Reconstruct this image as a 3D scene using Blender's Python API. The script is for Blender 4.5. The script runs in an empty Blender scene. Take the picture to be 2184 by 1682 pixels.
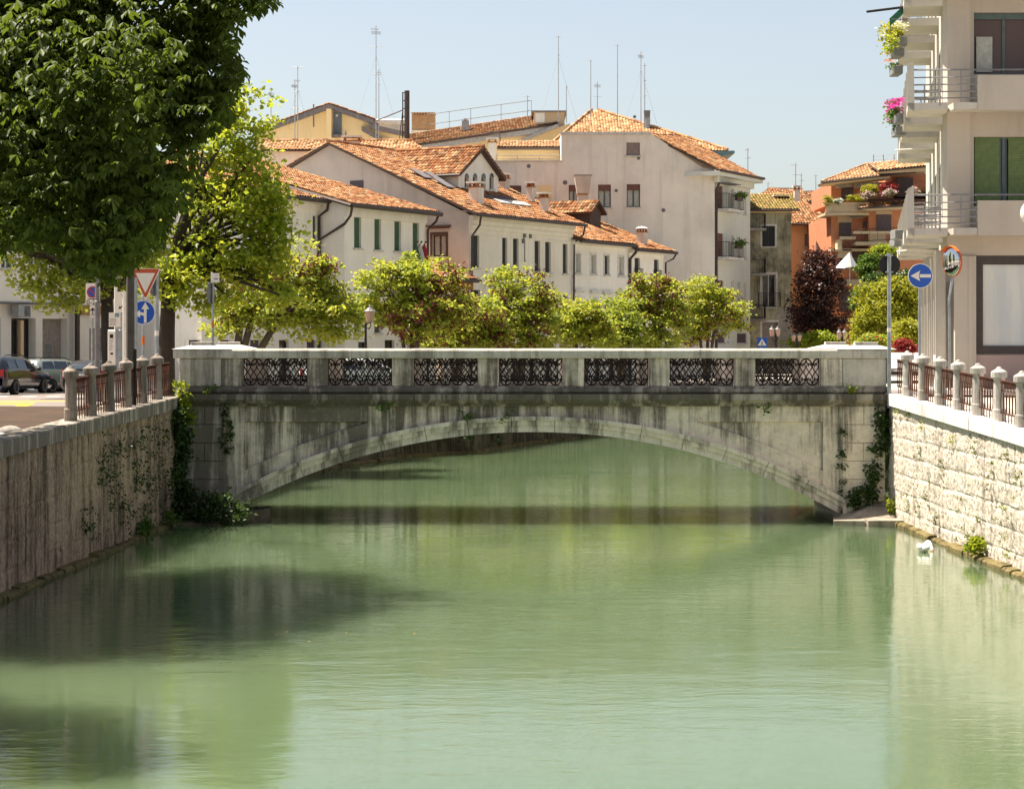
import bpy, math, random
import numpy as np
from mathutils import Vector, Matrix
R = math.radians
rnd = random.Random(7)
rng = np.random.default_rng(11)
scene = bpy.context.scene
col = scene.collection
# the camera stands on the neighbouring bridge, 4.7 m above the water (water level is z = 0)
F, CX, HY, EYE = 4510.0, 1092.0, 725.0, 4.7
def px(u, v, Y):
    return Vector(((u - CX) * Y / F, Y, EYE - (v - HY) * Y / F))
def X_(u, Y): return (u - CX) * Y / F
def Z_(v, Y): return EYE - (v - HY) * Y / F

# ------------------------------------------------------------------ meshes
class MB:
    def __init__(s):
        s.v, s.f, s.m, s.t = [], [], [], []
    def add(s, vs, fs, mi=0, tone=0.5):
        o = len(s.v)
        s.v.extend(tuple(p) for p in vs)
        for f in fs:
            s.f.append(tuple(i + o for i in f)); s.m.append(mi); s.t.append(tone)
    def poly(s, pts, mi=0, tone=0.5): s.add(pts, [tuple(range(len(pts)))], mi, tone)
    def box(s, x0, x1, y0, y1, z0, z1, mi=0, tone=0.5):
        vs = [(x0,y0,z0),(x1,y0,z0),(x1,y1,z0),(x0,y1,z0),(x0,y0,z1),(x1,y0,z1),(x1,y1,z1),(x0,y1,z1)]
        s.add(vs, [(0,3,2,1),(4,5,6,7),(0,1,5,4),(1,2,6,5),(2,3,7,6),(3,0,4,7)], mi, tone)
    def bbox(s, x0, x1, y0, y1, z0, z1, b=0.02, mi=0, tone=0.5):
        # box with chamfered top and vertical edges
        def ring(i, z): return [(x0+i+b,y0+i,z),(x1-i-b,y0+i,z),(x1-i,y0+i+b,z),(x1-i,y1-i-b,z),(x1-i-b,y1-i,z),(x0+i+b,y1-i,z),(x0+i,y1-i-b,z),(x0+i,y0+i+b,z)]
        rs = [ring(b, z0), ring(0, z0 + b), ring(0, z1 - b), ring(b, z1)]
        vs = [p for r in rs for p in r]
        fs = [tuple(range(7, -1, -1)), tuple(range(24, 32))]
        for k in range(3):
            for i in range(8):
                j = (i + 1) % 8
                fs.append((k*8+i, k*8+j, k*8+8+j, k*8+8+i))
        s.add(vs, fs, mi, tone)
    def fbox(s, fr, s0, s1, q0, q1, z0, z1, mi=0, tone=0.5):
        P = fr.pt
        vs = [P(s0,q1,z0),P(s1,q1,z0),P(s1,q0,z0),P(s0,q0,z0),P(s0,q1,z1),P(s1,q1,z1),P(s1,q0,z1),P(s0,q0,z1)]
        s.add(vs, [(0,3,2,1),(4,5,6,7),(0,1,5,4),(1,2,6,5),(2,3,7,6),(3,0,4,7)], mi, tone)
    def prism(s, pts, vec, mi=0, tone=0.5):
        n = len(pts); vec = Vector(vec)
        a = [Vector(p) for p in pts]; b = [p + vec for p in a]
        fs = [tuple(range(n - 1, -1, -1)), tuple(range(n, 2 * n))]
        for i in range(n):
            j = (i + 1) % n
            fs.append((i, j, n + j, n + i))
        s.add(a + b, fs, mi, tone)
    def tube(s, pts, r, n=6, mi=0, tone=0.5, cap=True):
        pts = [Vector(p) for p in pts]
        k = len(pts)
        rs = list(r) if hasattr(r, '__len__') else [r] * k
        vs = []; up = None
        for i, p in enumerate(pts):
            d = (pts[min(i+1,k-1)] - pts[max(i-1,0)])
            if d.length < 1e-9: d = Vector((0,0,1))
            d.normalize()
            if up is None or abs(up.dot(d)) > .98:
                up = Vector((0,0,1)) if abs(d.z) < .9 else Vector((1,0,0))
            a = d.cross(up).normalized(); b = a.cross(d).normalized(); up = b
            for j in range(n):
                t = 2 * math.pi * j / n
                vs.append(p + (a * math.cos(t) + b * math.sin(t)) * rs[i])
        fs = []
        for i in range(k - 1):
            for j in range(n):
                jj = (j + 1) % n
                fs.append((i*n+j, (i+1)*n+j, (i+1)*n+jj, i*n+jj))
        if cap:
            fs.append(tuple(range(n))); fs.append(tuple(range(k*n-1, (k-1)*n-1, -1)))
        s.add(vs, fs, mi, tone)
    def lathe(s, c, prof, n=14, mi=0, tone=0.5, axis=None):
        # profile of (r, h) swept about an axis through c
        ax = Vector(axis) if axis is not None else Vector((0,0,1)); ax.normalize()
        a = ax.orthogonal().normalized(); b = ax.cross(a)
        c = Vector(c); vs = []
        for (r, h) in prof:
            for j in range(n):
                t = 2*math.pi*j/n
                vs.append(c + ax*h + (a*math.cos(t) + b*math.sin(t))*max(r, 1e-4))
        fs = []
        for i in range(len(prof) - 1):
            for j in range(n):
                jj = (j+1) % n
                fs.append((i*n+j, i*n+jj, (i+1)*n+jj, (i+1)*n+j))
        fs.append(tuple(range(n-1,-1,-1))); k = len(prof)
        fs.append(tuple(range((k-1)*n, k*n)))
        s.add(vs, fs, mi, tone)
    def ell(s, c, r, n=10, m=7, mi=0, tone=0.5):
        prof = []
        vs, fs = [], []
        for i in range(m + 1):
            th = math.pi * i / m
            for j in range(n):
                ph = 2*math.pi*j/n
                vs.append((c[0]+r[0]*max(math.sin(th),1e-3)*math.cos(ph), c[1]+r[1]*max(math.sin(th),1e-3)*math.sin(ph), c[2]-r[2]*math.cos(th)))
        for i in range(m):
            for j in range(n):
                jj = (j+1)%n
                fs.append((i*n+j, i*n+jj, (i+1)*n+jj, (i+1)*n+j))
        s.add(vs, fs, mi, tone)
    def build(s, name, mats, parent=None, smooth=False):
        me = bpy.data.meshes.new(name)
        o_ = ORIG(parent)
        me.from_pydata([(p[0]-o_[0], p[1]-o_[1], p[2]-o_[2]) for p in s.v], [], s.f)
        mats = mats if isinstance(mats, (list, tuple)) else [mats]
        for m in mats: me.materials.append(m)
        if len(mats) > 1: me.polygons.foreach_set('material_index', s.m)
        a = me.attributes.new('tone', 'FLOAT', 'FACE'); a.data.foreach_set('value', s.t)
        if smooth: me.polygons.foreach_set('use_smooth', [True]*len(s.f))
        me.update()
        o = bpy.data.objects.new(name, me); col.objects.link(o)
        if parent is not None: o.parent = parent
        return o
LOC = {}
def ORIG(parent):
    while parent is not None:
        if parent.name in LOC: return LOC[parent.name]
        parent = parent.parent
    return (0.0, 0.0, 0.0)
def thing(name, label, cat, loc, group=None):
    o = bpy.data.objects.new(name, None); col.objects.link(o)
    o.location = loc; o.empty_display_size = .3
    LOC[o.name] = tuple(loc)
    return tag(o, label, cat, group)
def tag(o, label, cat, group=None, kind=None):
    if label: o['label'] = label
    if cat: o['category'] = cat
    if group: o['group'] = group
    if kind: o['kind'] = kind
    return o
def struct(mb, name, mats, smooth=False):
    o = mb.build(name, mats, None, smooth); o['kind'] = 'structure'; return o
def children(o): return [c for c in bpy.data.objects if c.parent == o]
def copy_tree(o, parent=None, kids=None):
    c = o.copy(); col.objects.link(c)
    if parent is not None: c.parent = parent
    for ch in list(o.children): copy_tree(ch, c)
    return c
def share(o, parent, loc=(0,0,0)):
    # one more copy of a part, sharing its mesh
    c = o.copy(); col.objects.link(c); c.parent = parent; c.location = loc
    return c

class Fr:
    """vertical plane: s runs along d, q along the outward normal"""
    def __init__(s, ox, oy, dx, dy):
        l = math.hypot(dx, dy); s.o = (ox, oy); s.d = (dx/l, dy/l); s.n = (dy/l, -dx/l)
    def pt(s, a, q, z): return Vector((s.o[0]+s.d[0]*a+s.n[0]*q, s.o[1]+s.d[1]*a+s.n[1]*q, z))
    def hit(s, u, v, q=0):
        k = (u - CX)/F
        t = (q + s.o[0]*s.n[0] + s.o[1]*s.n[1]) / (k*s.n[0] + s.n[1])
        x, y = k*t, t
        return ((x-s.o[0])*s.d[0] + (y-s.o[1])*s.d[1], EYE - (v-HY)*t/F)
    def shift(s, a, q, turn=0):
        p = s.pt(a, q, 0); c, w = math.cos(turn), math.sin(turn)
        return Fr(p.x, p.y, s.d[0]*c - s.d[1]*w, s.d[0]*w + s.d[1]*c)
    def rect(s, uL, uR, vT, vB, q=0):
        a0, z1 = s.hit(uL, vT, q); _, z0 = s.hit(uL, vB, q); a1, _ = s.hit(uR, vT, q)
        return (a0, a1, z0, z1)

# ------------------------------------------------------------------ materials
def lin(r, g, b):
    f = lambda c: (c/255/12.92) if c/255 <= .04045 else ((c/255+.055)/1.055)**2.4
    return (f(r), f(g), f(b), 1)
class NT:
    def __init__(s, name):
        s.m = bpy.data.materials.new(name); s.m.use_nodes = True
        s.t = s.m.node_tree; s.t.nodes.clear()
        s.out = s.t.nodes.new('ShaderNodeOutputMaterial')
        s.co = None
    def n(s, typ, **kw):
        nd = s.t.nodes.new(typ)
        ins = kw.pop('ins', {})
        for k, v in kw.items(): setattr(nd, k, v)
        for k, v in ins.items():
            if isinstance(v, bpy.types.NodeSocket): s.t.links.new(v, nd.inputs[k])
            else: nd.inputs[k].default_value = v
        return nd
    def coord(s):
        if s.co is None: s.co = s.n('ShaderNodeNewGeometry').outputs['Position']
        return s.co
    def mapped(s, scale, vec=None):
        return s.n('ShaderNodeMapping', ins={'Vector': vec or s.coord(), 'Scale': scale}).outputs[0]
    def noise(s, scale, detail=4, rough=.55, sc=1.0, dist=0.0):
        return s.n('ShaderNodeTexNoise', ins={'Vector': s.mapped(scale), 'Scale': sc, 'Detail': detail, 'Roughness': rough, 'Distortion': dist}).outputs[0]
    def ramp(s, fac, stops):
        r = s.n('ShaderNodeValToRGB', ins={'Fac': fac}); e = r.color_ramp.elements
        while len(e) < len(stops): e.new(.5)
        for el, (p, c) in zip(e, stops):
            el.position = p; el.color = c if hasattr(c, '__len__') else (c, c, c, 1)
        return r.outputs[0]
    def mix(s, fac, a, b, mode='MIX'):
        nd = s.n('ShaderNodeMix', data_type='RGBA', blend_type=mode)
        for i, v in ((0, fac), (6, a), (7, b)):
            if isinstance(v, bpy.types.NodeSocket): s.t.links.new(v, nd.inputs[i])
            else: nd.inputs[i].default_value = v
        return nd.outputs[2]
    def math(s, op, a, b=0.0):
        return s.n('ShaderNodeMath', operation=op, ins={0: a, 1: b}).outputs[0]
    def bump(s, h, strength=.4, dist=.02):
        return s.n('ShaderNodeBump', ins={'Height': h, 'Strength': strength, 'Distance': dist}).outputs[0]
    def attr(s, name='tone'):
        return s.n('ShaderNodeAttribute', attribute_name=name).outputs['Fac']
    def finish(s, color, rough=.8, normal=None, metal=0.0, spec=.3, **kw):
        p = s.n('ShaderNodeBsdfPrincipled')
        for k, v in dict({'Base Color': color, 'Roughness': rough, 'Metallic': metal, 'Specular IOR Level': spec}, **kw).items():
            if isinstance(v, bpy.types.NodeSocket): s.t.links.new(v, p.inputs[k])
            else: p.inputs[k].default_value = v
        if normal is not None: s.t.links.new(normal, p.inputs['Normal'])
        s.t.links.new(p.outputs[0], s.out.inputs[0])
        return s.m
def plain(name, c, rough=.6, metal=0.0, spec=.4, var=.12, sc=6.0):
    t = NT(name)
    n = t.noise((sc, sc, sc), 5)
    d = tuple(x*(1-var*2) for x in c[:3]) + (1,); e = tuple(min(1, x*(1+var)) for x in c[:3]) + (1,)
    return t.finish(t.ramp(n, [(.3, d), (.7, e)]), rough, t.bump(n, .12, .01), metal, spec)
def plaster(name, c, dirty, amt=.5, streak=.5, sc=1.0):
    # painted render with clouds of grime and vertical rain streaks
    t = NT(name)
    big = t.noise((.35*sc, .35*sc, .3*sc), 6, .65)
    st = t.noise((2.2*sc, 2.2*sc, .13*sc), 5, .65)
    fine = t.noise((14, 14, 14), 4)
    c1 = t.mix(t.math('MULTIPLY', t.ramp(big, [(.42, 0), (.72, 1)]), amt), c, dirty)
    c2 = t.mix(t.math('MULTIPLY', t.ramp(st, [(.52, 0), (.75, 1)]), streak), c1, dirty)
    c3 = t.mix(t.math('MULTIPLY', t.ramp(fine, [(.3, 0), (.8, 1)]), .15), c2, dirty)
    return t.finish(c3, .9, t.bump(fine, .15, .01), 0, .2)
def tiles(name, stops):
    t = NT(name)
    a = t.attr()
    n = t.noise((1.2, 1.2, 1.2), 5, .6); f = t.noise((9, 9, 9), 4)
    base = t.ramp(a, stops)
    c = t.mix(t.math('MULTIPLY', t.ramp(n, [(.5, 0), (.72, 1)]), .45), base, lin(120, 88, 62))
    c = t.mix(t.math('MULTIPLY', t.ramp(f, [(.5, 0), (.8, 1)]), .35), c, lin(70, 52, 42))
    return t.finish(c, .9, t.bump(f, .3, .02), 0, .15)
def leaf(name, ca, cb, cc=None, trans=.45, tca=None, rough=.45, spec=.35):
    # leaves vary from ca to cb by the per-leaf value; light also passes through them
    t = NT(name)
    a = t.attr()
    stops = [(.0, ca), (1., cb)] if cc is None else [(.0, ca), (.55, cb), (1., cc)]
    c = t.ramp(a, stops)
    p = t.n('ShaderNodeBsdfPrincipled', ins={'Base Color': c, 'Roughness': rough, 'Specular IOR Level': spec})
    tl = t.mix(.5, c, tca or (.35, .42, .03, 1))
    tr = t.n('ShaderNodeBsdfTranslucent', ins={'Color': tl})
    mx = t.n('ShaderNodeMixShader', ins={0: trans, 1: p.outputs[0], 2: tr.outputs[0]})
    t.t.links.new(mx.outputs[0], t.out.inputs[0])
    return t.m

M = {}
M['white_wall'] = plaster('white_render', (.88, .84, .76, 1), (.58, .53, .45, 1), .40, .38)
M['cream_wall'] = plaster('cream_render', (.86, .80, .69, 1), (.54, .49, .40, 1), .45, .42)
M['pink_wall'] = plaster('pinkish_grey_render', (.68, .595, .515, 1), (.38, .345, .31, 1), .75, .5)
M['grey_wall'] = plaster('pale_grey_render', (.82, .745, .64, 1), (.48, .435, .385, 1), .6, .65)
M['pale_wall'] = plaster('pale_green_render', (.66, .66, .58, 1), (.44, .44, .38, 1), .4, .35)
M['old_wall'] = plaster('mouldy_render', (.46, .43, .29, 1), (.045, .05, .038, 1), 1.15, 1.0, 2.2)
M['old_stone'] = plaster('old_quoin_stone', (.40, .37, .32, 1), (.13, .12, .11, 1), .8, .8, 2)
M['yellow_wall'] = plaster('yellow_render', (.82, .65, .36, 1), (.60, .46, .27, 1), .4, .35)
M['orange_wall'] = plaster('orange_render', (.80, .58, .34, 1), (.62, .43, .25, 1), .4, .2)
M['beige_wall'] = plaster('beige_render', (.60, .47, .31, 1), (.38, .29, .2, 1), .4, .3)
M['block_wall'] = plaster('beige_concrete', (.50, .44, .37, 1), (.33, .29, .245, 1), .5, .45)
M['block_light'] = plaster('pale_concrete', (.56, .52, .455, 1), (.32, .29, .25, 1), .5, .5)
M['pink_stone'] = plaster('pink_stone_cladding', (.46, .33, .29, 1), (.36, .26, .24, 1), .6, .3, 2)
M['sill'] = plain('pale_sill_stone', (.58, .55, .50, 1), .85)
M['gutter'] = plain('brown_gutter_metal', (.07, .05, .042, 1), .5, .3)
M['fascia'] = plain('grey_fascia', (.17, .155, .16, 1), .7)
M['dark_wood'] = plain('dark_eaves_wood', (.09, .06, .05, 1), .8)
M['glass'] = NT('window_glass').finish((.03, .035, .035, 1), .06, None, 0, .8)
M['dark_shutter'] = plain('blackish_green_shutter', (.022, .028, .027, 1), .6)
M['green_shutter'] = plain('green_shutter', (.05, .11, .055, 1), .6)
M['brown_shutter'] = plain('maroon_shutter', (.17, .075, .06, 1), .6)
M['taupe_shutter'] = plain('taupe_shutter', (.26, .20, .175, 1), .7)
M['violet_shutter'] = plain('grey_violet_shutter', (.10, .075, .085, 1), .6)
M['brown_frame'] = plain('brown_window_frame', (.09, .045, .035, 1), .5)
M['white_frame'] = plain('white_window_frame', (.68, .66, .62, 1), .5)
M['green_frame'] = plain('grey_green_frame', (.09, .13, .12, 1), .5)
M['curtain'] = plain('pale_curtain', (.45, .45, .40, 1), .9)
M['recess'] = plain('grey_brown_recess_paint', (.30, .26, .23, 1), .8)  # grey-brown paint of doors and shutters set back in openings
TSTOP = [(0, lin(98, 66, 44)), (.2, lin(140, 90, 58)), (.45, lin(158, 106, 68)), (.7, lin(170, 124, 84)), (.86, lin(190, 156, 116)), (1, lin(126, 104, 82))]
M['tile'] = tiles('red_clay_tiles', TSTOP)
M['tile_pale'] = tiles('pale_clay_tiles', [(0, lin(132, 94, 66)), (.3, lin(170, 126, 86)), (.6, lin(186, 146, 106)), (.85, lin(204, 172, 134)), (1, lin(156, 104, 70))])
M['tile_moss'] = tiles('mossy_clay_tiles', [(0, lin(112, 98, 52)), (.4, lin(146, 134, 74)), (.7, lin(168, 132, 88)), (1, lin(172, 154, 92))])
M['iron'] = plain('dark_brown_iron', (.030, .020, .018, 1), .6, .3)
M['black'] = plain('black_metal', (.018, .016, .016, 1), .5, .3)
M['galv'] = plain('galvanised_steel', (.34, .36, .37, 1), .45, .6)
M['grey_metal'] = plain('dull_grey_metal', (.20, .19, .19, 1), .6, .4)
M['brown_pole'] = plain('brown_grey_pole', (.11, .09, .075, 1), .8)
M['ant'] = plain('weathered_aluminium', (.36, .36, .37, 1), .5, .4)
M['bark'] = plain('dark_bark', (.045, .033, .025, 1), .95)
M['bark2'] = plain('grey_brown_bark', (.10, .075, .055, 1), .95)
M['white_paint'] = plain('white_paint', (.78, .77, .73, 1), .5, var=.03)
M['sign_white'] = plain('sign_white', (.76, .70, .62, 1), .5, var=.03)
M['sign_blue'] = plain('sign_blue', (.012, .085, .42, 1), .4, var=.05)
M['sign_red'] = plain('sign_red', (.50, .085, .03, 1), .4, var=.05)
M['sign_red2'] = plain('sign_deep_red', (.40, .03, .04, 1), .4, var=.05)
M['orange'] = plain('orange_paint', (.75, .16, .02, 1), .5)
def rusty():
    t = NT('rusty_iron')
    n = t.noise((7, 7, 2.5), 6, .7)
    return t.finish(t.ramp(n, [(.35, (.035, .02, .016, 1)), (.55, (.10, .038, .022, 1)), (.75, (.30, .10, .04, 1))]), .85, t.bump(n, .3, .01), .1, .2)
M['rust'] = rusty()

def stone_bridge(name, base, dark, amt, streak_lo, lichen=(.30, .28, .21, 1), left_end=False, zdrip=None):
    # weathered Istrian stone: black crusts run down from every ledge
    t = NT(name)
    st = t.noise((2.9, 2.9, .17), 7, .72, dist=.25)
    cl = t.noise((.55, .55, .55), 7, .7)
    f = t.noise((11, 11, 11), 6, .7)
    g = t.noise((3, 3, 3), 6, .65)
    k = t.math('ADD', t.math('MULTIPLY', st, .62), t.math('MULTIPLY', cl, .38))
    if left_end:   # the dark tone spreads further towards the left end
        sx = t.n('ShaderNodeSeparateXYZ', ins={0: t.coord()}).outputs[0]
        k = t.math('ADD', k, t.math('MULTIPLY', t.n('ShaderNodeMapRange', ins={0: sx, 1: 3.0, 2: -7.0, 3: 0.0, 4: 1.0}).outputs[0], .055))
    if zdrip:        # rain crusts start under the cornice and thin out downwards
        sz = t.n('ShaderNodeSeparateXYZ', ins={0: t.coord()}).outputs[2]
        k = t.math('ADD', k, t.n('ShaderNodeMapRange', ins={0: sz, 1: zdrip[0], 2: zdrip[1], 3: -zdrip[2], 4: zdrip[2]}).outputs[0])
    c = t.mix(t.ramp(g, [(.35, 0), (.7, 1)]), base, tuple(x*.78 for x in base[:3]) + (1,))
    c = t.mix(t.math('MULTIPLY', t.ramp(k, [(streak_lo, 0), (streak_lo+.11, 1)]), amt), c, dark)
    c = t.mix(t.math('MULTIPLY', t.ramp(f, [(.52, 0), (.72, 1)]), .5), c, tuple(x*.45 for x in base[:3]) + (1,))
    c = t.mix(t.math('MULTIPLY', t.ramp(cl, [(.52, 0), (.7, 1)]), .3), c, lichen)
    return t.finish(c, .92, t.bump(t.math('ADD', f, g), .35, .02), 0, .2)
M['bridge'] = stone_bridge('bridge_stone', (.86, .745, .605, 1), (.100, .080, .062, 1), .90, .487, left_end=True, zdrip=(1.5, 3.0, .034))
M['bridge_dark'] = stone_bridge('bridge_crusted_stone', (.60, .525, .43, 1), (.105, .087, .07, 1), .84, .455, left_end=True)
M['crust'] = stone_bridge('black_crusted_moulding', (.46, .40, .33, 1), (.075, .063, .05, 1), .9, .425, left_end=True)
M['ring'] = stone_bridge('pale_arch_stone', (.84, .75, .62, 1), (.12, .098, .075, 1), .85, .498, left_end=True)
M['coping'] = stone_bridge('coping_stone', (.62, .56, .48, 1), (.13, .11, .09, 1), .75, .495)
M['coping_white'] = stone_bridge('white_coping_stone', (.76, .72, .66, 1), (.22, .20, .17, 1), .7, .535)
M['rock'] = stone_bridge('ledge_rock', (.36, .30, .24, 1), (.08, .07, .05, 1), .7, .5)
M['post_dark'] = stone_bridge('tree_shade_toned_post_stone', (.36, .30, .25, 1), (.09, .075, .06, 1), .8, .46)  # copy of the post stone, darkened to stand for tree shade
M['post'] = stone_bridge('post_stone', (.52, .48, .43, 1), (.16, .14, .12, 1), .6, .5)

def quay(name, base, mid, dark, streak_lo, pit):
    t = NT(name)
    st = t.noise((3.4, 3.4, .20), 8, .78, dist=.12)
    cl = t.noise((.7, .7, .7), 6, .7)
    f = t.noise((13, 13, 11), 7, .75)
    vo = t.n('ShaderNodeTexVoronoi', ins={'Vector': t.mapped((7, 7, 10)), 'Scale': 1.0}).outputs['Distance']
    at = t.attr()
    c = t.mix(t.ramp(f, [(.35, 0), (.65, 1)]), base, mid)
    c = t.mix(t.math('MULTIPLY', t.ramp(vo, [(.05, 1), (.34, 0)]), pit), c, dark)
    k = t.math('ADD', t.math('MULTIPLY', st, .65), t.math('MULTIPLY', cl, .35))
    c = t.mix(t.math('MULTIPLY', t.ramp(k, [(streak_lo, 0), (streak_lo+.12, 1)]), .85), c, dark)
    c = t.mix(t.ramp(at, [(.55, 0), (.9, 1)]), c, dark)   # mortar joints
    return t.finish(c, .95, t.bump(t.math('ADD', f, t.math('MULTIPLY', vo, .6)), .5, .03), 0, .15)
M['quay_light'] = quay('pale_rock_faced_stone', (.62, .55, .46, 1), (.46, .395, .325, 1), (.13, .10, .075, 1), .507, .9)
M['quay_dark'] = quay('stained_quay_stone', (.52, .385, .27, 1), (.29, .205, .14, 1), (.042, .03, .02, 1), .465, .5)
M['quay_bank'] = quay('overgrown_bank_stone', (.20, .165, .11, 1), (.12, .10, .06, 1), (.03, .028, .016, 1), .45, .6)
M['footing'] = quay('mossy_footing', (.24, .19, .085, 1), (.13, .10, .04, 1), (.035, .03, .014, 1), .47, .7)

def ground_mat(name, a, b, c, sc=1.0, rough=.95):
    t = NT(name)
    n = t.noise((.4*sc, .4*sc, .4*sc), 6, .65); f = t.noise((9*sc, 9*sc, 9*sc), 5, .7)
    k = t.mix(t.ramp(n, [(.35, 0), (.65, 1)]), a, b)
    k = t.mix(t.math('MULTIPLY', t.ramp(f, [(.45, 0), (.75, 1)]), .6), k, c)
    return t.finish(k, rough, t.bump(f, .4, .02), 0, .2)
M['paving'] = ground_mat('worn_paving', (.50, .445, .38, 1), (.42, .37, .32, 1), (.28, .25, .215, 1))
M['soil'] = ground_mat('leaf_strewn_soil', (.05, .034, .022, 1), (.085, .052, .032, 1), (.02, .015, .011, 1), 3)  # soil colour lowered to carry the tree shade on the verge
M['asphalt'] = ground_mat('warm_grey_asphalt', (.20, .17, .155, 1), (.24, .205, .18, 1), (.12, .105, .095, 1))  # warm grey asphalt for road, deck and approaches
M['yellow_line'] = plain('yellow_road_paint', (.62, .33, .03, 1), .8)
M['white_line'] = plain('white_road_paint', (.60, .57, .52, 1), .8)
M['riverbed'] = ground_mat('river_silt', (.10, .12, .06, 1), (.12, .13, .07, 1), (.06, .07, .04, 1))

def water_mat():
    t = NT('green_river_water')
    b1 = t.noise((.20, .42, 1), 3, .5, dist=.6)          # long lazy swells
    b2 = t.noise((.9, 2.1, 1), 4, .55, dist=.8)
    b3 = t.noise((3.5, 8.5, 1), 3, .5)
    patch = t.noise((.045, .11, 1), 3, .5)               # calm and ruffled reaches
    amp = t.ramp(patch, [(.38, .12), (.62, 1.0)])
    h = t.math('ADD', t.math('MULTIPLY', b1, .5), t.math('MULTIPLY', t.math('MULTIPLY', b2, t.math('ADD', amp, .35)), .27))
    h = t.math('ADD', h, t.math('MULTIPLY', t.math('MULTIPLY', b3, amp), .22))
    nrm = t.bump(h, .5, .046)
    cl = t.noise((.06, .10, 1), 4, .6)
    c = t.mix(t.ramp(cl, [(.35, 0), (.65, 1)]), (.088, .130, .060, 1), (.106, .148, .080, 1))
    return t.finish(c, .045, nrm, 0, .5, **{'IOR': 1.33, 'Subsurface Weight': 1.0, 'Subsurface Radius': (1.0, 1.0, .8), 'Subsurface Scale': 14.0})
M['water'] = water_mat()
# ------------------------------------------------------------------ foliage
DIAMOND = (np.array([[0,0,0],[.45,-.38,.10],[1,0,-.05],[.45,.38,.10]]), [(0,1,2),(0,2,3)])
LEAFLET = (np.array([[0,0,0],[.4,-.11,.03],[.72,-.19,.05],[1,0,-.12],[.72,.19,.05],[.4,.11,.03],[.6,0,-.04]]),
           [(0,1,6),(1,2,6),(2,3,6),(3,4,6),(4,5,6),(5,0,6)])
BLADE = (np.array([[0,-.04,0],[.6,-.05,.03],[1,0,-.08],[.6,.05,.03],[0,.04,0]]), [(0,1,2,3,4)])
POD = (np.array([[0,0,0],[.35,-.17,.03],[.8,-.15,.02],[1,0,-.05],[.8,.15,.02],[.35,.17,.03]]), [(0,1,2,3,4,5)])
def unit(a): return a / np.maximum(np.linalg.norm(a, axis=-1, keepdims=True), 1e-9)
def leafmesh(name, P, D, N, S, tone, tmpl, mat, parent=None):
    T, faces = tmpl
    D = unit(D); A = unit(np.cross(N, D)); U = np.cross(D, A)
    S = np.asarray(S).reshape(-1, 1, 1)
    V = P[:, None, :] + S*(T[None, :, 0:1]*D[:, None, :] + T[None, :, 1:2]*A[:, None, :] + T[None, :, 2:3]*U[:, None, :])
    V = V - np.array(ORIG(parent))
    n, k = V.shape[0], V.shape[1]
    me = bpy.data.meshes.new(name)
    me.vertices.add(n*k); me.vertices.foreach_set('co', V.reshape(-1).astype(np.float32))
    fl = [len(f) for f in faces]; idx = np.concatenate([np.array(f) for f in faces])
    loops = (idx[None, :] + (np.arange(n)*k)[:, None]).reshape(-1)
    me.loops.add(len(loops)); me.loops.foreach_set('vertex_index', loops.astype(np.int32))
    tot = np.tile(np.array(fl), n); st = np.concatenate([[0], np.cumsum(tot)[:-1]])
    me.polygons.add(len(tot)); me.polygons.foreach_set('loop_start', st.astype(np.int32)); me.polygons.foreach_set('loop_total', tot.astype(np.int32))
    me.update(calc_edges=True)
    a = me.attributes.new('tone', 'FLOAT', 'FACE'); a.data.foreach_set('value', np.repeat(tone, len(faces)).astype(np.float32))
    me.materials.append(mat); me.validate()
    o = bpy.data.objects.new(name, me); col.objects.link(o)
    if parent is not None: o.parent = parent
    return o
def rdir(n):
    v = rng.normal(size=(n, 3)); return unit(v)
def lump(d, seed):
    r = np.random.default_rng(seed); s = np.zeros(len(d))
    for f in (1.7, 3.1, 5.3):
        k = r.normal(size=(3,))*f; s += np.sin(d @ k + r.uniform(0, 6.3))/f
    return s
def clusters(blobs, n, seed=1, inner=.45):
    # twig ends spread through the lumpy ellipsoids of a crown: mostly near the outside
    out = []
    w = np.array([b[3]*b[4]*b[5] for b in blobs])**.67; w = w/w.sum()
    for i, b in enumerate(blobs):
        m = max(3, int(round(n*w[i])))
        d = rdir(m)
        r = inner + (1-inner)*rng.random(m)**.6
        r = r*(.9 + .30*lump(d, seed+i))
        out.append(np.array(b[:3]) + d*r[:, None]*np.array(b[3:6]))
    return np.concatenate(out)
def leaf_cloud(name, C, per, spread, size, mat, parent, tmpl=DIAMOND, droop=.2, tone=(.0, .6), flat=.5, sd=None, updir=.8):
    n = len(C)*per
    P = np.repeat(C, per, axis=0) + rng.normal(size=(n, 3))*np.array([spread, spread, spread*flat])
    D = rdir(n); D[:, 2] = D[:, 2]*.5 - droop
    N = rdir(n)*.8; N[:, 2] += updir
    ct = np.repeat(rng.random(len(C)), per)
    t = np.clip(tone[0] + (tone[1]-tone[0])*(.55*ct + .45*rng.random(n)), 0, 1)
    S = size*(.7 + .6*rng.random(n))
    return leafmesh(name, P, D, N, S, t, tmpl, mat, parent)
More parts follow.
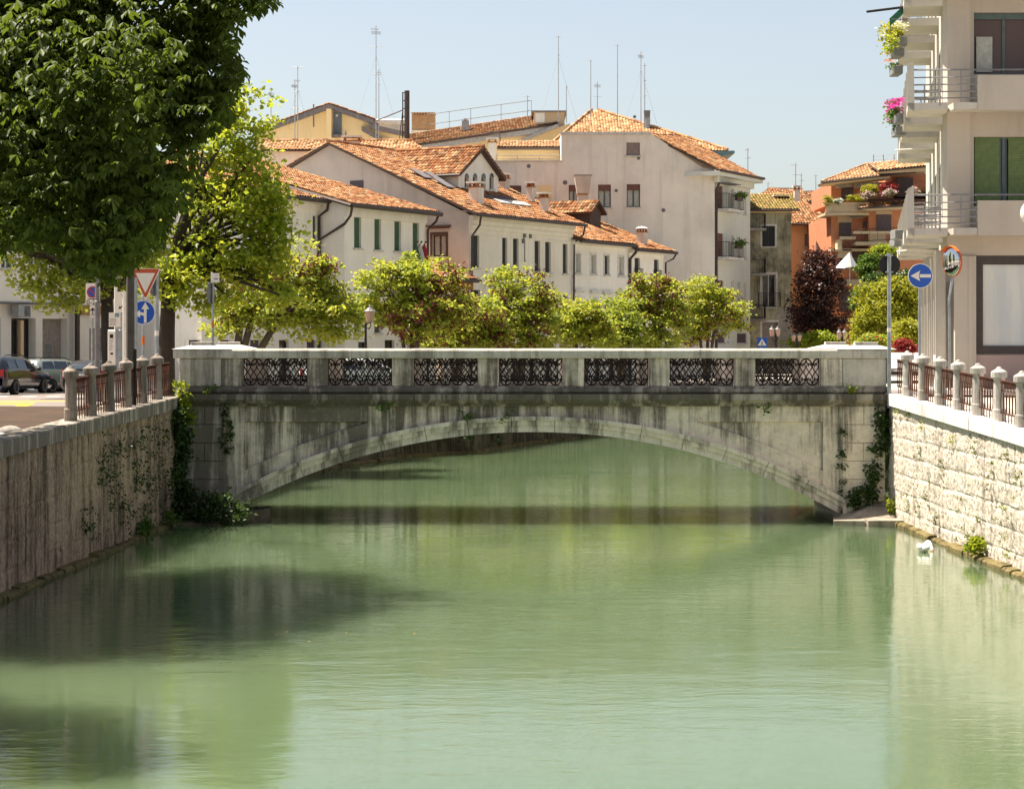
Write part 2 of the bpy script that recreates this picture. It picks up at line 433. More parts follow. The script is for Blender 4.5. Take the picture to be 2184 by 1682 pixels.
def limbs(name, base, fork, C, r0, mat, parent, n=9, lean=(0, 0, 0), stems=None):
    mb = MB()
    base = Vector(base); fork = Vector(fork) if fork is not None else None
    if stems is None:
        mid = base.lerp(fork, .5) + Vector(lean)
        mb.tube([base + Vector((0,0,-.3)), base.lerp(mid, .5), mid, fork], [r0*1.25, r0, r0*.85, r0*.7], 9)
    else:
        for st in stems: mb.tube([base + Vector((0,0,-.3)), base.lerp(Vector(st), .45) + Vector((0, 0, -.15)), Vector(st)], [r0, r0*.8, r0*.55], 8)
    idx = rng.choice(len(C), min(n, len(C)), replace=False)
    for i in idx:
        s = fork if stems is None else Vector(stems[int(i) % len(stems)])
        e = Vector(C[i])
        m = s.lerp(e, .5) + Vector((rnd.uniform(-.2,.2), rnd.uniform(-.2,.2), rnd.uniform(0,.35)))*(e-s).length*.3
        mb.tube([s + Vector((0,0,-.05)), s.lerp(m, .5), m, e], [r0*.5, r0*.38, r0*.26, r0*.08], 6)
        for k in range(2):
            q = Vector(C[rng.integers(len(C))])
            if (q-m).length < (e-s).length*.8: mb.tube([m, m.lerp(q, .5)+Vector((0,0,.1)), q], [r0*.2, r0*.13, r0*.05], 5)
    return mb.build(name, mat, parent, True)
def blob(u, v, ru, rv, Y, ry=None):
    # crown lobe read from the photograph: centre, then radii in metres
    c = px(u, v, Y); k = Y/F
    return (c.x, c.y, c.z, ru*k, (ry if ry is not None else (ru+rv)/2)*k, rv*k)
M['leaf_dark'] = leaf('chestnut_leaf', (.022, .038, .005, 1), (.115, .15, .024, 1), None, .38, (.22, .30, .02, 1), .55, .3)
M['leaf_lime'] = leaf('lime_leaf', (.07, .132, .015, 1), (.25, .34, .03, 1), (.40, .34, .04, 1), .55, (.60, .62, .04, 1))
M['leaf_bud'] = leaf('redbud_leaf', (.08, .14, .02, 1), (.27, .345, .045, 1), (.42, .36, .05, 1), .55, (.62, .62, .06, 1))
M['leaf_gold'] = leaf('golden_leaf', (.13, .17, .015, 1), (.33, .34, .03, 1), (.40, .34, .03, 1), .45, (.50, .46, .03, 1))
M['leaf_mid'] = leaf('green_leaf', (.035, .08, .012, 1), (.12, .20, .03, 1), None, .4, (.22, .34, .03, 1))
M['leaf_ivy'] = leaf('ivy_leaf', (.012, .03, .006, 1), (.06, .11, .02, 1), None, .25, (.15, .25, .03, 1))
M['leaf_moss'] = leaf('wall_weed_leaf', (.06, .08, .012, 1), (.20, .24, .03, 1), None, .3, (.3, .34, .03, 1))
M['leaf_purple'] = leaf('copper_beech_leaf', (.025, .013, .012, 1), (.095, .048, .038, 1), None, .3, (.20, .06, .04, 1))
M['leaf_red'] = leaf('red_maple_leaf', (.16, .015, .015, 1), (.34, .04, .035, 1), None, .35, (.5, .05, .04, 1))
M['pod'] = leaf('brown_seed_pod', (.09, .025, .02, 1), (.22, .07, .05, 1), None, .3, (.3, .06, .04, 1))
M['pink_flower'] = leaf('pink_petal', (.62, .03, .30, 1), (.78, .10, .48, 1), None, .3, (.9, .1, .5, 1))
M['pale_flower'] = leaf('pale_pink_petal', (.66, .30, .40, 1), (.80, .62, .64, 1), None, .3, (.9, .6, .6, 1))
M['white_flower'] = leaf('white_petal', (.70, .68, .60, 1), (.82, .80, .74, 1), None, .3, (.9, .9, .8, 1))
M['teal'] = plain('teal_eaves_paint', (.17, .28, .27, 1), .6)
M['blue_grey'] = plain('blue_grey_door', (.17, .20, .25, 1), .6)
M['fascia_pale'] = plain('pale_grey_fascia', (.42, .40, .38, 1), .7)
M['awning'] = plain('pale_awning_cloth', (.56, .53, .52, 1), .9)
M['green_cloth'] = plain('green_awning_cloth', (.02, .17, .12, 1), .9)
def bricks(name, a, b, c, sc):
    t = NT(name)
    sx = t.n('ShaderNodeSeparateXYZ', ins={0: t.coord()})
    h = t.math('ADD', sx.outputs[0], sx.outputs[1])
    v = t.n('ShaderNodeCombineXYZ', ins={0: h, 1: sx.outputs[2], 2: 0.0}).outputs[0]
    br_ = t.n('ShaderNodeTexBrick', ins={'Vector': v, 'Color1': a, 'Color2': b, 'Mortar': c, 'Scale': sc, 'Mortar Size': .012, 'Row Height': .25, 'Brick Width': .55})
    n = t.noise((1.2, 1.2, .6), 5, .6)
    col_ = t.mix(t.math('MULTIPLY', t.ramp(n, [(.4, 0), (.75, 1)]), .4), br_.outputs[0], c)
    return t.finish(col_, .9, None, 0, .2)
M['brick_orange'] = bricks('orange_brick', (.56, .22, .11, 1), (.50, .18, .09, 1), (.48, .27, .16, 1), 2.4)
M['brick_tan'] = bricks('tan_brick', (.44, .26, .13, 1), (.36, .20, .10, 1), (.46, .36, .24, 1), 2.2)
M['car_dark'] = NT('dark_blue_car_paint').finish((.012, .015, .022, 1), .18, None, .3, .6, **{'Coat Weight': .8, 'Coat Roughness': .05})
M['car_silver'] = NT('silver_green_car_paint').finish((.34, .38, .35, 1), .28, None, .6, .5, **{'Coat Weight': .6, 'Coat Roughness': .06})
M['car_black'] = NT('black_car_paint').finish((.010, .011, .014, 1), .2, None, .2, .6, **{'Coat Weight': .8, 'Coat Roughness': .05})
M['car_white'] = NT('white_car_paint').finish((.62, .62, .60, 1), .3, None, 0, .5, **{'Coat Weight': .6, 'Coat Roughness': .06})
M['rubber'] = plain('tyre_rubber', (.018, .017, .017, 1), .9)
M['alloy'] = plain('alloy_rim', (.38, .38, .38, 1), .35, .8)
M['tail_red'] = plain('red_lamp_plastic', (.45, .012, .012, 1), .25)
M['lamp_glass'] = plain('frosted_lamp_glass', (.44, .28, .22, 1), .4)
M['globe'] = NT('white_globe_glass').finish((.74, .70, .62, 1), .25, None, 0, .5, **{'Subsurface Weight': 0.0})
M['mirror'] = NT('convex_mirror').finish((.50, .51, .52, 1), .05, None, 1.0, .5)
M['feather'] = NT('white_feather').finish((.82, .81, .78, 1), .7, None, 0, .2)
M['bill'] = plain('orange_bill', (.55, .18, .06, 1), .5)
M['shop_frame'] = plain('dark_brown_shopfront', (.055, .040, .036, 1), .5)
def shop_reflection():  # white building reflected in the shop pane, painted into its colour
    t = NT('shop_glass_painted_reflection')
    a = t.noise((.5, .5, .12), 4, .5); b = t.noise((2.5, 2.5, .4), 4, .6)
    c = t.mix(t.ramp(a, [(.42, 0), (.58, 1)]), (.62, .61, .57, 1), (.50, .53, .54, 1))
    return t.finish(t.mix(t.math('MULTIPLY', t.ramp(b, [(.5, 0), (.6, 1)]), .4), c, (.70, .70, .66, 1)), .08, None, 0, .7)
M['shop_reflection'] = shop_reflection()
M['rail_grey'] = plain('grey_rail_paint', (.26, .25, .25, 1), .5, .3)
M['box_grey'] = plain('grey_planter', (.22, .22, .21, 1), .8)
M['green_shutter8'] = plain('moss_green_roller_shutter', (.14, .20, .07, 1), .6)
M['orange_flower'] = leaf('orange_petal', (.7, .22, .03, 1), (.8, .4, .06, 1), None, .3, (.9, .4, .1, 1))
M['ochre'] = plain('ochre_fascia', (.36, .20, .06, 1), .7)
M['car_glass'] = NT('car_window_glass').finish((.02, .03, .04, 1), .04, None, 0, 1.0)
M['rose_flower'] = leaf('red_petal', (.55, .03, .03, 1), (.70, .08, .06, 1), None, .3, (.8, .1, .1, 1))

M['glass8'] = NT('brown_room_reflection_glass').finish((.10, .06, .05, 1), .08, None, 0, .35)  # brown interior and a roof reflection, both put into the pane colour
M['cap_white'] = plain('white_chimney_slab', (.74, .70, .64, 1), .8)

M['rim_orange'] = plain('faded_orange_rim', (.42, .09, .035, 1), .5)
# ------------------------------------------------------------------ camera, light, sky
cam_d = bpy.data.cameras.new('camera'); cam = bpy.data.objects.new('camera', cam_d); col.objects.link(cam)
cam.location = (0, 0, EYE); cam.rotation_euler = (R(90), 0, 0)
cam_d.sensor_width = 36; cam_d.lens = 36*F/2184; cam_d.shift_y = -(841-HY)/2184
cam_d.clip_start = .5; cam_d.clip_end = 4000
scene.camera = cam
SUN_EL, SUN_AZ = R(63), R(-68)          # azimuth from +Y, clockwise: the sun stands to the left and a little behind the bridge
world = bpy.data.worlds.new('World'); scene.world = world; world.use_nodes = True
wt = world.node_tree
sky = wt.nodes.new('ShaderNodeTexSky'); sky.sky_type = 'NISHITA'; sky.sun_disc = False
sky.sun_elevation = SUN_EL; sky.sun_rotation = SUN_AZ; sky.air_density = 1.0; sky.dust_density = 1.3; sky.ozone_density = 1.5
bg = wt.nodes['Background']; bg.inputs['Strength'].default_value = .066
hs_ = wt.nodes.new('ShaderNodeHueSaturation'); hs_.inputs['Saturation'].default_value = .66
wm = wt.nodes.new('ShaderNodeMix'); wm.data_type = 'RGBA'; wm.blend_type = 'MULTIPLY'; wm.inputs[0].default_value = 1.0; wm.inputs[7].default_value = (.97, .945, .91, 1)   # hazy summer air
wt.links.new(sky.outputs[0], hs_.inputs['Color']); wt.links.new(hs_.outputs[0], wm.inputs[6]); wt.links.new(wm.outputs[2], bg.inputs[0])
sun_d = bpy.data.lights.new('sun', 'SUN'); sun = bpy.data.objects.new('sun', sun_d); col.objects.link(sun)
sun_d.energy = 5.0; sun_d.angle = R(.5); sun_d.color = (1, .91, .78)
sv = Vector((math.sin(SUN_AZ)*math.cos(SUN_EL), math.cos(SUN_AZ)*math.cos(SUN_EL), math.sin(SUN_EL)))
sun.rotation_euler = sv.to_track_quat('Z', 'Y').to_euler(); sun.location = (-30, 20, 60)
scene.view_settings.view_transform = 'Standard'; scene.view_settings.look = 'None'
scene.view_settings.exposure = 1.35; scene.view_settings.gamma = 1
cy = scene.cycles
cy.max_bounces = 9; cy.diffuse_bounces = 7; cy.glossy_bounces = 4; cy.transmission_bounces = 6; cy.transparent_max_bounces = 8
cy.sample_clamp_indirect = 6; cy.use_denoising = True

# ------------------------------------------------------------------ ground and water
def interp(y, pts):
    if y <= pts[0][0]: return pts[0][1]
    for (a, za), (b, zb) in zip(pts, pts[1:]):
        if y <= b: return za + (zb-za)*(y-a)/(b-a)
    return pts[-1][1]
def gL(y): return interp(y, [(-60,2.5),(36,2.66),(45,2.93),(53,3.0),(60.5,2.92),(70,2.75),(80,2.62),(90,2.45),(100,2.32),(110,2.3)])
def gR(y): return interp(y, [(-60,2.5),(36,2.62),(42,2.8),(54.6,3.22),(66,3.2),(75,3.1),(100,2.6)])
def XL(y): return -8.68 - .0394*(55-y)
def XR(y): return 9.79 + .0315*(55-y)
def ZL(y): return interp(y, [(-60,2.6),(36,2.8),(55,3.24)])
def ZR(y): return interp(y, [(-60,2.55),(36,2.69),(55,3.32)])
LB = [(-60, XL(-60)), (0, XL(0)), (36, XL(36)), (45, XL(45)), (53, XL(53)), (60.5, -8.7), (70, -7.9), (78, -6.6), (85.5, -4.3), (89, -1.4), (93, -.5), (104, 3.9), (114, 10), (124, 22), (132, 45)]
RB = [(-60, XR(-60)), (0, XR(0)), (36, XR(36)), (42, XR(42)), (54.6, XR(54.6)), (66, 10.6), (80, 12), (100, 16.5), (110, 24), (116, 45)]
def sheet(name, rows, mat, mb=None):
    mb = mb or MB()
    for a, b in zip(rows, rows[1:]):
        for i in range(len(a)-1): mb.poly([a[i], a[i+1], b[i+1], b[i]])
    return struct(mb, name, mat)
mb = MB()
rows = [[(-500, y, gL(y)), (-60, y, gL(y)), (-25, y, gL(y)), (x-.35, y, gL(y))] for y, x in LB]
for a, b in zip(rows, rows[1:]):
    for i in range(3): mb.poly([a[i], a[i+1], b[i+1], b[i]])
mb.poly([(-500,132,2.3), (44.65,132,2.3), (500,140,2.3), (500,1500,2.3), (-500,1500,2.3)])
rows = [[(x+.35, y, gR(y)), (30, y, gR(y)), (70, y, gR(y)), (500, y, gR(y))] if x < 29 else [(x+.35, y, gR(y)), (50, y, gR(y)), (70, y, gR(y)), (500, y, gR(y))] for y, x in RB]
for a, b in zip(rows, rows[1:]):
    for i in range(3): mb.poly([a[i], a[i+1], b[i+1], b[i]])
struct(mb, 'ground', M['paving'])
mb = MB()
nx, ny = 2, 2
mb.poly([(-90,-90,0), (500,-90,0), (500,260,0), (-90,260,0)])
struct(mb, 'water', M['water'])
sheet('road', [[(-60, y, gL(y)+.012), (-25, y, gL(y)+.012), (min(-11.2, 0) if y < 62 else interp(y, LB)-6.0, y, gL(y)+.012)] for y in (53.2, 60.5, 70, 80, 90, 100, 105)], M['asphalt'])
sheet('verge', [[(-22, y, gL(y)+.012), (-15, y, gL(y)+.05), (XL(y)-.5, y, gL(y)+.03)] for y in (10, 24, 36, 45, 53.1)], M['soil'])
mb = MB()
for k, (u0, u1, v0) in enumerate([(0, 28, 851.5), (73, 122, 851.5), (160, 205, 851.5)]):
    pass
def stripe(mb, x0, y0, x1, y1, w, z=.02):
    d = Vector((x1-x0, y1-y0, 0)).normalized(); n = Vector((-d.y, d.x, 0))*w/2
    mb.poly([(x0-n.x, y0-n.y, gL(y0)+z), (x1-n.x, y1-n.y, gL(y1)+z), (x1+n.x, y1+n.y, gL(y1)+z), (x0+n.x, y0+n.y, gL(y0)+z)])
for u0, u1 in ((-70, -40), (-10, 18), (46, 76), (100, 129), (160, 190)): stripe(mb, X_(u0, 75), 75, X_(u1, 75), 75, .7)
struct(mb, 'road_marking', M['white_line'])
mb = MB()
stripe(mb, -17.5, 60.4, -13.0, 62.2, 1.0); stripe(mb, -17.5, 56.4, -13.1, 56.9, .9); stripe(mb, -12.5, 53.8, -14.1, 62.4, .35); stripe(mb, -14.2, 53.9, -16.2, 61.0, .35); stripe(mb, -13.4, 58.4, -16.5, 58.6, .5)
struct(mb, 'road_hatching', M['yellow_line'])

# ------------------------------------------------------------------ canal walls
def vnoise(a, b, seed):
    r = np.random.default_rng(seed); g = r.random((256, 256))
    ia, ib = np.floor(a).astype(int), np.floor(b).astype(int); fa, fb = a-ia, b-ib
    fa = fa*fa*(3-2*fa); fb = fb*fb*(3-2*fb)
    q = lambda i, j: g[i % 256, j % 256]
    return (q(ia,ib)*(1-fa)+q(ia+1,ib)*fa)*(1-fb) + (q(ia,ib+1)*(1-fa)+q(ia+1,ib+1)*fa)*fb
def canal_wall(name, label, path, side, ztop, mat, cop_mat, z0=-.5, step=.07, course=.42, rough=.05, cop=True, foot=True, block=1.1, seed=3):
    """path: (x, y) along the water's edge; side +1 when the water lies towards +x"""
    P = [Vector((x, y, 0)) for x, y in path]
    L = [0]
    for a, b in zip(P, P[1:]): L.append(L[-1] + (b-a).length)
    root = thing(name, label, 'retaining wall', (P[0].x, P[0].y, 0))
    def at(l):
        for k in range(len(P)-1):
            if l <= L[k+1] or k == len(P)-2:
                t = (l-L[k])/(L[k+1]-L[k]); d = (P[k+1]-P[k]).normalized()
                n = Vector((d.y, -d.x, 0)) * (1 if (d.y*side) > 0 or side == 0 else -1)
                if side and n.x*side < 0: n = -n
                return P[k].lerp(P[k+1], t), n
    nl = max(2, int(L[-1]/step)); ls = np.linspace(0, L[-1], nl)
    zt = max(ztop(p.y) for p in P); nz = int((zt-z0)/step)
    zz = np.linspace(0, 1, nz)
    LL, ZZ = np.meshgrid(ls, zz, indexing='ij')
    top = np.array([ztop(at(l)[0].y) - (.30 if cop else 0) for l in ls])
    Zr = z0 + ZZ*(top[:, None]-z0)
    d = (vnoise(LL*9, Zr*9, seed)-.5)*rough + (vnoise(LL*3.1, Zr*3.1, seed+1)-.5)*rough*1.2 + (vnoise(LL*22, Zr*22, seed+2)-.5)*rough*.7
    rowi = np.floor((Zr+.1)/course); fz = (Zr+.1)/course - rowi + (vnoise(LL*1.3, Zr*0, seed+5)-.5)*.12
    wob = .35*rowi + .6*np.sin(rowi*7.3)
    fl = (LL/block + wob) % 1.0
    jz = np.minimum(np.abs(fz), np.abs(1-fz))*course; jl = np.minimum(fl, 1-fl)*block
    joint = np.maximum(np.clip(1-jz/.05, 0, 1), np.clip(1-jl/.045, 0, 1))
    d = d + (vnoise(np.floor(LL/block + wob)+.5, rowi+.5, seed+9)-.5)*.014 - joint*.022
    V = np.zeros((nl, nz, 3))
    for i, l in enumerate(ls):
        p, n = at(l)
        V[i, :, 0] = p.x + n.x*d[i]; V[i, :, 1] = p.y + n.y*d[i]; V[i, :, 2] = Zr[i]
    idx = np.arange(nl*nz).reshape(nl, nz)
    fs = np.stack([idx[:-1,:-1], idx[1:,:-1], idx[1:,1:], idx[:-1,1:]], -1).reshape(-1, 4)
    jt = joint*(.6+.5*vnoise(LL*2, Zr*2, seed+12)); jm = ((jt[:-1,:-1]+jt[1:,1:])/2).reshape(-1)
    me = bpy.data.meshes.new('stonework'); me.from_pydata((V.reshape(-1,3)-np.array(root.location)).tolist(), [], fs.tolist())
    me.materials.append(mat); a = me.attributes.new('tone', 'FLOAT', 'FACE'); a.data.foreach_set('value', jm.astype(np.float32))
    me.polygons.foreach_set('use_smooth', [False]*len(fs)); me.update()
    o = bpy.data.objects.new('stonework', me); col.objects.link(o); o.parent = root
    if cop:
        mb = MB(); l = 0
        while l < L[-1]-.05:
            l1 = min(l + rnd.uniform(1.7, 2.6), L[-1])
            (a, na), (b, nb) = at(l+.006), at(l1-.006)
            za, zb = ztop(a.y), ztop(b.y); ov = .07 + rnd.uniform(-.012, .012)
            pa = [a+na*ov+Vector((0,0,za-.30)), a+na*ov+Vector((0,0,za-.02)), a+na*(ov-.02)+Vector((0,0,za)), a-na*.52+Vector((0,0,za)), a-na*.52+Vector((0,0,za-.6)), a-na*.2+Vector((0,0,za-.30))]
            pb = [b+nb*ov+Vector((0,0,zb-.30)), b+nb*ov+Vector((0,0,zb-.02)), b+nb*(ov-.02)+Vector((0,0,zb)), b-nb*.52+Vector((0,0,zb)), b-nb*.52+Vector((0,0,zb-.6)), b-nb*.2+Vector((0,0,zb-.30))]
            k = 6; fsx = [tuple(range(k)), tuple(range(2*k-1, k-1, -1))]
            for i in range(k): fsx.append((i, k+i, k+(i+1)%k, (i+1)%k))
            mb.add(pa+pb, fsx); l = l1
        mb.build('coping', cop_mat, root)
    if foot:
        mb = MB(); l = 0
        while l < L[-1]-.05:
            l1 = min(l + rnd.uniform(.5, 1.1), L[-1]); w = .20 + rnd.uniform(-.05, .06); h = .10 + rnd.uniform(-.03, .03)
            (a, na), (b, nb) = at(l+.01), at(l1-.01)
            pa = [a+na*w+Vector((0,0,-.5)), a+na*w+Vector((0,0,h-.04)), a+na*(w-.05)+Vector((0,0,h)), a-na*.1+Vector((0,0,h+.02)), a-na*.1+Vector((0,0,-.5))]
            pb = [b+nb*w+Vector((0,0,-.5)), b+nb*w+Vector((0,0,h-.05)), b+nb*(w-.05)+Vector((0,0,h-.01)), b-nb*.1+Vector((0,0,h+.01)), b-nb*.1+Vector((0,0,-.5))]
            k = 5; fsx = [tuple(range(k)), tuple(range(2*k-1, k-1, -1))]
            for i in range(k): fsx.append((i, k+i, k+(i+1)%k, (i+1)%k))
            mb.add(pa+pb, fsx); l = l1
        mb.build('footing', M['footing'], root)
    return root
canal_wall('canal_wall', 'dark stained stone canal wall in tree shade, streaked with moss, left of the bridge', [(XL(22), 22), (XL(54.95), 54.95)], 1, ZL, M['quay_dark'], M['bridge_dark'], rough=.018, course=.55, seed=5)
canal_wall('canal_wall', 'sunlit pale rock-faced canal wall with white coping, right of the bridge', [(XR(22), 22), (XR(54.95), 54.95)], -1, ZR, M['quay_light'], M['coping_white'], rough=.026, course=.46, step=.05, seed=8, block=1.3)
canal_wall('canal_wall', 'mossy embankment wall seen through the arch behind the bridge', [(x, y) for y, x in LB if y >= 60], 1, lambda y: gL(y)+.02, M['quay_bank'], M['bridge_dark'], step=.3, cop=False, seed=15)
canal_wall('canal_wall', 'brown embankment wall hidden mostly behind the arch and abutment beside the apartment block', [(x, y) for y, x in RB if y >= 60], -1, lambda y: gR(y)+.02, M['quay_bank'], M['bridge_dark'], step=.3, cop=False, seed=25)

# ------------------------------------------------------------------ the bridge
XCB = .55; RI = 16.03; ZC = 2.31 - RI; ROUT = 16.44
def zb(v): return EYE - (v-HY)/82
def xb(u): return (u-CX)/82
br = thing('stone_bridge', 'weathered pale stone arch bridge with wrought-iron balustrade panels across the canal', 'bridge', (XCB, 57.7, 0))
def arc(r, x): return ZC + math.sqrt(r*r - (x-XCB)**2)
X0A, X1A = -7.42, 8.52
def ring_pts(r, n=64, x0=X0A, x1=X1A):
    a0 = math.asin((x0-XCB)/RI); a1 = math.asin((x1-XCB)/RI)
    return [(XCB + r*math.sin(a0+(a1-a0)*i/n), ZC + r*math.cos(a0+(a1-a0)*i/n)) for i in range(n+1)]
a0 = math.asin((X0A-XCB)/RI); a1 = math.asin((X1A-XCB)/RI); NV = 15
def fascia(mb, r0, r1, y0, y1, a, b, n=5):
    vs = []
    for i in range(n+1):
        t = a+(b-a)*i/n; s, c = math.sin(t), math.cos(t)
        for (r, y) in ((r0,y0),(r1,y0),(r1,y1),(r0,y1)): vs.append((XCB+r*s, y, ZC+r*c))
    fs = [(0,1,2,3), (n*4+3, n*4+2, n*4+1, n*4)]
    for i in range(n):
        for k in range(4): fs.append((i*4+k, (i+1)*4+k, (i+1)*4+(k+1)%4, i*4+(k+1)%4))
    mb.add(vs, fs)
for side in (0, 1):
    mb = MB()
    for i in range(NV):
        a = a0+(a1-a0)*i/NV+.0004; b = a0+(a1-a0)*(i+1)/NV-.0004
        off = rnd.uniform(-.006, .006)
        Y = lambda y: (y+off) if side == 0 else 115.45-(y+off)
        for (r0, r1, y) in ((RI, RI+.17, 55.0), (RI+.171, RI+.30, 54.955), (RI+.301, RI+.41, 54.90)):
            ya, yb_ = Y(y), Y(55.3)
            fascia(mb, r0, r1, min(ya, yb_), max(ya, yb_), a, b)
    mb.build('arch_ring', M['ring'], br)
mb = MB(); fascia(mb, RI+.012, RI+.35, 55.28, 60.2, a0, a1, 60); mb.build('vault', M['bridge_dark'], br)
# spandrel walls with sunk panels
ZT = zb(866)
for side in (0, 1):
    mb = MB()
    yf = 55.05 if side == 0 else 60.40; yr = 55.13 if side == 0 else 60.32; ybk = 55.35 if side == 0 else 60.10
    xs = sorted(set([round(x, 3) for x in np.linspace(-8.0, 9.0, 86)] + [-6.95, -3.75, 4.83, 8.10]))
    ptz = zb(899)
    def pan(x):
        if 4.83 <= x <= 8.10 or -6.95 <= x <= -3.75:
            lo = arc(ROUT, x) + .40
            return min(lo, ptz)
        return None
    for a, b in zip(xs, xs[1:]):
        mid = (a+b)/2
        za = max(arc(ROUT-.06, min(max(a, -7.6), 8.7)), -.5); zbb = max(arc(ROUT-.06, min(max(b, -7.6), 8.7)), -.5)
        p = pan(mid)
        if p is None:
            mb.poly([(a,yf,za), (b,yf,zbb), (b,yf,ZT), (a,yf,ZT)])
        else:
            pa, pb_ = pan(a) or ptz, pan(b) or ptz
            mb.poly([(a,yf,za), (b,yf,zbb), (b,yf,pb_), (a,yf,pa)])
            mb.poly([(a,yr,pa+.03), (b,yr,pb_+.03), (b,yr,ptz-.03), (a,yr,ptz-.03)])
            mb.poly([(a,yf,ptz), (b,yf,ptz), (b,yf,ZT), (a,yf,ZT)])
            mb.poly([(a,yf,pa), (b,yf,pb_), (b,yr,pb_+.03), (a,yr,pa+.03)])
            mb.poly([(a,yf,ptz), (b,yf,ptz), (b,yr,ptz-.03), (a,yr,ptz-.03)])
    for x in (-6.95, 8.10):
        s = 1 if x < 0 else -1; lo = pan(x)
        mb.poly([(x,yf,lo), (x,yf,ptz), (x,yr,ptz-.03), (x,yr,lo+.03)])
    mb.build('spandrel', M['bridge'], br)
# end pilasters in ashlar blocks
for (x0, x1) in ((xb(393), xb(481)), (xb(1797), xb(1887))):
    mb = MB()
    mb.box(x0+.02, x1-.02, 55.0, 60.45, -.6, ZT)
    z = ZT; k = 0
    while z > -.4:
        z1 = z - .475
        sp = .5 + .12*math.sin(k*3.1)
        xm = x0 + (x1-x0)*sp
        if k % 2: mb.bbox(x0, x1, 54.94+rnd.uniform(-.006,.006), 55.2, z1+.006, z-.006, .012)
        else:
            mb.bbox(x0, xm-.004, 54.94, 55.2, z1+.006, z-.006, .012); mb.bbox(xm+.004, x1, 54.945, 55.2, z1+.006, z-.006, .012)
        z = z1; k += 1
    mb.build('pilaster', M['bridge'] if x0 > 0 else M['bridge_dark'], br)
def mould(name, prof, x0, x1, Yf, sgn, mat, joints=7, parent=br):
    # moulding profile of (depth towards the water, z) run along the bridge in stones
    mb = MB(); n = len(prof)
    xs = np.linspace(x0, x1, joints+1)
    for a, b in zip(xs, xs[1:]):
        w = rnd.uniform(-.006, .006)
        vs = [(a+.004, Yf - sgn*(d+w), z) for d, z in prof] + [(b-.004, Yf - sgn*(d+w), z) for d, z in prof]
        fs = [tuple(range(n)), tuple(range(2*n-1, n-1, -1))] + [(i, n+i, n+(i+1)%n, (i+1)%n) for i in range(n)]
        mb.add(vs, fs)
    return mb.build(name, mat, parent)
# iron balustrade panel: lattice of crossing strands with scrolls in the half circles
PW, PH = 1.66, .735
def iron_panel():
    mb = MB(); r = .0165
    mb.box(0, PW, -.012, .012, 0, .02); mb.box(0, PW, -.012, .012, PH-.02, PH)
    mb.box(0, .02, -.012, .012, .02, PH-.02); mb.box(PW-.02, PW, -.012, .012, .02, PH-.02)
    n = 10; h = (PW-.04)/n
    lo, hi = .21, PH-.21
    for i in range(n):
        xa = .02 + i*h; xc = xa + h/2
        for s in (1, -1):
            pts = []
            for k in range(7):
                t = k/6; x = xc + s*(t-.5)*h*(1-.22*math.sin(2*math.pi*t)*(1 if t < .5 else -1)*0)
                x += -s*.016*math.sin(2*math.pi*t)
                pts.append((x, 0, lo + (hi-lo)*t))
            mb.tube(pts, r*.85, 4, cap=False)
        for zc, sg in ((lo-.03, -1), (hi+.03, 1)):
            pts = [(xc+.040*math.cos(t), 0, zc + sg*.036*math.sin(t)) for t in np.linspace(-.6, 4.6, 10)]
            mb.tube(pts, r*.9, 4, cap=False)
        mb.ell((xc, 0, lo-.025), (.017, .012, .017), 6, 4); mb.ell((xc, 0, hi+.025), (.017, .012, .017), 6, 4)
    for i in range(n+1):
        xk = .02 + i*h
        low = (i % 2 == 1)
        z0 = .02 if low else PH-.02; sg = 1 if low else -1
        lim = [a for a in np.linspace(math.pi, 0, 13)]
        pts = [(xk + h*.95*math.cos(a), 0, z0 + sg*(.19 - .185*math.sin(a))) for a in lim]
        pts = [p for p in pts if .005 <= p[0] <= PW-.005]
        if len(pts) > 1: mb.tube(pts, r*1.15, 4, cap=False)
        # little fan inside each half circle and knobs where strands meet
        for q in (-.55, 0, .55):
            e = (xk + q*h*.8, 0, z0 + sg*.16)
            if .005 < e[0] < PW-.005: mb.tube([(xk, 0, z0), (xk+q*h*.15, 0, z0+sg*.08), e], r*.8, 4, cap=False)
        for z in (lo, hi):
            if .02 < xk < PW-.02: mb.ell((xk, 0, z), (.026, .016, .022), 6, 4)
    return mb
iron0 = None
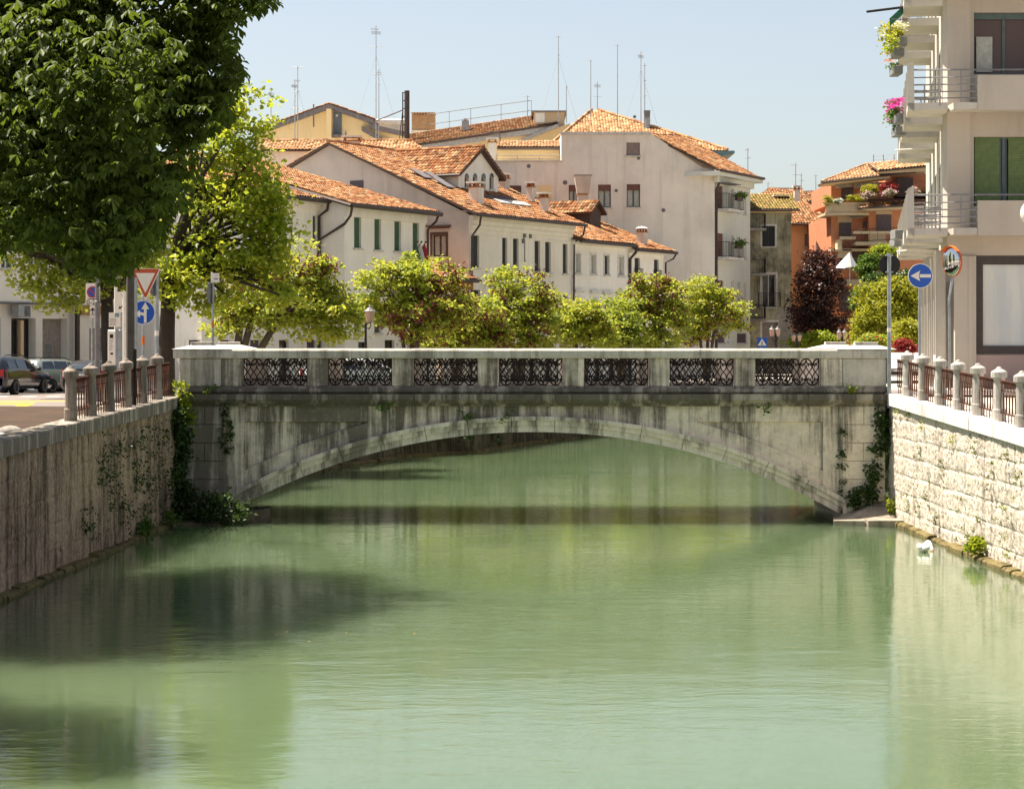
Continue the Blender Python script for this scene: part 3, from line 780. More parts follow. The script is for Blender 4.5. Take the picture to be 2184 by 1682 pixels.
def parapet(Yf, sgn):
    global iron0
    # sgn +1: the outer face looks at the camera
    front = Yf
    mould('plinth', [(.0, zb(839)), (.10, zb(838)), (.125, zb(836)), (.135, zb(833)), (.125, zb(830)), (.09, zb(828)), (.07, zb(827)), (.06, zb(824)), (-.34, zb(824)), (-.40, zb(839))], xb(383), xb(1893), front, sgn, M['crust'])
    mould('cornice', [(-.1, zb(866)), (.06, zb(866)), (.07, zb(863)), (.15, zb(859)), (.22, zb(853)), (.235, zb(852)), (.24, zb(840)), (-.1, zb(839))], xb(383), xb(1889), front, sgn, M['crust'], 9)
    mould('coping', [(.075, zb(764)), (.095, zb(761)), (.10, zb(748)), (.07, zb(745)), (-.36, zb(744.5)), (-.40, zb(748)), (-.40, zb(761)), (-.36, zb(764))], xb(370), xb(1893), front, sgn, M['coping'], 8)
    us = [(518, 655), (699, 836), (881, 1019), (1063, 1201), (1246, 1384), (1428, 1567), (1611, 1750)]
    edges = [472] + [e for p in us for e in p] + [1797]
    for i in range(0, len(edges), 2):
        mb = MB(); a, b = xb(edges[i]), xb(edges[i+1]); ya, yb_ = sorted((front - sgn*.02, front + sgn*.30))
        mb.bbox(a+.003, b-.003, ya, yb_, zb(824)+.002, zb(764)-.002, .012)
        mb.build('pier', M['bridge'], br)
    for (u0, u1, uc) in ((383, 472, 431), (1797, 1890, 1848)):
        ya, yb_ = sorted((front - sgn*.045, front + sgn*.36))
        mb = MB(); mb.bbox(xb(u0), xb(u1), ya, yb_, zb(824)+.002, zb(764)-.002, .02)
        ped = mb.build('pedestal', M['coping'], br)
        x = xb(uc); y = front + sgn*.13; zt = zb(744.5)
        mb = MB()
        b4 = [(x-.78,y-.24,zt), (x+.78,y-.24,zt), (x+.78,y+.24,zt), (x-.78,y+.24,zt)]; t4 = [(x-.10,y-.08,zt+.15), (x+.10,y-.08,zt+.15), (x+.10,y+.08,zt+.15), (x-.10,y+.08,zt+.15)]
        mb.add(b4+t4, [(3,2,1,0), (4,5,6,7), (0,1,5,4), (1,2,6,5), (2,3,7,6), (3,0,4,7)])
        mb.build('pyramid_cap', M['coping_white'], ped)
        mb = MB(); mb.bbox(x-.30, x+.30, y-.12, y+.12, zt+.04, zt+.185, .01); mb.build('cap_block', M['coping'], ped)
    for (u0, u1) in us:
        x = xb((u0+u1)/2) - PW/2; zz = zb(824)+.006; y = front + sgn*.11
        if iron0 is None:
            q = iron_panel(); o_ = ORIG(br); q.v = [(p[0]+o_[0], p[1]+o_[1], p[2]+o_[2]) for p in q.v]
            iron0 = q.build('iron_panel', M['iron'], br); iron0.location = (x-br.location.x, y-br.location.y, zz)
        else:
            share(iron0, br, (x-br.location.x, y-br.location.y, zz))
parapet(55.0, 1)
parapet(60.45, -1)
mb = MB(); mb.box(xb(383), xb(1889), 55.42, 60.05, zb(839)-.25, zb(839)-.03); mb.build('deck', M['asphalt'], br)
# rough footings at the water's edge
mb = MB()
mb.add([(8.35,54.0,.03),(9.8,53.7,.10),(9.8,55.2,.66),(8.6,55.2,.20),(8.35,54.0,-.5),(9.8,53.7,-.5)], [(0,1,2),(0,2,3),(4,5,1,0)])
mb.prism([(8.2, 53.9, .10), (8.95, 53.6, .12), (9.0, 54.6, .14), (8.3, 54.7, .12)], (0, 0, -.5))
mb.prism([(9.0, 53.4, .14), (9.85, 53.2, .16), (9.85, 54.6, .18), (9.02, 54.6, .15)], (0, 0, -.5))
mb.build('footing', M['rock'], br)
mb = MB()
mb.prism([(-8.8, 53.6, .05), (-7.6, 53.6, .05), (-6.3, 55.0, .35), (-6.3, 55.5, .35), (-8.8, 55.5, .25)], (0, 0, -.6))
mb.build('footing', M['quay_bank'], br)
mb = MB()
mb.poly([(-10.6, 55.2, gL(55.2)+.03), (-8.9, 55.3, 3.29), (-8.9, 60.2, 3.29), (-10.6, 60.4, gL(60.4)+.03)])
mb.poly([(9.75, 55.3, 3.29), (16, 54, gR(56)+.02), (16, 62, gR(60)+.02), (9.75, 60.2, 3.29)])
struct(mb, 'bridge_approach', M['asphalt'])

# ------------------------------------------------------------------ fences on the canal walls
def fence(name, label, Xf, Zf, off, ys, y_end, pmat='post'):
    root = thing(name, label, 'fence', (Xf(ys[0])+off, ys[0], Zf(ys[0])))
    h = 1.12
    prof = [(.14,-.02),(.14,.24),(.128,.25),(.122,.27),(.118,.60),(.112,.86),(.125,.875),(.125,.91),(.17,.925),(.172,1.03),(.165,1.045),(.12,1.075),(.07,1.10),(.05,1.135),(.02,1.15)]
    p0 = None
    for y in ys:
        if p0 is None:
            mb = MB(); o = root.location
            mb.lathe(o, prof, 14); p0 = mb.build('stone_post', M[pmat], root)
            for p in p0.data.polygons: p.use_smooth = False
        else: share(p0, root, (Xf(y)+off-root.location.x, y-ys[0], Zf(y)-root.location.z))
    def rail(y0, y1):
        mb = MB()
        a = Vector((Xf(y0)+off, y0, Zf(y0))); b = Vector((Xf(y1)+off, y1, Zf(y1))); L = (b-a).length; d = (b-a).normalized()
        nrm = Vector((d.y, -d.x, 0)).normalized(); up = Vector((0, 0, 1))
        P = lambda t, z, w=0: a + (b-a)*t + up*z + nrm*w
        for z0, th, wd in ((.86, .022, .045), (.17, .016, .032)):
            q = [P(0,z0,-wd/2), P(1,z0,-wd/2), P(1,z0,wd/2), P(0,z0,wd/2)]
            mb.prism(q, (0,0,th))
        n = max(3, int(L/.115))
        for i in range(n):
            t = (i+.5)/n; s = 1 if i % 2 else -1; bow = s*.045/L
            pts = [P(t, .0), P(t, .17), P(t+bow*.5, .24), P(t+bow, .36), P(t+bow*.5, .52), P(t, .66), P(t-bow*.15, .80), P(t, .86)]
            mb.tube(pts if i % 2 else pts[1:], .011, 4, cap=False)
            mb.tube([P(t-.45/n, .80), P(t-.25/n, .845), P(t, .855), P(t+.25/n, .845), P(t+.45/n, .80)], .009, 4, cap=False)
            mb.ell(P(t, .665), (.018, .018, .014), 5, 3); mb.ell(P(t, .19), (.017, .017, .016), 5, 3)
        return mb
    r0 = None
    for a, b in zip(ys, ys[1:]):
        if r0 is None:
            r0 = rail(a-.13, b+.13).build('iron_railing', M['rust'], root)
        else: share(r0, root, (Xf(a)-Xf(ys[0]), a-ys[0], Zf(a)-Zf(ys[0])))
    rail(y_end, ys[0]+.13).build('iron_railing', M['rust'], root)
    return root
fence('canal_fence', 'rusty iron railing between domed stone posts on the shaded wall, beside the road signs', XL, ZL, -.22, [53.4-1.76*k for k in range(6)], 54.95, 'post_dark')
fence('canal_fence', 'rusty iron railing between domed stone posts on the sunlit white coping, beside the apartment block', XR, ZR, .22, [53.75-1.78*k for k in range(17)], 54.95)
# ------------------------------------------------------------------ building kit
def facade_mb(mb, fr, s0, s1, z0, z1, opens, depth=.22, q=0, mi=0):
    ss = sorted(set([s0, s1] + [a for o in opens for a in o[:2]])); zs = sorted(set([z0, z1] + [a for o in opens for a in o[2:4]]))
    ss = [a for a in ss if s0-1e-6 <= a <= s1+1e-6]; zs = [a for a in zs if z0-1e-6 <= a <= z1+1e-6]
    P = fr.pt
    for a, b in zip(ss, ss[1:]):
        for c, d in zip(zs, zs[1:]):
            m, n = (a+b)/2, (c+d)/2
            if any(o[0] < m < o[1] and o[2] < n < o[3] for o in opens): continue
            mb.poly([P(a,q,c), P(b,q,c), P(b,q,d), P(a,q,d)], mi)
    for o in opens:
        a, b, c, d = o[:4]
        mb.poly([P(a,q,c), P(a,q-depth,c), P(a,q-depth,d), P(a,q,d)], mi)
        mb.poly([P(b,q,d), P(b,q-depth,d), P(b,q-depth,c), P(b,q,c)], mi)
        mb.poly([P(a,q,d), P(a,q-depth,d), P(b,q-depth,d), P(b,q,d)], mi)
        mb.poly([P(a,q,c), P(b,q,c), P(b,q-depth,c), P(a,q-depth,c)], mi)
def window(parent, fr, o, kind='glass', depth=.22, q=0, frame='white_frame', shutter='dark_shutter', sill=True, mull=1, frac=.3, surround=None, hood=False, name='window', curtain=False):
    a, b, c, d = o
    e = .055; qi = q - depth + .07
    mb = MB()
    mb.fbox(fr, a+.002, a+e, q-depth-.02, qi, c, d); mb.fbox(fr, b-e, b-.002, q-depth-.02, qi, c, d)
    mb.fbox(fr, a+e, b-e, q-depth-.02, qi-.003, d-e, d-.002); mb.fbox(fr, a+e, b-e, q-depth-.02, qi-.003, c+.002, c+e)
    if kind == 'glass' or kind == 'roller':
        for k in range(mull):
            m = a + (b-a)*(k+1)/(mull+1); mb.fbox(fr, m-.04, m+.04, q-depth-.01, qi-.006, c+e, d-e)
    if surround:
        w = surround
        mb.fbox(fr, a-w, a-.002, q-.05, q+.03, c, d+w); mb.fbox(fr, b+.002, b+w, q-.05, q+.03, c, d+w); mb.fbox(fr, a-.002, b+.002, q-.05, q+.028, d+.002, d+w)
    if hood:
        mb.fbox(fr, a-.32, b+.32, q-.05, q+.20, d+.42, d+.52); mb.fbox(fr, a-.22, b+.22, q-.05, q+.12, d+.34, d+.418)
    w = mb.build(name, M[frame], parent)
    if kind in ('glass', 'roller', 'curtain'):
        p = MB(); p.fbox(fr, a+e, b-e, q-depth-.05, q-depth+.015, c+e, d-e); p.build('pane', M['glass'], w)
        if curtain:
            p = MB(); m = (a+b)/2
            for x0, x1 in ((a+e+.02, m-.06), (m+.06, b-e-.02)):
                p.fbox(fr, x0, x1, q-depth+.018, q-depth+.026, c+e+.02, d-e-.02)
            p.build('curtain', M['curtain'], w)
    if kind == 'roller':
        p = MB(); p.fbox(fr, a+.01, b-.01, qi+.002, qi+.05, d-(d-c)*frac, d-.004)
        for k in range(int((d-c)*frac/.06)): p.fbox(fr, a+.012, b-.012, qi+.05, qi+.056, d-.05-k*.06, d-.01-k*.06)
        p.build('shutter', M[shutter], w)
    if kind == 'shut':
        p = MB(); m = (a+b)/2
        for x0, x1 in ((a+.02, m-.006), (m+.006, b-.02)):
            p.fbox(fr, x0, x1, qi-.02, qi+.03, c+.02, d-.02)
            nl = int((d-c)/.14)
            for k in range(nl): p.fbox(fr, x0+.06, x1-.06, qi+.03, qi+.045, c+.07+k*.14, c+.15+k*.14)
        p.build('shutter', M[shutter], w)
    if sill:
        p = MB(); p.fbox(fr, a-.10, b+.10, q-.05, q+.10, c-.09, c-.003); p.build('sill', M['sill'], w)
    return w
def tile_roof(parent, pts, mat='tile', name='roof', pitch=.215, row=.36, thick=.10, under='dark_wood', ridge=None, step=None):
    step = step if step is not None else (.018 if mat == 'tile_pale' else .036)
    pts = [Vector(p) for p in pts]
    A, B = pts[0], pts[1]
    ea = (B-A).normalized(); nv = (pts[1]-pts[0]).cross(pts[-1]-pts[0]).normalized()
    if nv.z < 0: nv = -nv
    eb = nv.cross(ea).normalized()
    if eb.z < 0: eb = -eb
    loc = [((p-A).dot(ea), (p-A).dot(eb)) for p in pts]
    bmax = max(b for a, b in loc)
    def lim(b):
        xs = []
        for (a0, b0), (a1, b1) in zip(loc, loc[1:] + loc[:1]):
            if (b0-b)*(b1-b) <= 0 and abs(b1-b0) > 1e-9: xs.append(a0 + (a1-a0)*(b-b0)/(b1-b0))
        return (min(xs), max(xs)) if xs else (0, 0)
    mb = MB()
    nr = max(1, int(round(bmax/row))); rh = bmax/nr
    H = [0, .050, .068, .050]
    vs, fs, tn = [], [], []
    for r in range(nr):
        b0, b1 = r*rh, (r+1)*rh
        l0, l1 = lim(b0+1e-4), lim(b1-1e-4)
        lo, hi = min(l0[0], l1[0]), max(l0[1], l1[1])
        i0, i1 = int(math.floor(lo/pitch)), int(math.ceil(hi/pitch))
        jig = {}
        base = len(vs); cols = []
        for i in range(i0, i1+1):
            for k in range(4):
                if i == i1 and k: break
                cols.append((i*pitch + k*pitch/4, H[k], i))
        tones = {i: rnd.random() for i in range(i0-1, i1+2)}
        lift = {i: rnd.uniform(-.012, .016) for i in range(i0-1, i1+2)}
        for (x, h, i) in cols:
            for (bb, ll, up) in ((b0-.03, l0, step), (b1, l1, .0)):
                xx = min(max(x, ll[0]), ll[1])
                p = A + ea*xx + eb*bb + nv*(h+up+lift[i]+.02); vs.append(p)
        n = len(cols)
        for c in range(n-1):
            a = base + c*2
            fs.append((a, a+2, a+3, a+1)); tn.append(tones[cols[c][2]])
    o = len(mb.v); mb.v.extend(tuple(p) for p in vs); mb.f.extend(fs); mb.m.extend([0]*len(fs)); mb.t.extend(tn)
    n = len(pts)
    lowp = [p - nv*thick for p in pts]; top = [p + nv*.012 for p in pts]
    mb.add(lowp+top, [tuple(range(n)), tuple(range(2*n-1, n-1, -1))] + [(i, (i+1)%n, n+(i+1)%n, n+i) for i in range(n)], 1)
    if ridge:
        for (p, q) in ridge:
            p, q = Vector(p), Vector(q); k = max(2, int((q-p).length/.38))
            for i in range(k):
                a, b = p.lerp(q, i/k), p.lerp(q, (i+1.06)/k)
                mb.tube([a+Vector((0,0,.03)), b+Vector((0,0,.05))], [.12, .105], 6, 0, rnd.random())
    return mb.build(name, [M[mat], M[under]], parent)
def gutter(parent, pts, r=.085, mat='gutter'):
    mb = MB(); mb.tube(pts, r, 6); return mb.build('gutter', M[mat], parent)
def downpipe(parent, pts, r=.06, mat='gutter'):
    mb = MB(); mb.tube(pts, r, 6); return mb.build('downpipe', M[mat], parent)
def chimney(parent, c, w, d, z0, z1, fr, mat='grey_wall', cap='slab', capw=.12):
    mb = MB(); s0, s1, q0, q1 = -w/2, w/2, -d/2, d/2
    f = Fr(c[0], c[1], fr.d[0], fr.d[1])
    mb.fbox(f, s0, s1, q0, q1, z0, z1-.30)
    ch = mb.build('chimney', M[mat], parent)
    mb = MB(); mb.fbox(f, s0-.05, s1+.05, q0-.05, q1+.05, z1-.298, z1-.24)
    for a in (s0+.01, s1-.11):
        for b in (q0+.01, q1-.11): mb.fbox(f, a, a+.10, b, b+.10, z1-.24, z1-.07)
    mb.build('cap_brickwork', M['tile'], ch)
    mb = MB()
    if cap == 'slab': mb.fbox(f, s0-capw, s1+capw, q0-capw, q1+capw, z1-.07, z1+.03)
    else: mb.lathe((c[0], c[1], z1-.07), [(w*.72, 0), (w*.74, .04), (w*.6, .10), (.05, .17)], 14)
    mb.build('cap_slab', M['cap_white'], ch)
    return ch
def ray_plane(u, v, p0, n):
    d = Vector(((u-CX)/F, 1, -(v-HY)/F)); o = Vector((0, 0, EYE))
    return o + d*((Vector(p0)-o).dot(n)/d.dot(n))
def railing(parent, pts, h=1.0, step=.12, r=.012, mat='iron', name='railing', rails=(0.05, 1.0), belly=0.0):
    mb = MB(); pts = [Vector(p) for p in pts]
    for z in rails: mb.tube([p + Vector((0,0,h*z)) for p in pts], r*1.4, 5)
    for a, b in zip(pts, pts[1:]):
        n = max(2, int((b-a).length/step)); nn = Vector(((b-a).y, -(b-a).x, 0)).normalized()*belly
        for i in range(n+1):
            p = a.lerp(b, i/n); q = p + Vector((0,0,h*.05)); t = p + Vector((0,0,h))
            mb.tube([q, q+Vector((0,0,h*.3))+nn, t], r*.8, 4, cap=False) if belly else mb.tube([q, t], r*.8, 4, cap=False)
    return mb.build(name, M[mat], parent)
def body(mb, fr, s0, s1, q0, q1, z0, zf, zbk=None, mi=0, front=False):
    """side and back walls of a block standing behind a facade; zf, zbk: wall heights at the front and the back"""
    zbk = zf if zbk is None else zbk; P = fr.pt
    mb.poly([P(s0,q0,z0), P(s0,q1,z0), P(s0,q1,zbk), P(s0,q0,zf)], mi); mb.poly([P(s1,q0,zf), P(s1,q1,zbk), P(s1,q1,z0), P(s1,q0,z0)], mi)
    mb.poly([P(s0,q1,z0), P(s1,q1,z0), P(s1,q1,zbk), P(s0,q1,zbk)], mi)

# ================================================================== the row of houses along the left bank
fa = Fr(-8.08, 105, .5, .866)
GZ = 2.1
def back(fr, s, q): return Fr(*fr.pt(s, q, 0)[:2], fr.n[0], fr.n[1])      # end wall: s grows towards the street front
# ---- white house with four green shutters
s0, s1 = fa.hit(735, 500)[0], fa.hit(907, 500)[0]
ze = fa.hit(760, 434.5, .5)[1]
fk = back(fa, s1+.55, -12)
ap = fk.hit(605, 356); pitch1 = (ap[1]-ze)/(12.5-ap[0])
h1 = thing('white_house', 'white house with four narrow green shutters under a red tiled roof', 'house', fa.pt((s0+s1)/2, -4, GZ))
W1 = [fa.rect(564.8+a*.27987, 564.8+b*.27987, 313.8+t*.27987, 313.8+d*.27987) for a, b, t, d in ((680,735,532,768),(835,886,547,781),(987,1038,563,791),(1127,1176,577,802))]
dz = W1[0][3]-W1[0][2]
low1 = [(a, b, c-4.2, d-4.2) for a, b, c, d in W1]
g1 = [(s0+1.2, s0+2.0, GZ, 4.6), (s0+3.6, s0+4.5, GZ, 4.7), (s0+5.9, s0+6.7, GZ+.9, 4.6)]
mb = MB(); facade_mb(mb, fa, s0, s1, GZ, ze, W1+low1+g1, .22)
body(mb, fa, s0, s1, 0, -11, GZ, ze, ze+11*pitch1)
mb.fbox(fa, s0, s1, .0, .12, ze-.62, ze-.05); mb.fbox(fa, s0, s1, .0, .04, GZ, GZ+2.9) if False else None
mb.build('wall', M['white_wall'], h1)
for o in W1+low1: window(h1, fa, o, 'shut', shutter='green_shutter')
for o in g1: window(h1, fa, o, 'glass', frame='brown_frame', sill=False, mull=0)
A, B = fa.pt(s0-.25, .55, ze-.05), fa.pt(s1+.55, .55, ze-.05); C, D = fa.pt(s1+.55, -11, ze+11.5*pitch1-.05), fa.pt(s0-.25, -11, ze+11.5*pitch1-.05)
tile_roof(h1, [A, B, C, D])
gutter(h1, [fa.pt(s0-.3, .63, ze-.10), fa.pt(s1+.6, .63, ze-.14)], .13)
gutter(h1, [fa.pt(s0-.3, .6, ze-.12), fa.pt(s0-.3, -10, ze+10.5*pitch1-.12)], .10)
downpipe(h1, [fa.pt(s0-.2, .6, ze-.15), fa.pt(s0-.2, .5, ze-.6), fa.pt(s0-.08, .06, ze-1.0), fa.pt(s0-.12, -1.42, ze-1.75), fa.pt(s0-.14, -1.44, GZ)], .07)
downpipe(h1, [fa.pt(s1+.35, .6, ze-.15), fa.pt(s1+.3, .5, ze-.5), fa.pt(s1+.06, .12, ze-.95), fa.pt(s1+.06, .12, GZ)], .075)
# flags on short staffs over the door
for k, (m, nm) in enumerate((('green_shutter', 'green'), ('white_paint', 'white'), ('sign_red2', 'dark red'))):
    p = fa.hit(862+k*5, 560); b = fa.pt(p[0], .05, p[1]-.2)
    fl = thing('flag', nm + ' flag hanging from a slanted staff on the white house front', 'flag', b, 'flags on the white house')
    mb = MB(); t = b + Vector((fa.n[0]*.75+.1*k, fa.n[1]*.75, 1.25)); mb.tube([b, t], .022, 6); mb.ell(t, (.06,.06,.06), 6, 4); mb.build('staff', M['brown_pole'], fl)
    mb = MB(); t2 = b.lerp(t, .95); t1 = b.lerp(t, .35)
    mb.add([t2, t1, t1+Vector((.10,-.05,-.75)), t2.lerp(t1,.5)+Vector((.22,-.1,-1.0)), t2+Vector((.25,-.08,-.9))], [(0,1,2,3,4)]); mb.build('cloth', M[m], fl)
# ---- lower white house set back to the left
f0 = fa.shift(0, -1.5)
a0_, a1_ = f0.hit(430, 500)[0], s0-.01
zg0 = f0.hit(655, 420, .5)[1]
h0 = thing('white_house', 'lower white house set back behind the tall tree, with one grey-green shutter', 'house', f0.pt((a0_+a1_)/2, -4, GZ))
w0 = f0.rect(667, 676, 460, 519)
W0 = [w0, (w0[0]-2.6, w0[1]-2.6, w0[2], w0[3]), (w0[0]-5.2, w0[1]-5.2, w0[2], w0[3])]
d0 = [(a1_-1.1-k*2.3, a1_-.3-k*2.3, GZ, 4.7) for k in range(5)]
mb = MB(); facade_mb(mb, f0, a0_, a1_, GZ, zg0, W0+d0); body(mb, f0, a0_, a1_, 0, -9, GZ, zg0, zg0+9*.25)
mb.fbox(f0, a0_, a1_-.02, 0, .10, zg0-.55, zg0-.3); mb.fbox(f0, a0_, a1_-.02, 0, .2, zg0-.3, zg0-.05)
mb.build('wall', M['white_wall'], h0)
for o in W0: window(h0, f0, o, 'shut', shutter='green_shutter')
for k, o in enumerate(d0): window(h0, f0, o, 'shut' if k % 2 == 0 else 'glass', shutter='violet_shutter', frame='brown_frame', sill=False, mull=0)
tile_roof(h0, [f0.pt(a0_-.3, .55, zg0-.05), f0.pt(a1_-.02, .55, zg0-.05), f0.pt(a1_-.02, -9, zg0+9.5*.25), f0.pt(a0_-.3, -9, zg0+9.5*.25)])
gutter(h0, [f0.pt(a0_-.3, .62, zg0-.10), f0.pt(a1_+.15, .62, zg0-.12)], .12)
downpipe(h0, [f0.pt(a1_-.12, .62, zg0-.15), f0.pt(a1_-.12, .55, zg0-.55), f0.pt(a1_-.16, .09, zg0-.85), f0.pt(a1_-.16, .09, GZ)], .075)
# ---- cream house with the pink gable
s0, s1 = fa.hit(1000, 550)[0], fa.hit(1218.5, 550)[0]
H2S0, H2S1 = s0, s1
ze = fa.hit(1050, 459, .6)[1]
GB = back(fa, s0, -24)
apx = GB.hit(704, 305); sa = apx[0]; za = apx[1]; half = 24 - sa
p2 = (za-ze)/(half+.6)
h2 = thing('cream_house', 'long cream house with dark shutters, a stained pink gable end and an arched attic tower', 'house', fa.pt((s0+s1)/2, -9, GZ))
def f2r(l): return [fa.rect(972.8+a*.24255, 972.8+b*.24255, 376.6+t*.24255, 376.6+d*.24255) for a, b, t, d in l]
W2 = f2r(((145,203,515,800),(405,450,536,811),(500,550,543,817),(690,738,563,832),(783,832,573,841),(938,980,590,852)))
low2 = f2r(((148,210,995,1180),(405,450,1010,1190),(500,550,1014,1195),(690,738,1020,1200),(783,832,1026,1205),(942,981,1033,1146)))
g2 = [(s0+.8+k*1.9, s0+1.7+k*1.9, GZ, 4.4) for k in range(6)]
mb = MB(); facade_mb(mb, fa, s0, s1, GZ, ze, W2+low2+g2)
P = fa.pt
mb.poly([P(s1,0,GZ), P(s1,0,ze), P(s1,-half,za-.1), P(s1,-2*half,ze), P(s1,-2*half,GZ)])
mb.poly([P(s0,-2*half,GZ), P(s1,-2*half,GZ), P(s1,-2*half,ze), P(s0,-2*half,ze)])
mb.build('wall', M['cream_wall'], h2)
gw = GB.rect(922.5, 951, 501, 547.5)
mb = MB(); facade_mb(mb, GB, 24-2*half, 24, GZ, ze, [gw], .18)
mb.poly([GB.pt(24-2*half,0,ze), GB.pt(24,0,ze), GB.pt(24-half,0,za-.1)])
mb.fbox(GB, 20.4, 23.99, 0, .05, ze+.12, ze+.20)
mb.build('gable_wall', M['pink_wall'], h2)
window(h2, GB, gw, 'glass', .18, frame='brown_frame', hood=True, surround=.14, curtain=True)
aw = GB.rect(747, 775, 386, 402.5)
mb = MB(); mb.fbox(GB, aw[0], aw[1], -.02, .03, aw[2]-.4, aw[3]); mb.build('attic_shutter', M['violet_shutter'], h2)
mb = MB()
for zz, dd in ((ze-.30, .30), (ze-.55, .20), (ze-.80, .12)): mb.fbox(fa, s0, s1, 0, dd, zz, zz+.24)
mb.fbox(fa, s0, s1, 0, .05, ze-1.12, ze-1.04); mb.build('cornice', M['cream_wall'], h2)
for o in W2: window(h2, fa, o, 'shut')
for o in low2: window(h2, fa, o, 'shut')
for o in g2: window(h2, fa, o, 'glass', frame='brown_frame', sill=False, mull=0)
rz = lambda q: ze + (.6-q)*p2
tile_roof(h2, [P(s0-.25,.6,ze), P(s1+.5,.6,ze), P(s1+.5,-half,za), P(s0-.25,-half,za)], ridge=[(P(s0-.25,-half,za+.05), P(s1+.5,-half,za+.05))])
tile_roof(h2, [P(s1+.5,-2*half-.6,ze), P(s0-.25,-2*half-.6,ze), P(s0-.25,-half,za), P(s1+.5,-half,za)])
gutter(h2, [P(s0-.3,.70,ze-.06), P(s1+.6,.70,ze-.06)], .10)
downpipe(h2, [P(s0+.15,.68,ze-.1), P(s0+.12,.62,ze-.6), P(s0+.1,.14,ze-1.2), P(s0+.1,.10,GZ)], .065)
downpipe(h2, [P(s1+.45,.68,ze-.1), P(s1+.4,.6,ze-.6), P(s1+.1,.14,ze-1.1), P(s1+.08,.10,GZ)], .065)
rn2 = (P(s1,.6,ze)-P(s0,.6,ze)).cross(P(s0,-half,za)-P(s0,.6,ze)).normalized()
# attic tower with four arched windows
def dormer(h, fr, roofz, uL, uR, vb, ue, ve, ua, va, qback, wallm, name, tile='tile', over=.3):
    q = 0
    for k in range(400):
        q = -k*.05
        s_, z_ = fr.hit((uL+uR)/2, vb, q)
        if z_ <= roofz(q) and k > 4: break
    sL, sR = fr.hit(uL, vb, q)[0], fr.hit(uR, vb, q)[0]
    zE, zA = fr.hit(ue, ve, q)[1], fr.hit(ua, va, q)[1]
    return q, sL, sR, zE, zA
q, tL, tR, zE, zA = dormer(h2, fa, rz, 978, 1063, 409, 988, 365, 1030, 317, -half, 'white_wall', 'tower')
tm = (tL+tR)/2; zA = max(zA, zE+1.2)
mb = MB(); zb0 = rz(q)-.6
ar = []
for (ul, ur) in ((991,1000),(1008.5,1018),(1026.5,1036),(1044,1053)):
    a, b, c, d = fa.rect(ul, ur, 369, 403, q); ar.append((a, b, max(c, zb0+.75), d))
facade_mb(mb, fa, tL, tR, zb0, zE, [(a, b, c, d-(b-a)/2) for a, b, c, d in ar], .25, q)
mb.poly([P(tL,q,zE), P(tR,q,zE), P(tm,q,zA-.05)])
for s_ in (tL, tR): mb.poly([P(s_,q,zb0), P(s_,q,zE), P(s_,-half-.5,zE), P(s_,-half-.5,zb0)])
tw = mb.build('attic_tower', M['white_wall'], h2)
for a, b, c, d in ar:
    m = (a+b)/2; r = (b-a)/2; zc = d-r
    mb = MB(); pts = [P(a,q+.012,zc)] + [P(m-r*math.cos(t), q+.012, zc+r*math.sin(t)) for t in np.linspace(.3, math.pi-.3, 7)] + [P(b,q+.012,zc)]
    mb.poly(pts); mb.poly([P(a,q-.2,c), P(b,q-.2,c), P(b,q-.2,zc), P(a,q-.2,zc)]); mb.build('arched_window', M['glass'], tw)
    mb = MB(); mb.fbox(fa, a-.08, b+.08, q-.03, q+.07, c-.08, c-.004); mb.build('arched_sill', M['sill'], tw)
o_ = .35
pz = (zA-zE)/(tR-tL)*2
tile_roof(tw, [P(tL-o_,-half-.3,zE-o_*pz), P(tL-o_,q+.35,zE-o_*pz), P(tm,q+.35,zA), P(tm,-half-.3,zA)], name='tower_roof', ridge=[(P(tm,-half-.3,zA+.05), P(tm,q+.35,zA+.05))])
tile_roof(tw, [P(tR+o_,q+.35,zE-o_*pz), P(tR+o_,-half-.3,zE-o_*pz), P(tm,-half-.3,zA), P(tm,q+.35,zA)], name='tower_roof')
gutter(tw, [P(tL-o_-.05,-half,zE-o_*pz-.05), P(tL-o_-.05,q+.35,zE-o_*pz-.05)], .09)
for (u0, u1, vt, vbs, cap) in ((1001,1030.5,389,433,'slab'),(1124,1140,389,431,'slab'),(1150.5,1169.5,411.5,452,'slab')):
    pt = ray_plane((u0+u1)/2, vbs, P(s0,.6,ze), rn2); w = (u1-u0)*pt.y/F*.8
    chimney(h2, pt, w, w, pt.z-.6, Z_(vt, pt.y), fa, 'grey_wall' if u0 < 1100 else 'pink_wall', cap)
for (uu, vv) in ((886,372),(915,378),(935,392)):
    pt = ray_plane(uu+20, vv+14, P(s0,.6,ze), rn2); s_ = (pt.x-fa.o[0])*fa.d[0]+(pt.y-fa.o[1])*fa.d[1]; qq = (pt.x-fa.o[0])*fa.n[0]+(pt.y-fa.o[1])*fa.n[1]
    mb = MB(); a, b = P(s_, qq, rz(qq)+.16), P(s_+.85, qq, rz(qq)+.16); c, d = P(s_+.85, qq-1.0, rz(qq-1.0)+.25), P(s_, qq-1.0, rz(qq-1)+.25)
    mb.prism([a, b, c, d], (0, 0, .06)); sk = mb.build('skylight', M['fascia'], h2)
mb = MB()
for (x0, y0, x1, y1) in ((600,462,600,745), (400,470,600,462), (612,742,600,745)):
    a, b = fa.hit(972.8+x0*.24255, 376.6+y0*.24255), fa.hit(972.8+x1*.24255, 376.6+y1*.24255); mb.tube([fa.pt(a[0],.03,a[1]), fa.pt(b[0],.03,b[1])], .022, 5)
mb.build('cable_conduit', M['fascia'], h2)
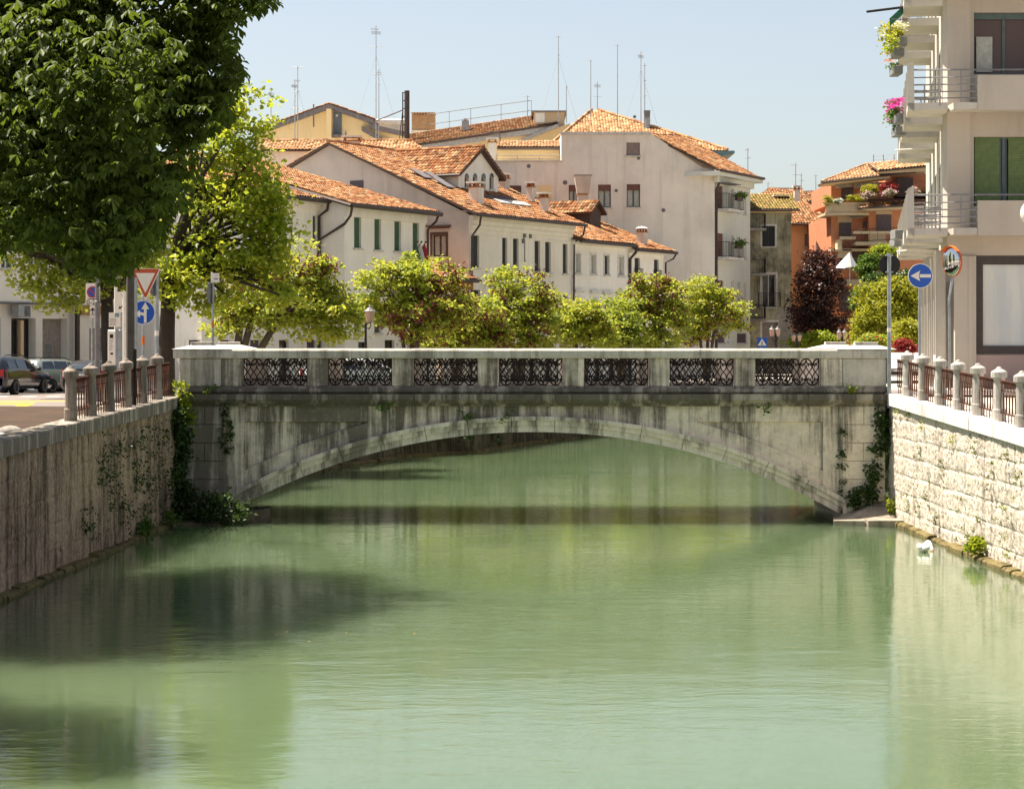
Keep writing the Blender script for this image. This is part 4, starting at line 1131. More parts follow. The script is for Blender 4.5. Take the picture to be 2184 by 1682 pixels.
for (x0, y0) in ((585, 565), (648, 520), (597, 515)):
    a = fa.hit(972.8+x0*.24255, 376.6+y0*.24255); mb = MB(); mb.fbox(fa, a[0]-.09, a[0]+.09, .0, .10, a[1]-.14, a[1]+.14); mb.build('junction_box', M['grey_metal'], h2)
# roof terrace on the cream house: pale slab, dark sheet standing for its recess
mb = MB(); pt = ray_plane(1095, 440, P(s0,.6,ze), rn2); s_ = (pt.x-fa.o[0])*fa.d[0]+(pt.y-fa.o[1])*fa.d[1]; qq = (pt.x-fa.o[0])*fa.n[0]+(pt.y-fa.o[1])*fa.n[1]
mb.prism([P(s_-1.6,qq-.4,rz(qq-.4)+.12), P(s_+1.9,qq-.4,rz(qq-.4)+.12), P(s_+1.9,qq+.1,rz(qq+.1)+.12), P(s_-1.6,qq+.1,rz(qq+.1)+.12)], (0,0,.08)); mb.build('roof_hatch', M['sill'], h2)
mb = MB(); mb.prism([P(s_-1.9,qq-1.3,rz(qq-1.3)+.10), P(s_+1.7,qq-1.3,rz(qq-1.3)+.10), P(s_+1.7,qq-.45,rz(qq-.45)+.10), P(s_-1.9,qq-.45,rz(qq-.45)+.10)], (0,0,.03)); mb.build('roof_recess_sheet', M['dark_wood'], h2)
# tile-roofed wing behind the pink gable, and the chimneys behind the ridge
hw = thing('tiled_wing', 'long tiled wing showing only its pale roof edge behind the pink gable', 'house', px(745, 318, 134))
mb = MB(); mb.box(X_(560,134), X_(896,134), 134.4, 143, 3, Z_(318,134)); mb.build('wall', M['cream_wall'], hw)
tile_roof(hw, [px(555,320,134), px(905,320,134), (X_(880,136.4), 136.4, Z_(302,136.4)), (X_(560,136.4), 136.4, Z_(302,136.4))], 'tile_pale', ridge=[((X_(560,136.4), 136.4, Z_(302,136.4)+.05), (X_(880,136.4), 136.4, Z_(302,136.4)+.05))])
pt = px(751, 305, 124); chimney(h2, pt, .95, .7, pt.z-1.2, Z_(291.5, 124), Fr(0,0,1,0), 'pink_wall')
pt = px(1075, 402, 127); chimney(h2, pt, .5, .5, pt.z-1.5, Z_(371, 127), fa, 'pink_wall')
# satellite dish
ds = thing('satellite_dish', 'grey satellite dish on the ridge beside the low chimney of the pink gable house', 'satellite dish', px(737, 303, 125))
mb = MB(); mb.lathe(px(735, 293, 125), [(.02,-.10),(.2,-.07),(.36,.0),(.42,.06),(.40,.06),(.2,-.03),(.02,-.06)], 16, axis=(-.95,-.2,.25)); mb.build('dish', M['grey_metal'], ds)
mb = MB(); mb.tube([px(737, 308, 125), px(737, 293, 125)], .03); mb.build('mast', M['galv'], ds)
# low tiled lean-to between the white and the cream house
lt = thing('lean_to', 'low red-tiled lean-to between the white house and the pink gable', 'house', fa.pt(10, -.2, GZ))
l0, l1 = fa.hit(908, 590)[0], H2S0-.02
zl = fa.hit(1003, 596, .5)[1]; zl2 = zl+1.7
mb = MB(); facade_mb(mb, fa, l0+.1, l1, GZ, zl, [(l0+1.2, l0+2.0, GZ, 4.3)], .2, -.1); mb.build('wall', M['cream_wall'], lt)
tile_roof(lt, [fa.pt(l0+.1,.5,zl), fa.pt(l1+.25,.5,zl), fa.pt(l1+.0,-4.5,zl2), fa.pt(l0+.1,-4.5,zl2)])
gutter(lt, [fa.pt(l0+.1,.58,zl-.08), fa.pt(l1+.3,.58,zl-.08)], .10); 
mb = MB(); mb.fbox(fa, l0+.1, l1, -.05, .3, zl-.55, zl-.14); mb.build('eaves_band', M['tile'], lt)
# ---- low white house with small framed windows, then its shorter neighbour
s0, s1 = H2S1+.01, fa.hit(1341, 600)[0]; s2 = fa.hit(1415.5, 600)[0]
ze = fa.hit(1228, 510, .5)[1]; ze2 = fa.hit(1390, 533, .5)[1]
fk = back(fa, s2+.6, -12); tp = fk.hit(1272, 472); p3 = (tp[1]-ze2)/(12.5-tp[0]); qr = -9.5
h3 = thing('white_house', 'low white house with small stone-framed windows and a dark roof dormer', 'house', fa.pt((s0+s1)/2, -5, GZ))
W3 = f2r(((1052,1092,675,845),(1185,1228,685,852),(1303,1343,693,860),(1428,1472,703,868)))
L3 = f2r(((1052,1093,1070,1240),(1192,1229,1078,1245),(1306,1345,1084,1250),(1428,1470,1092,1255)))
g3 = [(s0+1.0+k*1.9, s0+1.9+k*1.9, GZ, 4.3) for k in range(4)]
mb = MB(); facade_mb(mb, fa, s0, s1, GZ, ze, W3+L3+g3); body(mb, fa, s0, s1, 0, qr*2, GZ, ze, ze)
mb.fbox(fa, s0, s1, 0, .22, ze-.28, ze-.04); mb.fbox(fa, s0, s1, 0, .05, W3[0][2]-.30, W3[0][2]-.14)
mb.build('wall', M['white_wall'], h3)
for k, o in enumerate(W3): window(h3, fa, o, 'shut' if k == 2 else 'glass', surround=.13, curtain=(k != 2), mull=0)
for o in L3: window(h3, fa, o, 'shut', surround=.13, hood=True)
for o in g3: window(h3, fa, o, 'glass', frame='brown_frame', sill=False, mull=0)
tile_roof(h3, [P(s0+.02,.55,ze-.02), P(s1,.55,ze-.02), P(s1,qr,ze+(.55-qr)*p3), P(s0+.02,qr,ze+(.55-qr)*p3)], ridge=[(P(s0,qr,ze+(.55-qr)*p3+.05), P(s1,qr,ze+(.55-qr)*p3+.05))])
gutter(h3, [P(s0,.63,ze-.1), P(s1-.05,.63,ze-.12)], .10)
downpipe(h3, [P(s1-.05,.6,ze-.1), P(s1-.02,.5,ze-.5), P(s1-.01,.10,ze-.9), P(s1-.01,.10,GZ)], .10)
q = -2.2
qd, dL, dR, zE, zA = dormer(h3, fa, lambda q: ze+(.55-q)*p3, 1258, 1272, 480, 1262.6, 447, 1268.7, 428, qr, 'x', 'dormer')
dR = max(dR, dL+1.5); dm = (dL+dR)/2; zA = max(zA, zE+.55)
mb = MB(); zz0 = ze+(.55-qd)*p3-.4
mb.fbox(fa, dL, dR, -8.5, qd, zz0, zE); mb.poly([P(dL,qd,zE), P(dR,qd,zE), P(dm,qd,zA)]); dm_ = mb.build('dormer', M['dark_wood'], h3)
k = (zA-zE)/(dm-dL)
tile_roof(dm_, [P(dL-.3,-8.5,zE-.3*k), P(dL-.3,qd+.3,zE-.3*k), P(dm,qd+.3,zA), P(dm,-8.5,zA)], name='dormer_roof')
tile_roof(dm_, [P(dR+.3,qd+.3,zE-.3*k), P(dR+.3,-8.5,zE-.3*k), P(dm,-8.5,zA), P(dm,qd+.3,zA)], name='dormer_roof')
# pink funnel chimney
fc = thing('funnel_chimney', 'pink chimney widening upwards like a funnel in front of the big grey gable', 'chimney', px(1243, 430, 138))
yc = 138; w1 = 36*yc/F/2; w0 = 22*yc/F/2; xm = X_(1243, yc); zt, zm, zl_ = Z_(376,yc), Z_(413,yc), Z_(445,yc)
mb = MB(); mb.box(xm-w0, xm+w0, yc-w0, yc+w0, zl_-1.2, zm-.12)
vs = [(xm-w0-.05,yc-w0-.05,zm),(xm+w0+.05,yc-w0-.05,zm),(xm+w0+.05,yc+w0+.05,zm),(xm-w0-.05,yc+w0+.05,zm),(xm-w1,yc-w1,zt),(xm+w1,yc-w1,zt),(xm+w1,yc+w1,zt),(xm-w1,yc+w1,zt)]
mb.add(vs, [(3,2,1,0),(4,5,6,7),(0,1,5,4),(1,2,6,5),(2,3,7,6),(3,0,4,7)]); mb.build('funnel', M['pink_wall'], fc)
mb = MB()
for i in range(7): mb.box(xm-w0-.05+i*w0*2/7, xm-w0+.0+i*w0*2/7+.02, yc-w0-.06, yc+w0, zm-.12, zm)
mb.box(xm-w0+.01, xm+w0-.01, yc-w0+.02, yc+w0, zm-.13, zm-.01); mb.build('brick_collar', M['tile_pale'], fc)
mb = MB(); mb.box(xm-w1-.03, xm+w1+.03, yc-w1-.03, yc+w1+.03, zt, zt+.06); mb.build('rim', M['fascia'], fc)
h3b = thing('white_house', 'narrow white house ending the row, two dark shuttered windows over tiny balconies', 'house', fa.pt((s1+s2)/2, -5, GZ))
Wb = f2r(((1570,1617,713,893),(1740,1783,727,905)))
Lb = [(a, b, c-3.4, d-3.3) for a, b, c, d in Wb]
mb = MB(); facade_mb(mb, fa, s1+.01, s2, GZ, ze2, Wb+Lb); body(mb, fa, s1+.01, s2, 0, qr*2, GZ, ze2, ze2)
mb.fbox(fa, s1+.01, s2, 0, .2, ze2-.25, ze2-.04); mb.build('wall', M['white_wall'], h3b)
for o in Wb+Lb: window(h3b, fa, o, 'shut', sill=False)
for o in Wb: railing(h3b, [P(o[0]-.08,.02,o[2]-.02), P(o[0]-.08,.18,o[2]-.02), P(o[1]+.08,.18,o[2]-.02), P(o[1]+.08,.02,o[2]-.02)], .62, .1, name='balcony_railing')
tile_roof(h3b, [P(s1+.02,.55,ze2), P(s2+.6,.55,ze2), P(s2+.6,qr,ze2+(.55-qr)*p3), P(s1+.02,qr,ze2+(.55-qr)*p3)])
gutter(h3b, [P(s1,.63,ze2-.08), P(s2+.7,.63,ze2-.08)], .10); downpipe(h3b, [P(s2+.65,.6,ze2-.1), P(s2+.5,.45,ze2-.45), P(s2+.06,.12,ze2-.7), P(s2+.06,.10,GZ)], .06)
rn3 = (P(s2,.55,ze2)-P(s1,.55,ze2)).cross(P(s1,qr,ze2+(.55-qr)*p3)-P(s1,.55,ze2)).normalized()
pt = ray_plane(1369, 521, P(s1,.55,ze2), rn3); chimney(h3b, pt, .52, .52, pt.z-.6, Z_(486, pt.y), fa, 'pink_wall', 'round')

# ================================================================== the big grey gable building
f4 = Fr(0, 140, 1, 0); Y4 = 140
x4 = lambda u: X_(u, Y4); z4 = lambda v: Z_(v, Y4)
h4 = thing('tall_house', 'tall pale grey house, blank stained gable with maroon roller shutters, balconies round the corner', 'house', (x4(1330), 146, GZ))
def r6(l): return [f4.rect(1004.1+a*.28736, 1004.1+b*.28736, 188.3+t*.28736, 188.3+d*.28736) for a, b, t, d in l]
R1 = r6(((945,1040,715,885),(1157,1257,712,882),(727,800,718,888),(287,375,722,890)))
R0 = [(a, b, c-4.6, d-4.6) for a, b, c, d in R1]
top = r6(((1155,1255,403,500),))
mb = MB()
facade_mb(mb, f4, x4(1050), x4(1524), GZ, z4(361), R1+R0, .2)
facade_mb(mb, f4, x4(1050), x4(1386), z4(361), z4(343.5), [], .2)
facade_mb(mb, f4, x4(1197), x4(1386), z4(343.5), z4(283.5), top, .2)
mb.poly([(x4(1386),140,z4(361)), (x4(1524),140,z4(361)), (x4(1500),140,z4(358)), (x4(1386),140,z4(283.5))])
mb.poly([(x4(1197),140,z4(343.5)), (x4(1197),140,z4(283.5)), (x4(1197),150,z4(283.5)), (x4(1197),150,z4(343.5))])
mb.poly([(x4(1050),140,z4(343.5)), (x4(1197),140,z4(343.5)), (x4(1197),146,z4(343.5)), (x4(1050),146,z4(343.5))])
mb.poly([(x4(1197),140,z4(283.5)), (x4(1386),140,z4(283.5)), (x4(1386),150,z4(283.5)), (x4(1197),150,z4(283.5))])
bp = r6(((498,602,718,835),))[0]
mb.build('gable_wall', M['grey_wall'], h4)
mb = MB(); mb.fbox(f4, bp[0], bp[1], -.02, .02, bp[2], bp[3]); mb.build('walled_up_window', M['yellow_wall'], h4)
mb = MB(); mb.box(x4(1195), x4(1388), 139.9, 140.3, z4(288), z4(281.5)); mb.box(x4(1050), x4(1199), 139.92, 140.2, z4(345.5), z4(342.5)); mb.build('parapet_cap', M['sill'], h4)
for o in R1: window(h4, f4, o, 'roller', .2, frame='green_frame', shutter='brown_shutter', frac=.27, curtain=True)
for o in R0: window(h4, f4, o, 'roller', .2, frame='green_frame', shutter='brown_shutter', frac=.95)
for o in top: window(h4, f4, o, 'roller', .2, frame='brown_frame', shutter='taupe_shutter', frac=.98)
fb = Fr(x4(1524), 140, .45, .9)
def rz1(l): return [fb.rect(1443.5+a*.2985, 1443.5+b*.2985, 282.4+t*.2985, 282.4+d*.2985) for a, b, t, d in l]
L4 = fb.hit(1600, 500)[0]
ze4 = fb.hit(1530, 377, 0)[1]
rows4 = rz1(((285,330,378,540),(388,407,402,530),(435,455,415,575),(478,497,427,585),
             (287,333,718,885),(388,407,735,875),(435,455,745,900),(480,497,752,905),
             (287,335,1055,1220),(388,408,1060,1190),(435,455,1068,1200),(480,498,1075,1205)))
gr4 = rz1(((285,345,1435,1505),(430,500,1435,1505)))
mb = MB(); facade_mb(mb, fb, .0, L4, GZ, ze4, rows4+gr4, .18)
mb.poly([fb.pt(L4,0,GZ), fb.pt(L4,-14,GZ), fb.pt(L4,-14,ze4), fb.pt(L4,0,ze4)])
mb.build('street_wall', M['pale_wall'], h4)
for k, o in enumerate(rows4): window(h4, fb, o, 'glass' if k % 4 else 'shut', .18, frame='white_frame', shutter='brown_shutter', mull=0 if k % 4 else 1, sill=(k % 4 != 0), curtain=(k % 4 != 0))
for o in gr4: window(h4, fb, o, 'shut', .18, shutter='violet_shutter')
mb = MB(); zz = gr4[0][3]+.9
n = 18
for i in range(n): mb.fbox(fb, .3, L4, .0, .03, GZ+i*(zz-GZ)/n+.05, GZ+(i+.6)*(zz-GZ)/n+.05)
mb.build('louvred_base', M['grey_metal'], h4) if False else None
mb = MB()
mb.fbox(fb, -.9, L4+.5, -2.0, .75, ze4-.02, ze4+.28); mb.fbox(fb, -.2, L4, 0, .3, ze4-.42, ze4-.025); mb.build('eaves_box', M['pale_wall'], h4)
gutter(h4, [fb.pt(-.95,.82,ze4+.3), fb.pt(L4+.55,.82,ze4+.3)], .10)
downpipe(h4, [fb.pt(.12,.3,ze4-.4), fb.pt(.10,.1,ze4-.9), fb.pt(.10,.1,GZ)], .09)
za4 = z4(283.5)
tile_roof(h4, [fb.pt(-.5,.6,ze4+.3), fb.pt(L4+.4,.6,ze4+.3), fb.pt(L4+.4,-5.5,za4+.35), (x4(1386)-.05, 140.25, za4-.1)], 'tile')
for k, (zt, zf) in enumerate(((520, 655), (875, 990))):
    o = fb.rect(1443.5+272*.2985, 1443.5+428*.2985, 282.4+zt*.2985, 282.4+(640 if k == 0 else 985)*.2985, .9)
    a, b = .12, 3.1; z = rows4[0 if k == 0 else 4][2]-.06
    mb = MB(); mb.fbox(fb, a, b, .0, .95, z-.16, z); bal = mb.build('balcony', M['sill'], h4)
    railing(bal, [fb.pt(a+.04,.02,z), fb.pt(a+.04,.9,z), fb.pt(b-.04,.9,z), fb.pt(b-.04,.02,z)], 1.0, .11, mat='iron')
    C = np.array([fb.pt(1.9+.3*j, .95, z+.95+.12*(j % 2)) for j in range(4)])
    t = thing('balcony_plant', ('leafy plant with red blossom' if k else 'green trailing plant') + ' on the ' + ('lower' if k else 'upper') + ' iron balcony of the tall grey house', 'potted plant', fb.pt(2.2, .9, z), 'plants on the tall house')
    leaf_cloud('foliage', C, 60, .16, .16, M['leaf_mid'], t, tone=(.1,.9))
    mb = MB(); mb.fbox(fb, 1.7, 2.7, .78, .98, z+.62, z+.82); mb.build('flower_box', M['dark_wood'], t)
mb = MB(); mb.fbox(fb, .2, 2.6, .05, .9, rows4[0][3]+.12, rows4[0][3]+.17); mb.build('canopy', M['fascia'], h4)
for (x0, y0, r_) in ((1216,212,.05), (430,578,.06), (1245,520,.05), (700,700,.07), (1430,905,.06), (1080,760,.05)):
    p_ = px(1004.1+x0*.28736, 188.3+y0*.28736, 139.98); mb = MB(); mb.lathe(p_, [(.02,.03),(r_*2,.03),(r_*2.2,.0)], 10, axis=(0,-1,0)); mb.build('vent_cover', M['fascia'], h4)
# row of chimney pots on its roof
c0 = None
for k in range(9):
    u = 1432 + k*10.4; vt = 287 + k*5.3; Yc = 147
    if c0 is None:
        o_ = h4.location; mb = MB(); mb.box(o_[0]-.17, o_[0]+.17, o_[1]-.2, o_[1]+.2, o_[2]-2.6, o_[2]-.12); mb.box(o_[0]-.2, o_[0]+.2, o_[1]-.23, o_[1]+.23, o_[2]-.12, o_[2]-.04); mb.box(o_[0]-.14, o_[0]+.14, o_[1]-.17, o_[1]+.17, o_[2]-.04, o_[2]+.04)
        c0 = mb.build('chimney_pot', M['pink_wall'], h4); c0.location = (X_(u,Yc)-o_[0], Yc-o_[1], Z_(vt,Yc)-o_[2])
    else: share(c0, h4, (X_(u,Yc)-h4.location[0], Yc-h4.location[1], Z_(vt,Yc)-h4.location[2]))
# low roof terrace wing of the same block
tw2 = thing('roof_terrace_house', 'yellow attic storey with pale tiles behind a terrace rail, left of the tall gable', 'house', px(1125, 340, 144))
mb = MB(); mb.box(X_(1062,144), X_(1193,144), 144, 148, Z_(346,144)-2, Z_(318,144)); mb.build('wall', M['yellow_wall'], tw2)
mb = MB(); mb.box(X_(1060,143.6), X_(1194,143.6), 143.4, 143.9, Z_(319,143.6), Z_(313.5,143.6)); mb.build('fascia', M['fascia'], tw2)
tile_roof(tw2, [px(1060,314,143.3), px(1194,314,143.3), (X_(1192,146), 146, Z_(301.5,146)), (X_(1066,146), 146, Z_(301.5,146))], 'tile_pale')
railing(tw2, [px(1058,343,141), px(1196,343,141)], .36, 1.2, .02, 'grey_metal', rails=(.3, 1.0))
pt = px(1050, 345, 143); chimney(tw2, pt, .55, .55, pt.z-1.0, Z_(295.5, 143), f4, 'grey_wall')
# hipped tile roof behind, with the teal eaves slab
hb = thing('hip_roofed_house', 'house with a broad hipped pale tile roof and teal eaves rising behind the tall gable', 'house', (X_(1350,156), 158, GZ))
YA, YB = 151, 160
mb = MB(); mb.box(X_(1200,YA)+.3, X_(1515,YA), YA+.8, YB+8, GZ, Z_(322,YA)); mb.build('wall', M['pink_wall'], hb)
apL, apR = Vector((X_(1262,YB), YB, Z_(237,YB))), Vector((X_(1276,YB), YB, Z_(237,YB)))
eL, eR = px(1160, 322, YA), px(1552, 322, YA)
tile_roof(hb, [eL, eR, apR, apL], 'tile_pale', ridge=[(eR+Vector((0,0,.08)), apR+Vector((0,0,.08))), (eL+Vector((0,0,.08)), apL+Vector((0,0,.08)))])
tile_roof(hb, [(eR.x, YA, eR.z), (eR.x, YA+18, eR.z), apR], 'tile_pale')
mb = MB(); mb.prism([px(1512, 336, 149), px(1527, 336, 149), px(1567, 327, 149), px(1567, 321.5, 149), px(1512, 321.5, 149)], (0, 12, 0)); mb.build('eaves_slab', M['teal'], hb)
# ================================================================== yellow buildings at the back
YY = 168
hy = thing('yellow_house', 'pale yellow house with a wide gable, grey eaves boards and a grey-blue attic door', 'house', px(700, 300, YY))
def q4(x, y, Y=YY, dy=0): return px(502.1+x*.25862, 125.5+y*.25862, Y+dy)
mb = MB()
mb.prism([q4(180,900), q4(180,620), q4(780,400), q4(1115,515), q4(1115,540), q4(1390,610), q4(1390,900)], (0, 10, 0)); 
mb.build('wall', M['yellow_wall'], hy)
mb = MB(); mb.box(q4(760,0).x, q4(800,0).x, YY-1.1, YY-.01, q4(0,760).z, q4(0,425).z); mb.build('pier', M['yellow_wall'], hy)
def board(mb, a, b, th, d0=-.7, d1=10.4):
    a, b = Vector(a), Vector(b); a.y = b.y = YY+d0
    mb.prism([a, b, b-Vector((0,0,th)), a-Vector((0,0,th))], (0, d1-d0, 0))
mb = MB(); board(mb, q4(150,610), q4(778,380), .36); board(mb, q4(778,380), q4(1140,508), .36); board(mb, q4(1105,540), q4(1395,608), .36); 
a, b = q4(1045,560), q4(1262,685); a.y = b.y = YY-.5; mb.prism([a, b, b-Vector((0,0,.36)), a-Vector((0,0,.36))], (0, .45, 0)); mb.build('eaves_board', M['fascia'], hy)
tile_roof(hy, [(q4(140,0).x, YY+10.3, q4(0,606).z), (q4(140,0).x, YY-.65, q4(0,606).z), (q4(778,0).x, YY-.65, q4(0,374).z), (q4(778,0).x, YY+10.3, q4(0,374).z)], 'tile')
tile_roof(hy, [(q4(1145,0).x, YY-.65, q4(0,503).z), (q4(1145,0).x, YY+10.3, q4(0,503).z), (q4(778,0).x, YY+10.3, q4(0,374).z), (q4(778,0).x, YY-.65, q4(0,374).z)], 'tile')
mb = MB(); mb.box(q4(808,0).x, q4(878,0).x, YY-.06, YY+.1, q4(0,625).z, q4(0,436).z); dr = mb.build('attic_door', M['blue_grey'], hy)
mb = MB(); mb.box(q4(828,0).x, q4(848,0).x, YY-.09, YY-.061, q4(0,478).z, q4(0,462).z); mb.build('door_plate', M['white_paint'], dr)
mb = MB(); mb.box(q4(805,0).x, q4(885,0).x, YY-.9, YY-.01, q4(0,650).z, q4(0,632).z); mb.build('landing', M['fascia'], hy)
mb = MB(); mb.tube([q4(645,375,YY,-.4), q4(645,565,YY,-.4)], .06); mb.build('vent_pipe', M['fascia'], hy)
# dark flue with ladder
fl = thing('flue', 'tall dark brown flue with a ladder frame and rusty stays', 'flue', px(867, 305, 160))
mb = MB(); mb.lathe((X_(868,160), 160, Z_(310,160)), [(.20,0),(.20,Z_(194,160)-Z_(310,160)),(.17,Z_(194,160)-Z_(310,160)+.02)], 12); mb.build('pipe', M['gutter'], fl)
mb = MB(); mb.tube([px(859,308,160), px(859,197,160)], .05)
for k in range(7): mb.tube([px(859,198+k*17,160), px(867,198+k*17,160)], .04)
mb.build('ladder_frame', M['iron'], fl)
mb = MB(); mb.tube([px(859,235,160), px(800,259,163)], .04); mb.tube([px(859,235,160), px(851,302,160)], .035); mb.build('stay', M['rust'], fl)
# brick chimney stack with white ventilators
bs = thing('brick_chimney', 'broad square brick chimney stack on a grey base among the yellow roofs', 'chimney', px(902, 300, 165))
mb = MB(); a, b = X_(878,165), X_(927,165); mb.box(a, b, 165, 167, Z_(278,165), Z_(246,165))
for i in range(8): mb.box(a+.05+i*(b-a)/8, a+.05+i*(b-a)/8+.12, 164.93, 167, Z_(246,165), Z_(241.5,165))
mb.box(a+.02, b-.02, 165.05, 166.9, Z_(246,165), Z_(242,165)); mb.box(a-.04, b+.04, 164.9, 167.1, Z_(241.5,165), Z_(240,165)); mb.build('brick_shaft', M['brick_tan'], bs)
mb = MB(); mb.box(a-.03, b+.03, 164.95, 167.05, Z_(310,165), Z_(278,165)); mb.build('base', M['grey_wall'], bs)
wb = thing('white_roof_block', 'low grey roof block with white covered top behind the dark flue', 'roof block', px(830, 300, 170))
mb = MB(); mb.box(X_(792,175), X_(866,175), 175, 180, Z_(300,175), Z_(265,175)); mb.build('wall', M['grey_wall'], wb)
mb = MB(); mb.bbox(X_(794,175), X_(864,175), 174.8, 180, Z_(265,175), Z_(254,175), .1); mb.build('covered_top', M['white_paint'], wb)
hz_ = thing('yellow_house', 'long pale yellow house with a low grey-edged gable roof and roof railings', 'house', px(1030, 320, 158))
def q6(x, y, Y=158): return px(1004.1+x*.28736, 188.3+y*.28736, Y)
mb = MB(); mb.prism([px(868,360,158), px(868,309,158), q6(0,350), q6(640,272), q6(720,272), q6(720,600)], (0, 8, 0)); mb.build('wall', M['yellow_wall'], hz_)
mb = MB()
for (p, q_) in ((px(862,312,157.3), q6(180,318,157.3)), (q6(180,318,157.3), q6(660,262,157.3))):
    mb.prism([p, q_, q_-Vector((0,0,.55)), p-Vector((0,0,.55))], (0, 9, 0))
mb.prism([q6(330,395,156.6), q6(650,262,156.6), q6(650,288,156.6), q6(395,392,156.6)], (0, .6, 0)); mb.build('eaves_board', M['fascia_pale'], hz_)
mb = MB(); mb.prism([q6(400,392,157.2), q6(650,290,157.2), q6(735,260,157.2), q6(735,420,157.2), q6(400,420,157.2)], (0, .7, 0)); mb.build('gable_front', M['yellow_wall'], hz_)
p, q_ = px(878,305,160), q6(470,252,160)
A_, B_ = px(866,312,157.2), q6(650,263,157.2); tile_roof(hz_, [A_, B_, B_+Vector((0,6,1.5)), A_+Vector((0,6,1.5))], 'tile')
mb = MB(); mb.box(q6(468,0).x, q6(695,0).x, 157.6, 163, q6(0,290).z, q6(0,182).z); ht = mb.build('stair_hut', M['beige_wall'], hz_)
mb = MB(); mb.box(q6(450,0).x, q6(712,0).x, 157.2, 163.4, q6(0,182).z, q6(0,174).z); mb.build('hut_roof', M['fascia'], ht)
mb = MB(); mb.box(q6(478,0).x, q6(548,0).x, 157.55, 157.62, q6(0,258).z, q6(0,186).z); mb.build('hut_panel', M['white_paint'], ht)
for (a, b, t, d) in ((30,62,402,440),(395,430,405,440)):
    w = f4.shift(0, -18); p0, p1 = q6(a,t), q6(b,d); window(hz_, Fr(0,158,1,0), (p0.x, p1.x, p1.z, p0.z), 'glass', .02, sill=False, mull=0, name='attic_window')
railing(hz_, [q6(-320,345,158), q6(0,300,158), q6(450,240,158)], 1.5, 1.8, .02, 'grey_metal', rails=(.5, 1.0))
mb = MB(); mb.box(X_(985,160), X_(1000,160), 160, 160.6, Z_(278,160), Z_(257,160)); mb.box(X_(989,160), X_(997,160), 159.9, 160.5, Z_(257,160), Z_(253,160)); mb.build('vent_box', M['galv'], hz_)
downpipe(hz_, [q6(115,352,157.0), q6(215,335,157.0), q6(222,420,157.0)], .05)

# ================================================================== mouldy house, orange houses, terraced brick house
Y5 = 150; f5 = Fr(0, Y5, 1, 0)
def rr(f, l): return [f.rect(1443.5+a*.2985, 1443.5+b*.2985, 282.4+t*.2985, 282.4+d*.2985) for a, b, t, d in l]
h5 = thing('old_house', 'narrow old house with blackened green mouldy render and mossy yellow-green tiles', 'house', (X_(1645,Y5), Y5+3, GZ))
O5 = rr(f5, ((610,702,668,815),(610,705,1015,1248),(610,725,1355,1560)))
xL5, xR5 = X_(1585,Y5), X_(1688,Y5); ze5 = Z_(447,Y5)
mb = MB(); facade_mb(mb, f5, xL5, xR5, GZ, ze5, O5, .3); body(mb, f5, xL5, xR5, 0, -8, GZ, ze5, ze5); mb.build('wall', M['old_wall'], h5)
mb = MB(); mb.fbox(f5, xL5, xR5+.02, 0, .06, Z_(484,Y5) + 1.0, ze5-.02); mb.build('frieze', M['yellow_wall'], h5)
mb = MB(); z = GZ
while z < Z_(655, Y5):
    k = int(round((z-GZ)/.45)); mb.fbox(f5, X_(1655 if k % 2 else 1661, Y5), xR5+.03, -.2, .05, z+.01, z+.44); z += .45
mb.build('quoin', M['old_stone'], h5)
window(h5, f5, O5[0], 'shut', .3, surround=.12); window(h5, f5, O5[1], 'glass', .3, surround=.16, frame='sill', mull=1); window(h5, f5, O5[2], 'shut', .3, surround=.14, shutter='recess', sill=False)
railing(h5, [f5.pt(O5[1][0]-.3,.05,O5[1][2]), f5.pt(O5[1][0]-.3,.45,O5[1][2]), f5.pt(O5[1][1]+.3,.45,O5[1][2]), f5.pt(O5[1][1]+.3,.05,O5[1][2])], 1.0, .1, name='balcony_railing')
for (vt, vb_) in ((458, 488), (554, 584), (652, 680)):
    a, b = xL5, X_(1631,Y5); z = Z_(vb_,Y5); mb = MB(); mb.box(a, b, Y5-1.0, Y5, z-.15, z); bl = mb.build('balcony', M['old_stone'], h5)
    railing(bl, [(a,Y5-.95,z), (b-.05,Y5-.95,z), (b-.05,Y5-.02,z)], 1.0, .1)
tile_roof(h5, [px(1580,447,Y5-.4), px(1704,447,Y5-.4), (X_(1690,Y5+6), Y5+6, Z_(414,Y5+6)), (X_(1585,Y5+6), Y5+6, Z_(414,Y5+6))], 'tile_moss')
gutter(h5, [px(1580,448,Y5-.5), px(1706,448,Y5-.5)], .09)
pt = px(1665, 425, Y5+4); chimney(h5, pt, .9, .6, pt.z-.8, Z_(417, Y5+4), f5, 'pink_wall')
Y6 = 160; f6 = Fr(0, Y6, 1, 0)
h6 = thing('orange_house', 'orange rendered house with two brown windows and red hipped roofs beside the purple tree', 'house', (X_(1730,Y6), Y6+4, GZ))
O6 = rr(f6, ((915,997,730,808),(1040,1098,732,810))); O6b = [(a, b, c-4.2, d-4.2) for a, b, c, d in O6]
mb = MB(); facade_mb(mb, f6, X_(1684,Y6), X_(1790,Y6), GZ, Z_(478,Y6), O6+O6b, .2); body(mb, f6, X_(1684,Y6), X_(1790,Y6), 0, -9, GZ, Z_(478,Y6)); mb.build('wall', M['orange_wall'], h6)
for o in O6+O6b: window(h6, f6, o, 'glass', .2, frame='brown_frame', curtain=True)
tile_roof(h6, [px(1560,477,Y6-.6), px(1774,477,Y6-.6), (X_(1715,Y6+7), Y6+7, Z_(432,Y6+7)), (X_(1600,Y6+7), Y6+7, Z_(432,Y6+7))], ridge=[(px(1774,476,Y6-.6), (X_(1715,Y6+7), Y6+7, Z_(431,Y6+7)))])
gutter(h6, [px(1684,478.5,Y6-.7), px(1776,478.5,Y6-.7)], .09)
